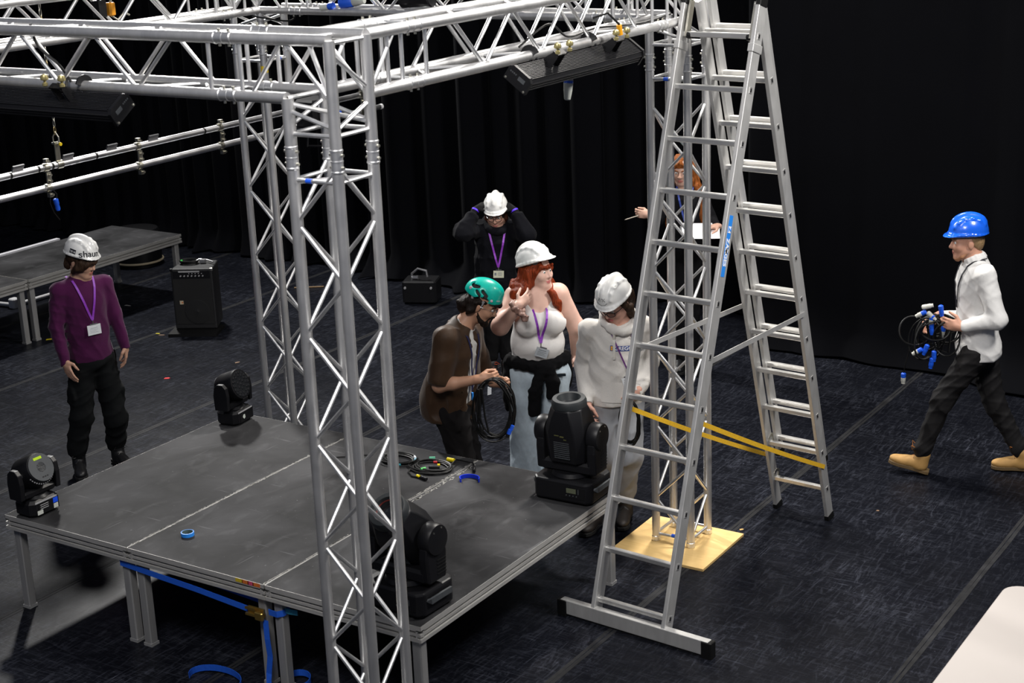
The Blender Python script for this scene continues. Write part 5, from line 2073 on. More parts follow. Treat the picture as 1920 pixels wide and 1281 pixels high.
face_parts(P, hc, A, .98, HAIR_GIN, looking=(0, -.3))
F = Field(.007)
F.noise = folds(61, 0.0076, 16, 1.1)
R, L = torso(F, J, (.15, .14, .15), (.105, .10, .105), .010, yoke=.056)
for s in 'rl':
    e = unit(V3(J[s + 'wr']) - V3(J[s + 'elb']))
    F.limb([J[s + 'sh'], J[s + 'elb'], V3(J[s + 'wr']) - e * .02], [.058, .05, .036], .02)
    F.cone(V3(J[s + 'wr']) + e * .04, V3(J[s + 'wr']) + e * .2, .045, .06, .004, sub=True)
F.cone(V3(J['neck']), lerp(J['neck'], hc, .7), .058, .07, .008, sub=True)
F.cut(V3(J['pel']) + V3((0, 0, -.1)), (0, 0, -1))
top = field_object('black_top', F, MATS['black_jersey'], P)
F = Field(.008)
F.noise = folds(62, 0.0076, 18, .8)
F.ell(V3(J['pel']) + V3((0, 0, -.03)), R, (.15, .11, .12), .05)
for s in 'rl':
    an = V3(down(J[s + 'kne'], .1))
    F.limb([J[s + 'hip'], J[s + 'kne'], an], [.085, .07, .058], .03)
field_object('black_trousers', F, MATS['black_trouser_cotton'], P)
for s in 'rl':
    an = V3(J[s + 'kne'])
    fd = unit(V3((hv[0], hv[1], 0)))
    shoe(J, s, BOOT_BK, SOLE_BK, P, heel=(an[0] - fd[0] * .06, an[1] - fd[1] * .06, .0125), dirv=(an[0] + fd[0] * .20, an[1] + fd[1] * .20, .0125), name='shoe')
q = lambda x, y, z: hc + (A[0] * x + A[1] * y + A[2] * z) * .98
nk = V3(J['neck'])
F = Field(.0055)
F.noise = folds(63, 0.006, 70, .25, ridge=False)
F.ell(q(0, -.020, .045), A, (.084, .100, .088), .02)
rs = np.random.RandomState(8)
for i in range(16):
    az = -2.0 + 4.0 * i / 15
    r0 = q(.080 * math.sin(az), -.02 - .085 * math.cos(az), .02)
    r1 = q(.095 * math.sin(az), -.02 - .085 * math.cos(az), -.08)
    out = unit(r1 - hc - A[2] * ((r1 - hc) @ A[2]))
    r2 = nk + out * .13 + V3((0, 0, -.06 + .03 * rs.rand()))
    r3 = nk + out * .15 + V3((0, 0, -.27 - .06 * rs.rand()))
    F.limb([r0, r1, r2, r3], [.022, .026, .030, .014], .018)
F.limb([q(.0, .075, .085), q(.06, .06, .045), q(.082, .02, -.03)], [.014, .016, .018], .015)
F.limb([q(.0, .075, .085), q(-.06, .06, .045), q(-.082, .02, -.03)], [.014, .016, .018], .015)
F.ell(q(0, .085, -.045), A, (.058, .075, .085), .01, sub=True)
field_object('long_ginger_hair', F, HAIR_GIN, P)
lanyard(top, R, nk, .065, .26, plain('blue_orange_lanyard', (.03, .06, .30), .5, var=.9, scale=120), [CARD_WHITE, LINES, CARD_INK], P, card=(.08, .05))
# pencil and paper in the hands
w0 = V3(J['rwr']) + unit(hv * .2 - right * .9) * .085
m = MB()
d = unit(-right * 1.0 - V3((0, 0, .28)) + hv * .1)
m.tube(w0 - d * .03, w0 + d * .10, .0042, 8)
m.tube(w0 + d * .10, w0 + d * .116, .0042, 8, r2=.0008)
tag(m.build('pencil', plain('pale_pencil', (.45, .4, .33), .5)), 'pencil held out in the hand behind the ladder', 'pencil')
c0 = V3(J['lwr']) + unit(hv * .6 - right * .8) * .09 - right * .03
m = MB()
ex, ey = right, unit(hv * .9 - V3((0, 0, .38)))
n = 8
vs = []
for lay in (0, .0015):
    for j in range(n + 1):
        for i in range(n + 1):
            x, y = (i / n - .5) * .30, (j / n - .5) * .21
            p = c0 + ex * (x - .03) + ey * y + np.cross(ex, ey) * (-.25 * x * x * (x < 0) - lay) - V3((0, 0, .022))
            vs.append(p)
k = (n + 1) ** 2
fs = []
for j in range(n):
    for i in range(n):
        a = j * (n + 1) + i
        fs += [(a, a + 1, a + n + 2, a + n + 1), (k + a, k + a + n + 1, k + a + n + 2, k + a + 1)]
m.add(vs, fs)
tag(m.build('paper_sheet', plain('white_paper', (.82, .82, .84), .7)), 'sheet of white paper held flat behind the ladder', 'paper')

# ---- P7: white shirt, blue helmet, walking -------------------------------------
J = JOINTS['P7']
P = thing('person', (4.24, 4.62, 0), 'person in white shirt and blue helmet walking left with an armful of cables', 'person')
A = head_axes(J['hv'], -78, -3)
hc = V3(J['head'])
sk = skin_mat('ruddy', (.55, .29, .20), (.40, .15, .12))
F = Field(.0052)
g = head(F, hc, A, 1.02, neck=J['neck'], neck_r=.058)
hv = V3(J['hv'])
R, L = torso(F, J, (.155, .14, .14), (.105, .10, .10), 0)
for s in 'rl':
    F.limb([J[s + 'sh'], J[s + 'elb'], J[s + 'wr']], [.048, .040, .028], .02)
right = np.cross(-unit(hv), (0, 0, 1))
hand(F, J['lwr'], -right * .95 + V3((0, 0, .18)), hv + V3((0, 0, .1)), V3((0, 0, 1)) - right * .15, (.55, .6, .65, .7), 1.02, thumb_in=.1)
hand(F, J['rwr'], -right * .8 - V3((0, 0, .75)), -hv - right * .4, V3((0, 0, 1)) + hv * .3, (.5, .55, .55, .6), 1.0, thumb_in=.4)
body = field_object('body', F, sk, P, lips_pick(g, hc, A, 1.02))
face_parts(P, hc, A, 1.02, HAIR_BL)
q = lambda x, y, z: hc + (A[0] * x + A[1] * y + A[2] * z) * 1.02
F = Field(.0062)
F.noise = folds(71, 0.0055, 16, 1.3)
R, L = torso(F, J, (.165, .16, .165), (.115, .12, .125), .014, yoke=.062)
F.ell(V3(J['pel']) + V3((0, 0, .0)), R, (.175, .14, .15), .04)
for s in 'rl':
    e = unit(V3(J[s + 'wr']) - V3(J[s + 'elb']))
    F.limb([J[s + 'sh'], J[s + 'elb'], V3(J[s + 'wr']) - e * .03], [.072, .062, .042], .022)
    F.cone(V3(J[s + 'wr']) + e * .04, V3(J[s + 'wr']) + e * .2, .046, .06, .004, sub=True)
F.cut(V3(J['pel']) + V3((0, 0, -.055)), (0, 0, -1))
F.cone(lerp(J['neck'], hc, .15), lerp(J['neck'], hc, .9), .060, .075, .008, sub=True)
shirt = field_object('white_shirt', F, cloth('white_oxford_cotton', (.76, .75, .73), .85, var=.05, bump=.08), P)
F = Field(.005)
nk = V3(J['neck'])
tk = unit(hc - A[2] * .06 - A[1] * .02 - nk)
ring = [nk + tk * .012 + R[0] * .066 * math.cos(t) + R[1] * .070 * math.sin(t) + tk * (.02 - .035 * max(0, math.sin(t))) for t in np.linspace(PI * .62, PI * 2.38, 14)]
F.limb(ring, [.016] * 14, .01)
F.limb([p + tk * .02 for p in ring], [.012] * 14, .01)
field_object('shirt_collar', F, MATS['white_oxford_cotton'], P)
F = Field(.0065)
F.noise = folds(72, 0.0104, 22, .9)
F.ell(V3(J['pel']) + V3((0, 0, -.03)), R, (.15, .115, .12), .05)
for s in 'rl':
    an = V3(J[s + 'ank'])
    kn = V3(J[s + 'kne'])
    e = unit(an - kn)
    F.limb([J[s + 'hip'], kn, an - e * .01, an + e * .02], [.100, .074, .058, .056], .03)
field_object('black_jeans', F, cloth('black_denim', (.011, .0103, .0108), .7, var=.3, scale=30), P)
TANB = plain('tan_boot_leather', (.42, .24, .075), .7, var=.25, scale=25, bump=.1)
LACE = plain('orange_brown_lace', (.30, .11, .02), .7)
for s in 'rl':
    he, to = V3(J[s + 'heel']), V3(J[s + 'toe'])
    he = he - V3((0, 0, max(he[2] - .013, 0))) if s == 'l' else he - V3((0, 0, he[2] - .013))
    if s == 'r':
        to = V3((to[0], to[1], .013))
    d = unit(to - he)
    to = he + d * max(np.linalg.norm(to - he), .27)
    shoe(J, s, TANB, plain('boot_sole', (.12, .075, .03), .7), P, heel=he, dirv=to, name='boot', lace=LACE, bow=2.2)
F = Field(.0048)
F.noise = folds(73, 0.0015, 120, 1, ridge=False)
F.ell(q(0, -.022, .02), A, (.0775, .088, .075), .02)
F.ell(q(0, -.07, -.02), A, (.06, .035, .05), .03)
F.ell(q(0, .09, -.04), A, (.09, .10, .09), .01, sub=True)
field_object('short_hair', F, HAIR_BL, P)
F = Field(.0048)
F.noise = folds(74, 0.0015, 120, 1, ridge=False)
F.limb([q(.064, .005, -.055), q(.050, .040, -.092), q(.02, .066, -.108), q(-.02, .066, -.108), q(-.050, .040, -.092), q(-.064, .005, -.055)], [.009, .013, .016, .016, .013, .009], .012)
field_object('stubble_beard', F, plain('ginger_stubble', (.36, .17, .085), .7, var=.2, scale=150), P)
helmet('helmet', q(0, -.004, .026), A, HELM_B, P, peak=.030, brim=.008, sc=.91, vents=True, low_back=.022)
m = MB()
for s in (-1, 1):
    pts = []
    for i in range(12):
        t = i / 11
        a = nk + R[0] * s * (.072 * (1 - t) + .005) - V3((0, 0, .30 * t)) + R[2] * .02 * (1 - t)
        h = surf(shirt, a + R[1] * .6, -R[1], .006)
        pts.append(h if h is not None else a + R[1] * .1)
    m.path([nk + R[0] * s * .078 - R[1] * .055 + R[2] * .03] + pts, 0, flat=(.013, .0025), up=tuple(R[1]))
m.build('lanyard', plain('black_lanyard', (.008, .008, .014), .5), P, smooth=False)
P7 = dict(lw=V3(J['lwr']), rw=V3(J['rwr']), right=right, hv=unit(hv))
# ---------------------------------------------------------------- moving heads
LENS = plain('lens_glass', (.015, .016, .018), .08, coat=.5)
GREYP = plain('grey_plastic', (.05, .055, .06), .5, var=.15)
SILVER = plain('silver_print', (.35, .35, .36), .5)
def tilt_m(axis, deg):
    return Matrix.Rotation(math.radians(deg), 3, axis)
def small_head(loc, label, rz, tilt, rear):
    """LED wash light: chamfered base, U yoke along its local Y, short drum head; tilt about local Y"""
    th = thing('moving_head_light', loc, label, 'stage light', 'small moving head lights', rz=rz)
    m = MB()
    m.cbox((0, 0, .052), (.17, .215, .10), .03)
    b = m.build('base', BLACKM, th, local=True, smooth=False)
    m = MB()
    m.box((.0862, .012, .052), (.002, .15, .07))
    m.build('connector_panel', BLACKP, b, local=True, smooth=False)
    m = MB()
    m.box((.0878, -.005, .092), (.003, .16, .008))
    m.build('silver_strip', SILVER, b, local=True, smooth=False)
    m = MB()
    if rear:
        m.box((.088, .062, .068), (.003, .034, .03))
        m.build('blue_socket', plain('socket_blue', (.01, .08, .75), .4), b, local=True, smooth=False)
        m = MB()
        m.box((.088, .062, .034), (.003, .032, .028))
        m.build('white_socket', plain('socket_white', (.5, .52, .48), .5), b, local=True, smooth=False)
        m = MB()
        m.box((.088, -.055, .030), (.003, .04, .024))
        m.build('pale_label', plain('socket_white', (.5, .52, .48), .5), b, local=True, smooth=False)
        m = MB()
        for k in range(3):
            m.box((.088, -.02, .072 - .012 * k), (.002, .06, .003))
        m.build('print_lines', SILVER, b, local=True, smooth=False)
    else:
        m.prism([(0, -.016), (.014, -.006), (.010, .014), (-.008, .016), (-.016, 0)], (.0866, -.02, .05), (0, 1, 0), (0, 0, 1), (.0016, 0, 0))
        m.build('pale_sticker', plain('sticker_pale', (.55, .6, .55), .5), b, local=True, smooth=False)
    m = MB()
    m.lathe([(.07, .1), (.075, .103), (.06, .118)], (0, 0, 0), (0, 0, 1), 20)
    m.build('swivel', BLACKM, th, local=True)
    m = MB()
    m.cbox((0, 0, .135), (.09, .25, .045), .02)
    y = m.build('yoke', BLACKM, th, local=True, smooth=False)
    for s in (-1, 1):
        m = MB()
        m.prism([(-.05, .12), (.05, .12), (.055, .22), (.045, .275), (.02, .30), (-.02, .30), (-.045, .275), (-.055, .22)], (0, s * .132 - .016, 0), (1, 0, 0), (0, 0, 1), (0, .032, 0))
        m.build('yoke_arm', BLACKM, y, local=True, smooth=False, bevel=.004)
        m = MB()
        m.lathe([(.024, -.01), (.024, .01)], (0, s * .108, .25), (0, 1, 0), 14)
        m.build('pivot', SILVER, y, local=True)
    R = tilt_m('Y', tilt)
    c = Vector((0, 0, .25))
    ax = R @ Vector((0, 0, 1))
    m = MB()
    m.lathe([(.070, -.085), (.088, -.078), (.096, -.05), (.098, .0), (.100, .045), (.102, .06), (.100, .072), (.090, .074)], c, ax, 30)
    h = m.build('head', BLACKM, th, local=True)
    # lens end along +ax: a ring of small lenses
    u = R @ Vector((1, 0, 0))
    v = R @ Vector((0, 1, 0))
    m = MB()
    m.lathe([(.088, .0745), (.088, .0755)], c, ax, 30)
    m.build('lens_plate', LENS, h, local=True)
    m = MB()
    pts = [(0, 0)] + [(.030 * math.cos(t), .030 * math.sin(t)) for t in np.linspace(0, 2 * PI, 7)[:-1]] + [(.060 * math.cos(t), .060 * math.sin(t)) for t in np.linspace(0, 2 * PI, 13)[:-1]] + [(.079 * math.cos(t + .1), .079 * math.sin(t + .1)) for t in np.linspace(0, 2 * PI, 19)[:-1]]
    for (a, d) in pts:
        m.lathe([(.0105, 0), (.009, .003), (.004, .0045), (.0005, .005)], c + ax * .0755 + u * a + v * d, ax, 10, caps=False)
    o = m.build('led_lenses', LENS, h, local=True)
    o['kind'] = 'stuff'
    # rear end: grey plate with fan grille and label
    m = MB()
    m.lathe([(.001, -.0865), (.030, -.0865), (.030, -.089), (.084, -.089), (.084, -.083)], c, ax, 30, caps=False)
    m.build('fan_plate', GREYP, h, local=True)
    m = MB()
    for r_ in (.008, .016, .024):
        m.path([c - ax * .088 + (u * math.cos(t) + v * math.sin(t)) * r_ for t in np.linspace(0, 2 * PI, 17)[:-1]], .0016, 5, closed=True)
    for k in range(4):
        t = k * PI / 4
        m.path([c - ax * .088 + (u * math.cos(t) + v * math.sin(t)) * .028, c - ax * .088 - (u * math.cos(t) + v * math.sin(t)) * .028], .0013, 5)
    m.build('fan_grille', plain('dark_steel', (.06, .06, .06), .5), h, local=True)
    if rear:
        m = MB()
        up2 = -u if (-u).z > 0 else u
        m.box(c - ax * .0898 + up2 * .055, (.016, .058, .001), Matrix((up2, v, ax)).transposed())
        m.build('yellow_label', plain('lime_label', (.42, .62, .0), .6), h, local=True, smooth=False)
        m = MB()
        for k in (-1, 0, 1):
            m.box(c - ax * .0898 - up2 * .058 + v * (.016 * k), (.007, .010, .001), Matrix((up2, v, ax)).transposed())
        m.build('plate_print', BLACKP, h, local=True, smooth=False)
    m = MB()
    for k in range(15):
        t = -1.1 + 2.2 * k / 14
        m.box(c - ax * .062 + (u * math.cos(t) * (-1 if u.z > 0 else 1) + v * math.sin(t)) * .0935, (.006, .006, .006))
    m.build('vent_dots', SILVER, h, local=True, smooth=False)
    return th
small_head((.145,   .13, .6012), 'small moving head light with lime label on the left front stage corner', 0, -118, True)
small_head((.13, 1.85, .6012), 'small moving head light on the far left stage corner, lens to the right', 0.15, 72, False)

def big_head(loc, label, rz, tilt, lensred=False):
    """large spot: base with display and side handles, yoke along local X, tapered head; tilt about local X"""
    th = thing('moving_head_spot', loc, label, 'stage light', 'large moving head lights', rz=rz)
    m = MB()
    m.prism([(-.19, -.11), (-.16, -.145), (.16, -.145), (.19, -.11), (.19, .11), (.16, .145), (-.16, .145), (-.19, .11)], (0, 0, .012), (1, 0, 0), (0, 1, 0), (0, 0, .125))
    b = m.build('base', BLACKM, th, local=True, smooth=False, bevel=.012)
    m = MB()
    for sx in (-1, 1):
        for sy in (-1, 1):
            m.lathe([(.018, 0), (.018, .014)], (sx * .15, sy * .105, 0), (0, 0, 1), 10)
    m.build('rubber_feet', RUBBER, b, local=True)
    m = MB()
    m.box((.085, -.146, .078), (.14, .004, .07))
    m.build('control_panel', BLACKP, b, local=True, smooth=False)
    m = MB()
    m.box((.072, -.149, .088), (.062, .003, .028))
    m.build('display', plain('lcd_glass', (.10, .11, .07), .2), b, local=True, smooth=False)
    m = MB()
    for k in range(4):
        m.lathe([(.004, 0), (.004, .003), (.002, .004)], (.04 + .022 * k, -.148, .058), (0, -1, 0), 8)
    m.box((.118, -.149, .088), (.006, .002, .03))
    m.build('buttons', GREYP, b, local=True)
    for s in (-1, 1):
        m = MB()
        m.path([(s * .186, -.085, .085), (s * .205, -.08, .09), (s * .210, 0, .095), (s * .205, .08, .09), (s * .186, .085, .085)], 0, flat=(.03, .012), up=(s, 0, 0))
        m.build('handle', GREYP, b, local=True, smooth=False)
    m = MB()
    m.lathe([(.11, .137), (.12, .142), (.11, .165)], (0, 0, 0), (0, 0, 1), 28)
    m.build('swivel', BLACKM, th, local=True)
    m = MB()
    m.cbox((0, 0, .195), (.36, .15, .07), .025)
    y = m.build('yoke', BLACKM, th, local=True, smooth=False)
    for s in (-1, 1):
        m = MB()
        m.prism([(-.07, .165), (.07, .165), (.08, .30), (.075, .36), (-.075, .36), (-.08, .30)], (s * .165 - .028, 0, 0), (0, 1, 0), (0, 0, 1), (.056, 0, 0))
        a = m.build('yoke_arm', BLACKM, y, local=True, smooth=False, bevel=.012)
        m = MB()
        m.lathe([(.078, -.034), (.082, -.028), (.082, .022), (.076, .034), (.03, .037)], (s * .170, 0, .385), (s, 0, 0), 30)
        m.build('pivot_cover', BLACKM, y, local=True)
        m = MB()
        m.lathe([(.005, 0), (.005, .003)], (s * .2035, .03, .44), (s, 0, 0), 8)
        m.lathe([(.005, 0), (.005, .003)], (s * .2035, -.03, .43), (s, 0, 0), 8)
        m.build('screws', STEEL, y, local=True)
        m = MB()
        for k in range(5):
            m.box((s * .1945, .03, .20 + .018 * k), (.003, .07, .006))
        m.build('arm_vents', RUBBER, y, local=True, smooth=False)
    R = tilt_m('X', tilt)
    c = Vector((0, 0, .385))
    def ring(hw, hd, z, b_):
        return [c + R @ Vector(p) for p in ((hw - b_, -hd, z), (hw, -hd + b_, z), (hw, hd - b_, z), (hw - b_, hd, z), (-hw + b_, hd, z), (-hw, hd - b_, z), (-hw, -hd + b_, z), (-hw + b_, -hd, z))]
    prof = [(.095, .085, -.165, .03), (.118, .108, -.150, .04), (.128, .118, -.05, .045), (.126, .120, .04, .045), (.110, .108, .12, .05), (.098, .098, .165, .055), (.085, .085, .175, .05)]
    m = MB()
    vs = [p for q_ in prof for p in ring(*q_)]
    fs = [tuple(reversed(range(8))), tuple(range(48, 56))]
    for k in range(6):
        for i in range(8):
            j = (i + 1) % 8
            fs.append((k * 8 + i, k * 8 + j, k * 8 + 8 + j, k * 8 + 8 + i))
    m.add(vs, fs)
    h = m.build('head', BLACKM, th, local=True, angle=28, bevel=.006)
    ax = R @ Vector((0, 0, 1))
    m = MB()
    m.lathe([(.098, .165), (.102, .170), (.102, .20), (.094, .215), (.070, .217), (.060, .195), (.052, .178), (.001, .176)], c, ax, 30, caps=False)
    m.build('lens_ring', plain('lens_ring_grey', (.016, .019, .021), .5), h, local=True)
    m = MB()
    m.lathe([(.052, .182), (.035, .190), (.001, .194)], c, ax, 24, caps=False)
    m.build('lens', LENS, h, local=True)
    if lensred:
        m = MB()
        m.path([c + ax * .198 + (R @ Vector((math.cos(t), math.sin(t), 0))) * .062 for t in np.linspace(0, 2 * PI, 25)[:-1]], .004, 6, closed=True)
        m.build('red_lens_seal', plain('dull_red', (.16, .02, .015), .5), h, local=True)
    m = MB()
    for k in range(9):
        m.box(c + R @ Vector((.0, -.1195, -.115 + .012 * k)), (.10, .004, .005), R)
    m.build('head_vents', GREYP, h, local=True, smooth=False)
    m = MB()
    m.box(c + R @ Vector((-.028, -.1215, .024)), (.030, .001, .006), R)
    m.box(c + R @ Vector((.006, -.1215, .020)), (.026, .001, .009), R)
    m.box(c + R @ Vector((.026, -.1215, .004)), (.018, .001, .006), R)
    m.build('faint_print', plain('olive_print', (.09, .09, .03), .5), h, local=True, smooth=False)
    return th
big_head((2.80, 1.79, .6012), 'large moving head light pointing straight up, beside the ladder', 0.03, 4)
big_head((2.79, .20, .6012), 'large moving head light tilted over, behind the front truss tower', -.04, 38, True)

# ---------------------------------------------------------------- LED battens on the beams
FIN = plain('black_anodised_fins', (.03, .03, .033), .3, metal=.5)
def batten(loc, rz, roll, L, label, chord_y, chord_dz):
    """finned lamp bar along local X, hung by two hook clamps"""
    th = thing('led_batten', loc, label, 'stage light', 'striped LED battens on the truss', rz=rz)
    R = Matrix.Rotation(roll, 3, 'X')
    m = MB()
    m.prism([(-.062, -.022), (-.054, -.034), (.054, -.034), (.062, -.022), (.062, .016), (.052, .026), (-.052, .026), (-.062, .016)], R @ Vector((-L / 2, 0, 0)), R @ Vector((0, 1, 0)), R @ Vector((0, 0, 1)), (L, 0, 0))
    b = m.build('housing', BLACKM, th, local=True, smooth=False)
    for k in range(12):
        m = MB()
        y = -.050 + .100 * k / 11
        m.box(R @ Vector((0, y, .030)), (L - .02, .0035, .010), R)
        m.build('cooling_fin', FIN, b, local=True, smooth=False)
    for k in range(3):
        m = MB()
        m.box(R @ Vector((0, -.0635, -.018 + .015 * k)), (L - .01, .005, .007), R)
        m.build('rib', FIN, b, local=True, smooth=False)
    m = MB()
    m.box(R @ Vector((0, 0, -.035)), (L - .04, .10, .004), R)
    m.build('lens_strip', LENS, th, local=True, smooth=False)
    for s in (-1, 1):
        m = MB()
        m.prism([(-.070, -.042), (.070, -.042), (.070, .024), (.050, .040), (-.050, .040), (-.070, .024)], R @ Vector((s * (L / 2 + .009) - .009, 0, 0)), R @ Vector((0, 1, 0)), R @ Vector((0, 0, 1)), (.018, 0, 0))
        e = m.build('end_plate', BLACKP, th, local=True, smooth=False)
        m = MB()
        m.box(R @ Vector((s * (L / 2 + .0185), -.02, .005)), (.002, .04, .02), R)
        for k in range(4):
            m.box(R @ Vector((s * (L / 2 + .0185), .018 + .011 * k, .010)), (.002, .007, .007), R)
        m.build('control_keys', GREYP, e, local=True, smooth=False)
        m = MB()
        for sy in (-1, 1):
            m.lathe([(.006, 0), (.006, .004), (.003, .005)], R @ Vector((s * (L / 2 + .018), sy * .058, -.033)), (s, 0, 0), 8)
        m.build('corner_screws', STEEL, e, local=True)
    for s in (-.26, .26):
        cx = s * L
        cl = Vector((cx, chord_y, chord_dz))
        m = MB()
        for dx in (-.032, .032):
            m.box(R @ Vector((cx + dx, 0, .068)), (.006, .03, .085), R)
        m.box(R @ Vector((cx, 0, .110)), (.085, .032, .007), R)
        bk = m.build('bracket', BLACKP, th, local=True, smooth=False)
        m = MB()
        pts = [cl + Vector((0, .032 * math.cos(t), .032 * math.sin(t))) for t in np.linspace(-2.2, 2.9, 15)]
        m.path(pts, 0, flat=(.04, .008), up=(1, 0, 0))
        m.path([cl + Vector((0, -.03, -.02)), Vector((cx, chord_y * .45, chord_dz * .45)), R @ Vector((cx, 0, .112))], 0, flat=(.032, .012), up=(1, 0, 0))
        m.build('hook_clamp', BLACKP, bk, local=True)
        for dx in (-.055, .055):
            m = MB()
            m.lathe([(.006, -.03), (.012, -.026), (.012, -.014), (.006, -.012), (.006, -.004), (.017, 0), (.019, .010), (.014, .022), (.004, .026)], R @ Vector((cx + dx, .0, .145)), (0, 0, 1), 12)
            m.build('clamp_knob', plain('yellow_chromate', (.42, .36, .16), .35, metal=.7), bk, local=True)
    return th
batten((1.385, FY - H - .095, ZL - .070), 0, math.radians(34), 1.28, 'striped black LED batten under the front beam, cut by the left edge', .095, .070)
bt2 = batten((FX + H + .105, 1.22, ZL - .070), PI / 2, math.radians(36), 1.08, 'striped black LED batten under the beam next to the ladder', .105, .070)
# its loose leads: yellow connector and white plug
m = MB()
p0 = Vector((FX + H + .08, 1.62, ZL + .02))
m.path([p0 + Vector((-.05, -.12, .10)), p0 + Vector((0, -.06, .12)), p0 + Vector((.03, 0, .06)), p0 + Vector((.03, .02, .01))], .006, 6)
cb_ = m.build('power_lead', RUBBER)
tag(cb_, 'short black power lead with yellow connector on the batten by the ladder', 'cable')
m = MB()
m.tube(p0 + Vector((.03, .0, .055)), p0 + Vector((.03, .012, .005)), .015, 12)
m.build('yellow_connector', plain('connector_yellow', (.75, .33, .01), .4), cb_)
m = MB()
c = Vector((3.2, 1.2, 3.056))
m.lathe([(.012, .10), (.020, .095), (.021, .06), (.023, .055), (.023, .045)], c + Vector((0, 0, -.01)), (.05, .1, 1), 14)
pl = m.build('hanging_plug', plain('grey_label_plastic', (.30, .31, .33), .5))
tag(pl, 'white and blue mains plug hanging below the batten by the ladder', 'plug')
m = MB()
m.lathe([(.0235, .035), (.0235, .047)], c + Vector((0, 0, -.01)), (.05, .1, 1), 14)
m.build('blue_ring', BLUET, pl)
m = MB()
m.lathe([(.010, -.05), (.016, -.045), (.022, .0), (.024, .035)], c + Vector((0, 0, -.01)), (.05, .1, 1), 14)
m.build('white_body', plain('socket_white', (.5, .52, .48), .5), pl)
m = MB()
m.path([c + Vector((.0, .01, .09)), c + Vector((-.01, .02, .14)), c + Vector((-.05, .03, .19))], .005, 6)
m.build('lead', RUBBER, pl)

# ---------------------------------------------------------------- twin scaffold pipes with hangers
PIPE = metal_mat('pipe_aluminium', (.80, .80, .82), .38, streak=(30, 4, 30))
PX, PZU, PZL = -1.7, 2.16, 2.012
pipe = thing('twin_pipe_bar', (PX, 3.4, PZL), 'pair of long silver pipes clamped one above the other behind the rear tower', 'pipe')
m = MB()
m.tube((PX, -1.2, PZU), (PX, 6.1, PZU), .0242, 16)
m.build('pipe', PIPE, pipe)
m = MB()
m.tube((PX, -1.2, PZL), (PX, 6.02, PZL), .0242, 16)
lp_ = m.build('pipe', PIPE, pipe)
m = MB()
m.tube((PX, 6.0, PZL), (PX, 6.03, PZL), .0255, 16)
m.build('white_end_cap', plain('white_cap', (.75, .75, .76), .5), lp_)
for y in (.4, 2.07, 2.97, 3.88, 5.72):
    m = MB()
    for z in (PZU, PZL):
        pts = [(PX + .0285 * math.cos(t), y, z + .0285 * math.sin(t)) for t in np.linspace(0, 2 * PI, 17)[:-1]]
        m.path(pts, 0, closed=True, flat=(.045, .005), up=[(p[0] - PX, 0, p[2] - z) for p in pts])
    m.box((PX + .028, y, (PZU + PZL) / 2), (.012, .04, .085))
    k_ = m.build('pipe_clamp', STEEL, pipe)
    m = MB()
    for z in (PZU + .045, PZL + .055, PZU - .05, PZL - .045):
        m.lathe([(.011, -.018), (.011, -.004), (.006, -.003), (.006, .018), (.010, .02), (.010, .028)], (PX + .03, y, z), (1, 0, 0), 6)
    m.box((PX + .02, y, PZU + .05), (.03, .03, .03))
    m.box((PX + .02, y, PZL - .05), (.03, .03, .03))
    m.build('clamp_bolts', STEEL, k_)
for y in (1.75, 2.0, 2.13, 2.55, 3.7):
    m = MB()
    m.tube((PX, y - .009, PZU), (PX, y + .009, PZU), .0252, 16)
    m.build('black_tape_band', RUBBER, pipe)
for y in (1.83, 2.29, 2.72, 3.15):
    m = MB()
    m.box((PX + .0, y, PZU + .040), (.012, .10, .045), Matrix.Rotation(.5, 3, 'Y'))
    m.build('tape_flag', plain('grey_flag', (.05, .05, .055), .4), pipe, smooth=False)
# suspension: strap, shackle and link chain
ch = thing('suspension_chain', (PX, 2.20, PZU), 'thin chain and shackle holding up the silver pipes at the left', 'chain')
m = MB()
pts = [(PX + .029 * math.cos(t), 2.20, PZU + .029 * math.sin(t)) for t in np.linspace(0, 2 * PI, 17)[:-1]]
m.path(pts, 0, closed=True, flat=(.05, .005), up=[(p[0] - PX, 0, p[2] - PZU) for p in pts])
m.box((PX, 2.20, PZU + .095), (.008, .045, .14))
m.build('hanger_strap', STEEL, ch)
m = MB()
m.path([(PX + .03, 2.2, PZU + .15), (PX + .03, 2.2, PZU + .20), (PX, 2.2, PZU + .235), (PX - .03, 2.2, PZU + .20), (PX - .03, 2.2, PZU + .15)], .006, 8)
m.tube((PX - .045, 2.2, PZU + .15), (PX + .045, 2.2, PZU + .15), .008, 10)
m.build('shackle', STEEL, ch)
m = MB()
m.lathe([(.013, 0), (.013, .012)], (PX + .035, 2.2, PZU + .15), (1, 0, 0), 10)
m.build('yellow_pin', YELT, ch)
for k in range(34):
    z = PZU + .245 + .052 * k
    a = Vector((1, 0, 0)) if k % 2 else Vector((0, 1, 0))
    m = MB()
    cc = Vector((PX, 2.2, z))
    m.path([cc + a * .009 * math.cos(t) + Vector((0, 0, 1)) * (.030 * math.sin(t)) for t in np.linspace(0, 2 * PI, 13)[:-1]], .0035, 6, closed=True)
    m.build('link', plain('chain_gold', (.55, .42, .2), .35, metal=.9) if k % 3 == 0 else STEEL, ch)
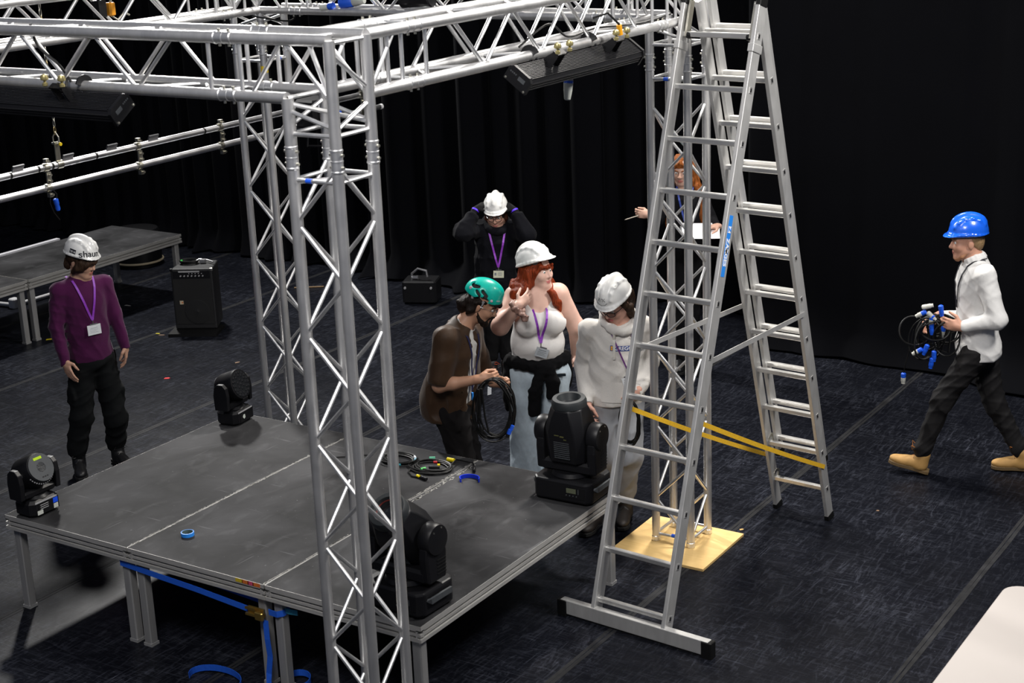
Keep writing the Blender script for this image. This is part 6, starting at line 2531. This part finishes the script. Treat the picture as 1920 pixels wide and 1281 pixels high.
# blue mains connector dangling from the pipe
pg = thing('mains_connector', (PX + .02, 2.09, 1.86), 'blue mains connector on a thin lead dangling below the silver pipes', 'connector')
m = MB()
m.lathe([(.012, .045), (.019, .04), (.019, .005), (.016, 0), (.018, -.03), (.014, -.045)], (PX + .03, 2.11, 1.885), (.05, -.2, 1), 12)
m.build('blue_shell', BLUET, pg)
m = MB()
m.path([(PX + .02, 2.10, PZL - .02), (PX + .03, 2.12, 1.96), (PX + .03, 2.115, 1.93)], .005, 6)
m.path([(PX + .02, 2.07, PZL - .02), (PX + .02, 2.06, 1.9), (PX + .025, 2.08, 1.83), (PX + .03, 2.12, 1.77)], .004, 6)
m.build('lead', RUBBER, pg)

# fixture on the far end of the pipes, and things lying in the rear beam
fx = thing('hanging_projector', (PX + .05, 5.0, 2.1), 'black lamp with painted white highlight hanging on the pipes behind the front tower', 'stage light')
m = MB()
m.cbox((PX + .12, 4.98, 2.13), (.24, .36, .24), .03)
m.build('housing', BLACKM, fx, smooth=False)
m = MB()
m.box((PX + .245, 4.90, 2.19), (.006, .12, .085))  # highlight on the black housing, painted in as a white plate
m.build('white_highlight', plain('highlight_white', (.75, .78, .85), .2), fx, smooth=False)
m = MB()
for k in range(4):
    m.lathe([(.012, 0), (.012, .012), (.008, .016)], (PX + .24, 4.86 + .05 * k, 2.10), (1, 0, 0), 10)
m.build('knobs', BLACKP, fx)
m = MB()
m.box((PX + .245, 5.12, 2.12), (.012, .04, .07))
m.build('blue_connector', BLUET, fx, smooth=False)
m = MB()
m.path([(PX + .12, 4.83, 2.0), (PX + .12, 4.81, 1.86), (PX + .14, 4.98, 1.83), (PX + .12, 5.15, 1.86), (PX + .12, 5.13, 2.0)], .012, 8)
m.build('guard_bar', BLACKM, fx)
pl = thing('mains_coupler', (.74, 2.6, 3.28), 'blue and grey mains coupler lying on the rear truss beam at the top', 'plug')
m = MB()
m.lathe([(.030, -.06), (.036, -.05), (.036, .03), (.030, .04)], (.72, 2.62, 3.305), (1, .1, .1), 16)
m.build('blue_housing', BLUET, pl)
m = MB()
m.lathe([(.030, .04), (.032, .05), (.024, .12), (.020, .125)], (.72, 2.62, 3.305), (1, .1, .1), 16)
m.build('grey_cap', plain('connector_grey', (.35, .36, .34), .5), pl)
m = MB()
m.lathe([(.02, -.12), (.026, -.11), (.026, -.08)], (.70, 2.60, 3.29), (1, .1, .1), 14)
m.build('blue_plug', BLUET, pl)
m = MB()
m.lathe([(.016, -.18), (.022, -.175), (.022, -.12)], (.70, 2.60, 3.288), (1, .1, .1), 14)
m.build('white_plug', plain('socket_white', (.5, .52, .48), .5), pl)
oc = thing('hoist_hook', (-.2, 1.45, 3.34), 'orange rigging hook and black lamp clamp in the left rear beam', 'hook')
m = MB()
m.cbox((-.2, 1.45, 3.36), (.05, .05, .08), .01)
m.build('orange_body', plain('hook_orange', (.7, .28, .01), .4), oc, smooth=False)
m = MB()
m.path([(-.2, 1.45, 3.40), (-.2, 1.47, 3.43), (-.2, 1.45, 3.46), (-.2, 1.42, 3.44)], .008, 8)
m.path([(-.2, 1.45, 3.32), (-.2, 1.50, 3.29), (-.2, 1.56, 3.33), (-.2, 1.60, 3.31)], .006, 8)
m.build('steel_hook', STEEL, oc)
m = MB()
m.box((-.2, 1.36, 3.37), (.06, .06, .10))
m.path([(-.2, 1.36, 3.42), (-.2, 1.33, 3.48), (-.2, 1.38, 3.51)], .01, 8)
m.build('black_clamp', BLACKP, oc)
lm = thing('small_lamp', (1.2, 2.72, 3.3), 'small black lamp lying inside the rear truss beam', 'stage light')
m = MB()
m.lathe([(.05, -.12), (.07, -.11), (.075, .05), (.085, .09), (.08, .1)], (1.2, 2.72, 3.345), (1, .2, .1), 20)
m.build('lamp_body', BLACKM, lm)
m = MB()
m.box((1.22, 2.64, 3.37), (.03, .01, .02))
m.build('white_tag', CARD_WHITE, lm, smooth=False)
# thin leads following the beams
def lead(pts, r, label, mat=RUBBER, name='lighting_cable'):
    m_ = MB()
    P_ = [Vector(p) for p in pts]
    out = []
    for i in range(len(P_) - 1):
        a, b_, c_, d_ = P_[max(i - 1, 0)], P_[i], P_[i + 1], P_[min(i + 2, len(P_) - 1)]
        for k in range(8):
            t = k / 8
            out.append(.5 * ((2 * b_) + (c_ - a) * t + (2 * a - 5 * b_ + 4 * c_ - d_) * t * t + (3 * b_ - a - 3 * c_ + d_) * t ** 3))
    out.append(P_[-1])
    m_.path(out, r, 6)
    return tag(m_.build(name, mat), label, 'cable')
lead([(3.05, 1.0, ZL + .03), (3.1, 1.2, ZL + .12), (3.06, 1.45, ZL + .03), (3.02, 1.8, ZL + .035), (3.12, 2.1, ZL + .03), (3.1, 2.5, ZL + .04)], .0055, 'black cable laid in the truss beam beside the ladder')
lead([(1.40, FY - H + .01, ZU + .03), (1.42, FY - .1, ZM + .05), (1.50, FY - .06, ZL + .08), (1.62, FY - .1, ZL - .0), (1.66, FY - .16, ZL + .04), (1.68, FY - .2, ZL - .02)], .0065, 'black cable looping down to the batten at the top left')
lead([(.0, 2.5, ZL - .03), (.2, 2.62, ZL - .07), (.3, 2.6, ZL - .02), (.34, 2.6, ZL + .03)], .006, 'black cable hanging round the rear beam near its corner')

# ---------------------------------------------------------------- speaker amplifier on the left
amp = thing('speaker_amplifier', (-3.22, 4.98, 0), 'black portable speaker amplifier standing between rear platform and truss tower', 'speaker')
rz = math.radians(28)
Ma = Matrix.Rotation(rz, 3, 'Z')
ac = Vector((-3.20, 4.98, 0))
def al(x, y, z):
    return ac + Ma @ Vector((x, y, z))
m = MB()
m.prism([(-.20, -.17), (.20, -.17), (.165, .17), (-.165, .17)], al(0, 0, .03), Ma @ Vector((1, 0, 0)), Ma @ Vector((0, 1, 0)), (0, 0, .58))
m.build('cabinet', plain('black_vinyl_cabinet', (.009, .009, .010), .6, bump=.2, scale=200), amp, smooth=False, bevel=.012)
m = MB()
m.box(al(0, -.174, .30), (.36, .006, .44), Ma)
m.build('grille', plain('black_grille', (.006, .006, .006), .7, bump=.3, scale=400), amp, smooth=False)
m = MB()
m.lathe([(.115, 0), (.12, .004), (.10, .006), (.03, -.0), (.001, .006)], al(.03, -.178, .20), Ma @ Vector((0, -1, 0)), 26, caps=False)
m.build('woofer_ring', plain('dark_cone', (.012, .012, .012), .5), amp)
m = MB()
m.box(al(0, -.174, .555), (.35, .008, .075), Ma)
cp = m.build('control_panel', BLACKM, amp, smooth=False)
m = MB()
for k in range(7):
    m.lathe([(.007, 0), (.006, .014)], al(-.10 + .035 * k, -.178, .545), Ma @ Vector((0, -1, 0)), 8)
for k in range(5):
    m.lathe([(.004, 0), (.004, .006)], al(-.02 + .03 * k, -.178, .568), Ma @ Vector((0, -1, 0)), 8)
m.build('control_knobs', SILVER, cp)
m = MB()
m.box(al(-.02, -.178, .585), (.20, .004, .012), Ma)
m.build('panel_print', SILVER, cp, smooth=False)
m = MB()
m.box(al(-.115, -.178, .29), (.034, .003, .034), Ma)
bd = m.build('badge', plain('badge_cream', (.6, .5, .35), .5), amp, smooth=False)
m = MB()
m.box(al(-.108, -.180, .29), (.014, .002, .012), Ma)
m.build('badge_mark', plain('badge_orange', (.6, .15, .02), .5), bd, smooth=False)
m = MB()
m.box(al(0, -.18, .014), (.46, .30, .028), Ma)
m.build('wheel_plinth', RUBBER, amp, smooth=False)
for s in (-1, 1):
    m = MB()
    m.box(al(s * .19, -.16, .60), (.03, .03, .03), Ma)
    m.build('corner_protector', STEEL if s > 0 else BLACKM, amp, smooth=False, bevel=.006)
m = MB()
m.path([al(-.02, .02, .622), al(.02, .06, .645), al(.10, .06, .635), al(.17, .0, .630)], .008, 6)
m.box(al(.06, .04, .634), (.05, .05, .03), Ma)
tag(m.build('folded_tripod', plain('dull_silver', (.35, .35, .36), .4, metal=.8)), 'small silver folded stand lying on top of the speaker amplifier', 'stand')
m = MB()
for k in range(5):
    pts = [al(-.07 + (.075 + .004 * k) * math.cos(t) , .03 + (.055 + .003 * k) * math.sin(t), .617 + .007 * k) for t in np.linspace(0, 2 * PI, 25)[:-1]]
    m.path(pts, .005, 6, closed=True)
co = m.build('coiled_cable', RUBBER)
tag(co, 'small coiled cable with green tape on top of the speaker amplifier', 'cable')
m = MB()
m.tube(al(-.15, .02, .635), al(-.145, .05, .635), .011, 8)
m.build('green_tape', tape_g, co)

# dark case by the drape, round stool, pole under the platform
cs = thing('equipment_case', (-1.80, 6.62, 0), 'small black equipment case with silver handle at the foot of the drapes', 'case')
m = MB()
m.cbox((-1.80, 6.62, .12), (.34, .26, .22), .02, Matrix.Rotation(.4, 3, 'Z'))
m.build('case_body', BLACKP, cs, smooth=False)
m = MB()
m.path([(-1.86, 6.55, .23), (-1.86, 6.55, .29), (-1.80, 6.57, .34), (-1.72, 6.60, .32), (-1.71, 6.60, .26)], .011, 8)
m.tube((-1.86, 6.55, .25), (-1.80, 6.57, .25), .02, 10)
m.build('silver_handle', plain('dull_silver', (.35, .35, .36), .4, metal=.8), cs)
m = MB()
for sx in (-.13, .13):
    m.lathe([(.012, 0), (.012, .01)], (-1.80 + sx * .92 + .05, 6.62 + sx * .39 - .13, .17), (.35, -.9, 0), 8)
m.build('case_latch', SILVER, cs)
st = thing('round_stool', (-5.62, 6.55, 0), 'round black seat with a pale curved rim behind the rear platform', 'stool')
m = MB()
m.lathe([(.24, .05), (.26, .06), (.26, .36), (.24, .40), (.05, .42)], (-5.62, 6.55, 0), (0, 0, 1), 30)
m.build('seat_drum', BLACKP, st)
m = MB()
m.path([(-5.62 + .265 * math.cos(t), 6.55 + .265 * math.sin(t), .05) for t in np.linspace(0, 2 * PI, 33)[:-1]], .012, 8, closed=True)
m.build('pale_rim', plain('pale_wood_rim', (.5, .42, .28), .5), st)
m = MB()
m.lathe([(.23, 0), (.23, .05)], (-5.62, 6.55, 0), (0, 0, 1), 24)
m.build('foot_ring', RUBBER, st)
m = MB()
m.box((-5.46, 6.36, .10), (.09, .004, .02), Matrix.Rotation(.8, 3, 'Z'))
m.build('maker_plate', SILVER, st, smooth=False)
pole = thing('white_pole', (-5.5, 4.6, .02), 'white jointed pole lying on the floor under the rear platform', 'pole')
m = MB()
m.tube((-6.2, 4.55, .03), (-5.45, 4.66, .03), .02, 10)
m.build('pole_section', plain('white_cap', (.75, .75, .76), .5), pole)
m = MB()
m.tube((-5.45, 4.66, .03), (-5.40, 5.9, .03), .018, 10)
m.build('pole_section', plain('white_cap', (.75, .75, .76), .5), pole)
m = MB()
m.cbox((-5.45, 4.66, .05), (.09, .09, .10), .015)
m.build('joint_block', plain('white_cap', (.75, .75, .76), .5), pole, smooth=False)

# ---------------------------------------------------------------- cables and bits on the stage
def coil(c, r, n, seed, wire=.0048, squash=.75, rise=.006):
    rs = np.random.RandomState(seed)
    pts = []
    N_ = 30
    for k in range(n * N_ + 1):
        t = 2 * PI * k / N_
        lap = k / N_
        rr = r * (1 + .10 * math.sin(lap * 2.3 + seed) + .05 * math.sin(2 * t + lap))
        pts.append((c[0] + rr * math.cos(t) + .012 * math.sin(lap * 3.1), c[1] + rr * squash * math.sin(t) + .012 * math.cos(lap * 2.7), c[2] + wire + rise * (lap % 3)))
    return pts
cz = .601
c1 = thing('coiled_cable', (1.565, 1.76, cz), 'black cable coil with green and blue tape, beside the larger coil on the stage', 'cable')
m = MB()
m.path(coil((1.565, 1.76, cz), .108, 6, 2), .0052, 6)
m.build('cable', RUBBER, c1)
for (a_, mt) in ((2.6, tape_g), (.35, plain('pale_blue_tape', (.25, .5, .62), .5)), (5.2, plain('cyan_tape', (.05, .35, .42), .5)), (.75, plain('white_tape', (.6, .62, .65), .5))):
    x, y = 1.565 + .110 * math.cos(a_), 1.76 + .09 * math.sin(a_)
    m = MB()
    m.tube((x - .02 * math.sin(a_), y + .015 * math.cos(a_), cz + .014), (x + .02 * math.sin(a_), y - .015 * math.cos(a_), cz + .014), .010, 8)
    m.build('tape_mark', mt, c1)
c2 = thing('coiled_cable', (1.82, 1.76, cz), 'black cable coil with yellow cap and green tape near the stage joint', 'cable')
m = MB()
P2 = coil((1.82, 1.75, cz), .125, 5, 5)
m.path(P2 + [(1.90, 1.90, .62), (2.0, 1.93, .608), (2.03, 1.90, .607), (2.06, 1.86, .607)], .0052, 6)
m.path([(1.70, 1.72, .608), (1.74, 1.62, .608), (1.80, 1.575, .607), (1.86, 1.58, .607)], .0052, 6)
m.build('cable', RUBBER, c2)
for (a_, b_) in (((2.06, 1.86, .613), (2.10, 1.80, .613)), ((1.86, 1.58, .613), (1.915, 1.565, .613)), ((1.82, 1.72, .617), (1.88, 1.75, .617))):
    m = MB()
    d_ = Vector(b_) - Vector(a_)
    m.lathe([(.006, 0), (.010, .004), (.011, d_.length * .5), (.010, d_.length * .52), (.010, d_.length)], a_, d_, 10)
    m.build('connector', BLACKM, c2)
for (p_, d_, mt, r_) in (((1.845, 1.885, .618), (.05, .0, 0), plain('connector_yellow2', (.8, .62, .0), .45), .013), ((1.80, 1.665, .62), (.015, .03, 0), tape_g, .009), ((1.74, 1.84, .62), (.03, .02, 0), plain('mint_tape', (.12, .5, .3), .5), .011), ((1.80, 1.80, .62), (.02, .01, 0), plain('red_tape', (.5, .01, .02), .5), .008), ((1.83, 1.585, .614), (.02, -.004, 0), plain('connector_yellow2', (.8, .62, .0), .45), .009), ((1.85, 1.77, .62), (.012, .01, 0), plain('connector_yellow2', (.8, .62, .0), .45), .008)):
    m = MB()
    a_ = Vector(p_)
    m.tube(a_, a_ + Vector(d_), r_, 10)
    m.build('tape_mark', mt, c2)
lead([(1.18, 1.62, .606), (1.24, 1.66, .607), (1.30, 1.72, .606), (1.36, 1.75, .606)], .004, 'thin short cable end on the stage behind the front tower')
# blue clip and blue tape roll
m = MB()
cc = Vector((2.145, 1.685, .6))
pts = [cc + Vector((.062 * math.cos(t), .05 * math.sin(t), .013)) for t in np.linspace(.1, PI + 1.0, 16)]
m.path(pts, 0, flat=(.006, .024), up=(0, 0, 1))
tag(m.build('blue_clip', plain('blue_plastic_clip', (.005, .03, .55), .35)), 'open blue plastic ring clip lying on the right stage deck', 'clip')
m = MB()
tc_ = Vector((1.19, .285, .601))
m.lathe([(.032, 0), (.037, .001), (.037, .022), (.032, .023), (.032, 0)], tc_, (0, 0, 1), 28, caps=False)
tr = tag(m.build('tape_roll', plain('roll_blue', (.02, .22, .72), .45)), 'small roll of blue tape lying on the middle stage deck', 'tape roll')
m = MB()
m.lathe([(.030, .001), (.032, .001), (.032, .0225), (.030, .0225), (.030, .001)], tc_, (0, 0, 1), 24, caps=False)
m.build('cardboard_core', plain('core_dark', (.06, .10, .10), .7), tr)

# coil in the bearded person's hands
hc2 = V3((2.035, 2.15, 1.09))
ck = thing('cable_bundle', tuple(hc2), 'thick coil of black cable hanging from the hands of the person in brown', 'cable')
right2 = unit(np.cross(-unit(V3((JOINTS['P2']['hv']))), (0, 0, 1)))
hv2 = unit(V3(JOINTS['P2']['hv']))
rs = np.random.RandomState(3)
for k in range(9):
    w_ = .112 + .022 * rs.rand()
    hh = .185 + .025 * rs.rand()
    ox, od = .01 * rs.randn(), .05 * (rs.rand() - .5)
    sk_ = .12 * rs.randn()
    pts = []
    for t in np.linspace(0, 2 * PI, 37)[:-1]:
        x = w_ * math.sin(t)
        z = hh * math.cos(t) - hh
        # loops bunch together where the hand grips them
        g_ = (1 + math.cos(t)) / 2
        x = x * (1 - .25 * g_ ** 3) + sk_ * .06 * math.sin(2 * t) + ox
        pts.append(hc2 + right2 * (x - .005) + V3((0, 0, z)) + hv2 * (od * (1 - g_ ** 4) + .02 * math.sin(t * 2 + k)))
    m = MB()
    m.path(pts, .0052, 6, closed=True)
    m.build('cable_loop', RUBBER, ck)
for (x, z, mt, r_) in ((.105, -.30, BLUET, .012), (.09, -.325, BLUET, .014), (.08, -.345, RUBBER, .012)):
    a_ = hc2 + right2 * x + V3((0, 0, z)) + hv2 * .03
    m = MB()
    m.tube(a_, a_ - right2 * .012 - V3((0, 0, .03)), r_, 10)
    m.build('connector', mt, ck)
m = MB()
a_ = hc2 - right2 * .085 + hv2 * .055 - V3((0, 0, .09))
for k in range(5):
    b_ = a_ + right2 * (.012 * rs.randn()) + hv2 * .006 * k
    m.path([b_ + V3((0, 0, .05)), b_ - V3((0, 0, .04)) + right2 * .005, b_ - V3((0, 0, .13)) + right2 * .01 * rs.randn(), b_ - V3((0, 0, .2 + .05 * rs.rand())) + right2 * .02 * rs.randn()], .006, 6)
m.build('loose_ends', RUBBER, ck)
m = MB()
m.prism([(-.012, 0), (.012, .006), (.014, .045), (-.008, .055)], hc2 - right2 * .03 + hv2 * .06 - V3((0, 0, .085)), right2, (0, 0, 1), hv2 * .003)
m.build('white_tag', CARD_WHITE, ck, smooth=False)
# coil in the hoodie person's hand
k4 = V3((2.74, 2.56, .93))
ck = thing('cable_bundle', tuple(k4), 'black cable coil held low by the person in the grey hoodie', 'cable')
for k in range(7):
    w_ = .045 + .02 * rs.rand()
    hh = .13 + .025 * rs.rand()
    od = .04 * (rs.rand() - .5)
    m = MB()
    m.path([k4 + right2 * (w_ * math.sin(t) + .012 + .006 * rs.rand()) + V3((0, 0, hh * math.cos(t) - hh)) + hv2 * (od + .02 * math.sin(t)) for t in np.linspace(0, 2 * PI, 29)[:-1]], .0045, 6, closed=True)
    m.build('cable_loop', RUBBER, ck)
# armful of leads and connectors carried by the walking person
b7 = V3((4.01, 4.44, 1.12))
r7, h7 = P7['right'], P7['hv']
ck = thing('cable_bundle', tuple(b7), 'tangle of black leads with blue and white connectors carried by the walking person', 'cable')
for k in range(14):
    w_ = .05 + .06 * rs.rand()
    hh = .06 + .09 * rs.rand()
    ox, od = .05 * rs.randn(), .05 * rs.randn()
    tilt_ = rs.randn() * .35
    m = MB()
    pts = []
    for t in np.linspace(0, 2 * PI, 29)[:-1]:
        x, z = w_ * math.sin(t), hh * math.cos(t) - hh * .9
        pts.append(b7 + r7 * (x * math.cos(tilt_) - z * math.sin(tilt_) + ox) + V3((0, 0, x * math.sin(tilt_) + z * math.cos(tilt_) - .01)) + h7 * (od + .02 * math.sin(2 * t + k)))
    m.path(pts, .0062, 6, closed=True)
    m.build('cable_loop', RUBBER, ck)
CW = plain('connector_grey_white', (.52, .52, .47), .5)
CBL = plain('connector_blue', (.01, .10, .72), .4)
def conn(x, z, dx, dz, first, second, d=.06, r=.017):
    a_ = b7 + r7 * x + V3((0, 0, z)) + h7 * d
    ax_ = unit(r7 * dx + V3((0, 0, dz)))
    m_ = MB()
    m_.lathe([(r * .55, -.006), (r, 0), (r, .024), (r * .9, .028)], a_, ax_, 12)
    o_ = m_.build('connector', first, ck)
    m_ = MB()
    m_.lathe([(r * .95, .028), (r * .95, .052), (r * .8, .056), (r * .75, .070)], a_, ax_, 12)
    m_.build('connector_tip', second, o_)
for a_ in ((-.035, .055, -.8, -.45, CBL, CW), (.010, .030, -.15, -1, CBL, CW), (.085, -.045, -.15, -1, CBL, CW), (-.05, -.205, -.9, -.55, CBL, CW), (-.015, -.175, -.35, -1, CBL, CBL), (.030, -.215, .0, -1, CBL, CBL), (.020, -.265, -.15, -1, CBL, CBL), (.06, .100, .15, -1, CBL, CBL), (-.02, .05, .6, -.6, CW, CW), (-.055, .085, .8, .2, CW, CW), (.005, -.03, .1, -1, CBL, CBL)):
    conn(*a_)
m = MB()
m.path([b7 - r7 * .11 - V3((0, 0, .09)), b7 - r7 * .125 - V3((0, 0, .2)), b7 - r7 * .155 - V3((0, 0, .33)), b7 - r7 * .165 - V3((0, 0, .40))], .0045, 6)
m.path([b7 + r7 * .03 - V3((0, 0, .05)), b7 + r7 * .035 - V3((0, 0, .15)), b7 + r7 * .06 - V3((0, 0, .22)), b7 + r7 * .12 - V3((0, 0, .24)), b7 + r7 * .13 - V3((0, 0, .1)), b7 + r7 * .11 + V3((0, 0, .02))], .0062, 6)
m.path([b7 - r7 * .0 - V3((0, 0, .05)), b7 - r7 * .01 - V3((0, 0, .13)), b7 - r7 * .02 - V3((0, 0, .18))], .0062, 6)
m.build('hanging_leads', RUBBER, ck)
conn(-.165, -.40, 0, -1, CBL, CW, d=.0)

# ---------------------------------------------------------------- blue ratchet strap round the deck legs
STRAPM = plain('blue_webbing', (.010, .085, .50), .55, var=.15, scale=90)
rsx = thing('ratchet_strap', (1.95, .0, 0), 'blue ratchet strap pulled along the front legs of the low stage', 'strap')
m = MB()
m.path([(.918, .018, .487), (1.2, .010, .475), (1.5, .006, .462), (1.88, .008, .430)], 0, flat=(.034, .003), up=(0, 1, 0))
m.build('taut_webbing', STRAPM, rsx, smooth=False)
m = MB()
m.path([(1.05, .10, .49), (1.5, .09, .475), (1.9, .085, .45)], 0, flat=(.034, .003), up=(0, 1, 0))
m.build('slack_webbing', STRAPM, rsx, smooth=False)
m = MB()
m.path([(.918, .018, .487), (.905, .05, .488), (.918, .085, .489)], 0, flat=(.034, .003), up=(-1, 0, 0))
m.path([(2.0, .018, .440), (2.06, .012, .442), (2.088, .03, .447), (2.088, .085, .449)], 0, flat=(.034, .003), up=(.3, -1, 0))
m.build('leg_wrap', STRAPM, rsx, smooth=False)
m = MB()
m.path([(2.085, .05, .455), (2.12, .045, .458), (2.17, .05, .46)], 0, flat=(.03, .003), up=(0, 1, 0))
m.build('printed_tail', plain('cyan_webbing', (.03, .22, .33), .6, var=.6, scale=120), rsx, smooth=False)
BRASS = plain('brass_ratchet', (.45, .30, .08), .35, metal=.9)
m = MB()
m.box((1.935, -.004, .437), (.11, .012, .045))
m.box((1.905, -.016, .452), (.07, .012, .012))
m.box((1.905, -.016, .418), (.07, .012, .012))
m.build('ratchet_frame', BRASS, rsx, smooth=False)
m = MB()
m.cbox((1.968, -.022, .425), (.055, .022, .045), .006)
m.build('ratchet_lever', BRASS, rsx, smooth=False)
m = MB()
m.path([(2.0, -.012, .405), (2.008, -.02, .30), (2.012, -.015, .20), (1.998, -.02, .10), (2.012, -.045, .04), (2.05, -.10, .006), (2.12, -.17, .004), (2.2, -.2, .004)], 0, flat=(.036, .003), up=[(0, -1, 0)] * 5 + [(0, -.3, 1)] * 3)
m.build('hanging_tail', STRAPM, rsx, smooth=False)
for (c_, rx, ry, hh) in (((1.68, -.10), .17, .09, .05), ((2.08, .10), .075, .07, .05)):
    m = MB()
    pts, ups = [], []
    for t in np.linspace(-.4, PI + .6, 20):
        pts.append((c_[0] - rx * math.cos(t), c_[1] + ry * math.sin(t), .021 + hh * .2 * math.sin(t)))
        ups.append((-math.cos(t), math.sin(t), 0))
    m.path(pts, 0, flat=(.036, .003), up=ups)
    m.build('floor_loop', STRAPM, rsx, smooth=False)

# ---------------------------------------------------------------- white table at the lower right
tb = thing('folding_table', (5.9, .6, 0), 'white folding table top cut by the lower right corner', 'table')
m = MB()
poly = []
for (cx, cy, a0) in ((5.39 + .09, 1.51 - .09, PI / 2), (5.39 + .09, -.3 + .09, PI), (6.15 - .09, -.3 + .09, 1.5 * PI), (6.15 - .09, 1.51 - .09, 0)):
    for k in range(7):
        t = a0 + k / 6 * PI / 2
        poly.append((cx + .09 * math.cos(t), cy + .09 * math.sin(t)))
m.prism(poly, (0, 0, .70), (1, 0, 0), (0, 1, 0), (0, 0, .04))
m.build('table_top', plain('white_table_plastic', (.42, .385, .36), .5, var=.04, scale=4), tb, smooth=False, bevel=.006)
for (x, y) in ((5.5, 1.3), (6.04, 1.3), (5.5, -.1), (6.04, -.1)):
    m = MB()
    m.tube((x, y, 0), (x, y, .70), .014, 10)
    m.build('leg', plain('grey_table_leg', (.2, .2, .21), .4, metal=.6), tb)
for y in (1.3, -.1):
    m = MB()
    m.tube((5.5, y, .12), (6.04, y, .12), .011, 8)
    m.build('leg_brace', MATS['grey_table_leg'], tb)

# ---------------------------------------------------------------- scraps on the floor
YEL = plain('scrap_yellow', (.6, .5, .01), .6)
def scrap(x, y, l, w, a, mat, label, z=0):
    m_ = MB()
    ca, sa = math.cos(a), math.sin(a)
    poly = [(-l / 2, -w / 2), (l * .3, -w * .4), (l / 2, w * .1), (l * .2, w / 2), (-l * .4, w * .45)]
    m_.prism(poly, (x, y, .0008 + z), (ca, sa, 0), (-sa, ca, 0), (0, 0, .0025))
    return tag(m_.build('tape_scrap', mat, smooth=False), label, 'tape scrap', 'scraps of tape on the floor')
scrap(-4.24, 4.03, .06, .03, .8, YEL, 'yellow tape scrap on the floor left of the person in purple')
scrap(-3.42, 4.62, .045, .02, .2, YEL, 'yellow tape scrap on the floor just behind the purple sleeve')
scrap(-3.20, 4.66, .07, .02, .4, YEL, 'yellow tape scrap at the foot of the speaker amplifier')
scrap(-2.36, 3.66, .05, .03, .6, plain('scrap_red', (.7, .01, .015), .5), 'small red scrap on the open floor right of the person in purple')
BRN = plain('scrap_brown', (.20, .12, .07), .7)
scrap(-2.11, 4.27, .05, .02, 1.2, BRN, 'brown scrap on the floor left of the rear truss tower')
scrap(-3.05, 4.80, .05, .02, .3, BRN, 'brown scrap on the floor right of the speaker amplifier')
scrap(-3.35, 4.60, .06, .02, .5, BRN, 'brown scrap on the floor behind the purple jumper')
scrap(3.95, 3.70, .02, .015, .2, BRN, 'tiny tan scrap on the floor right of the ladder feet')
scrap(3.30, 3.02, .03, .018, .9, plain('scrap_tan', (.5, .3, .1), .7), 'tan scrap lying on the floor tape behind the plywood square')
PAL = plain('scrap_pale', (.3, .3, .3), .7)
scrap(-4.43, 5.22, .07, .02, .1, PAL, 'pale scrap on the floor below the rear platform')
scrap(-3.85, 5.72, .06, .015, .7, PAL, 'pale scrap on the floor right of the rear platform leg')
m = MB()
m.path([(-3.30, 6.45, .008), (-3.05, 6.62, .008)], .008, 6)
tag(m.build('wooden_stick', plain('stick_wood', (.22, .13, .05), .6)), 'thin wooden stick lying on the floor behind the rear tower', 'stick')
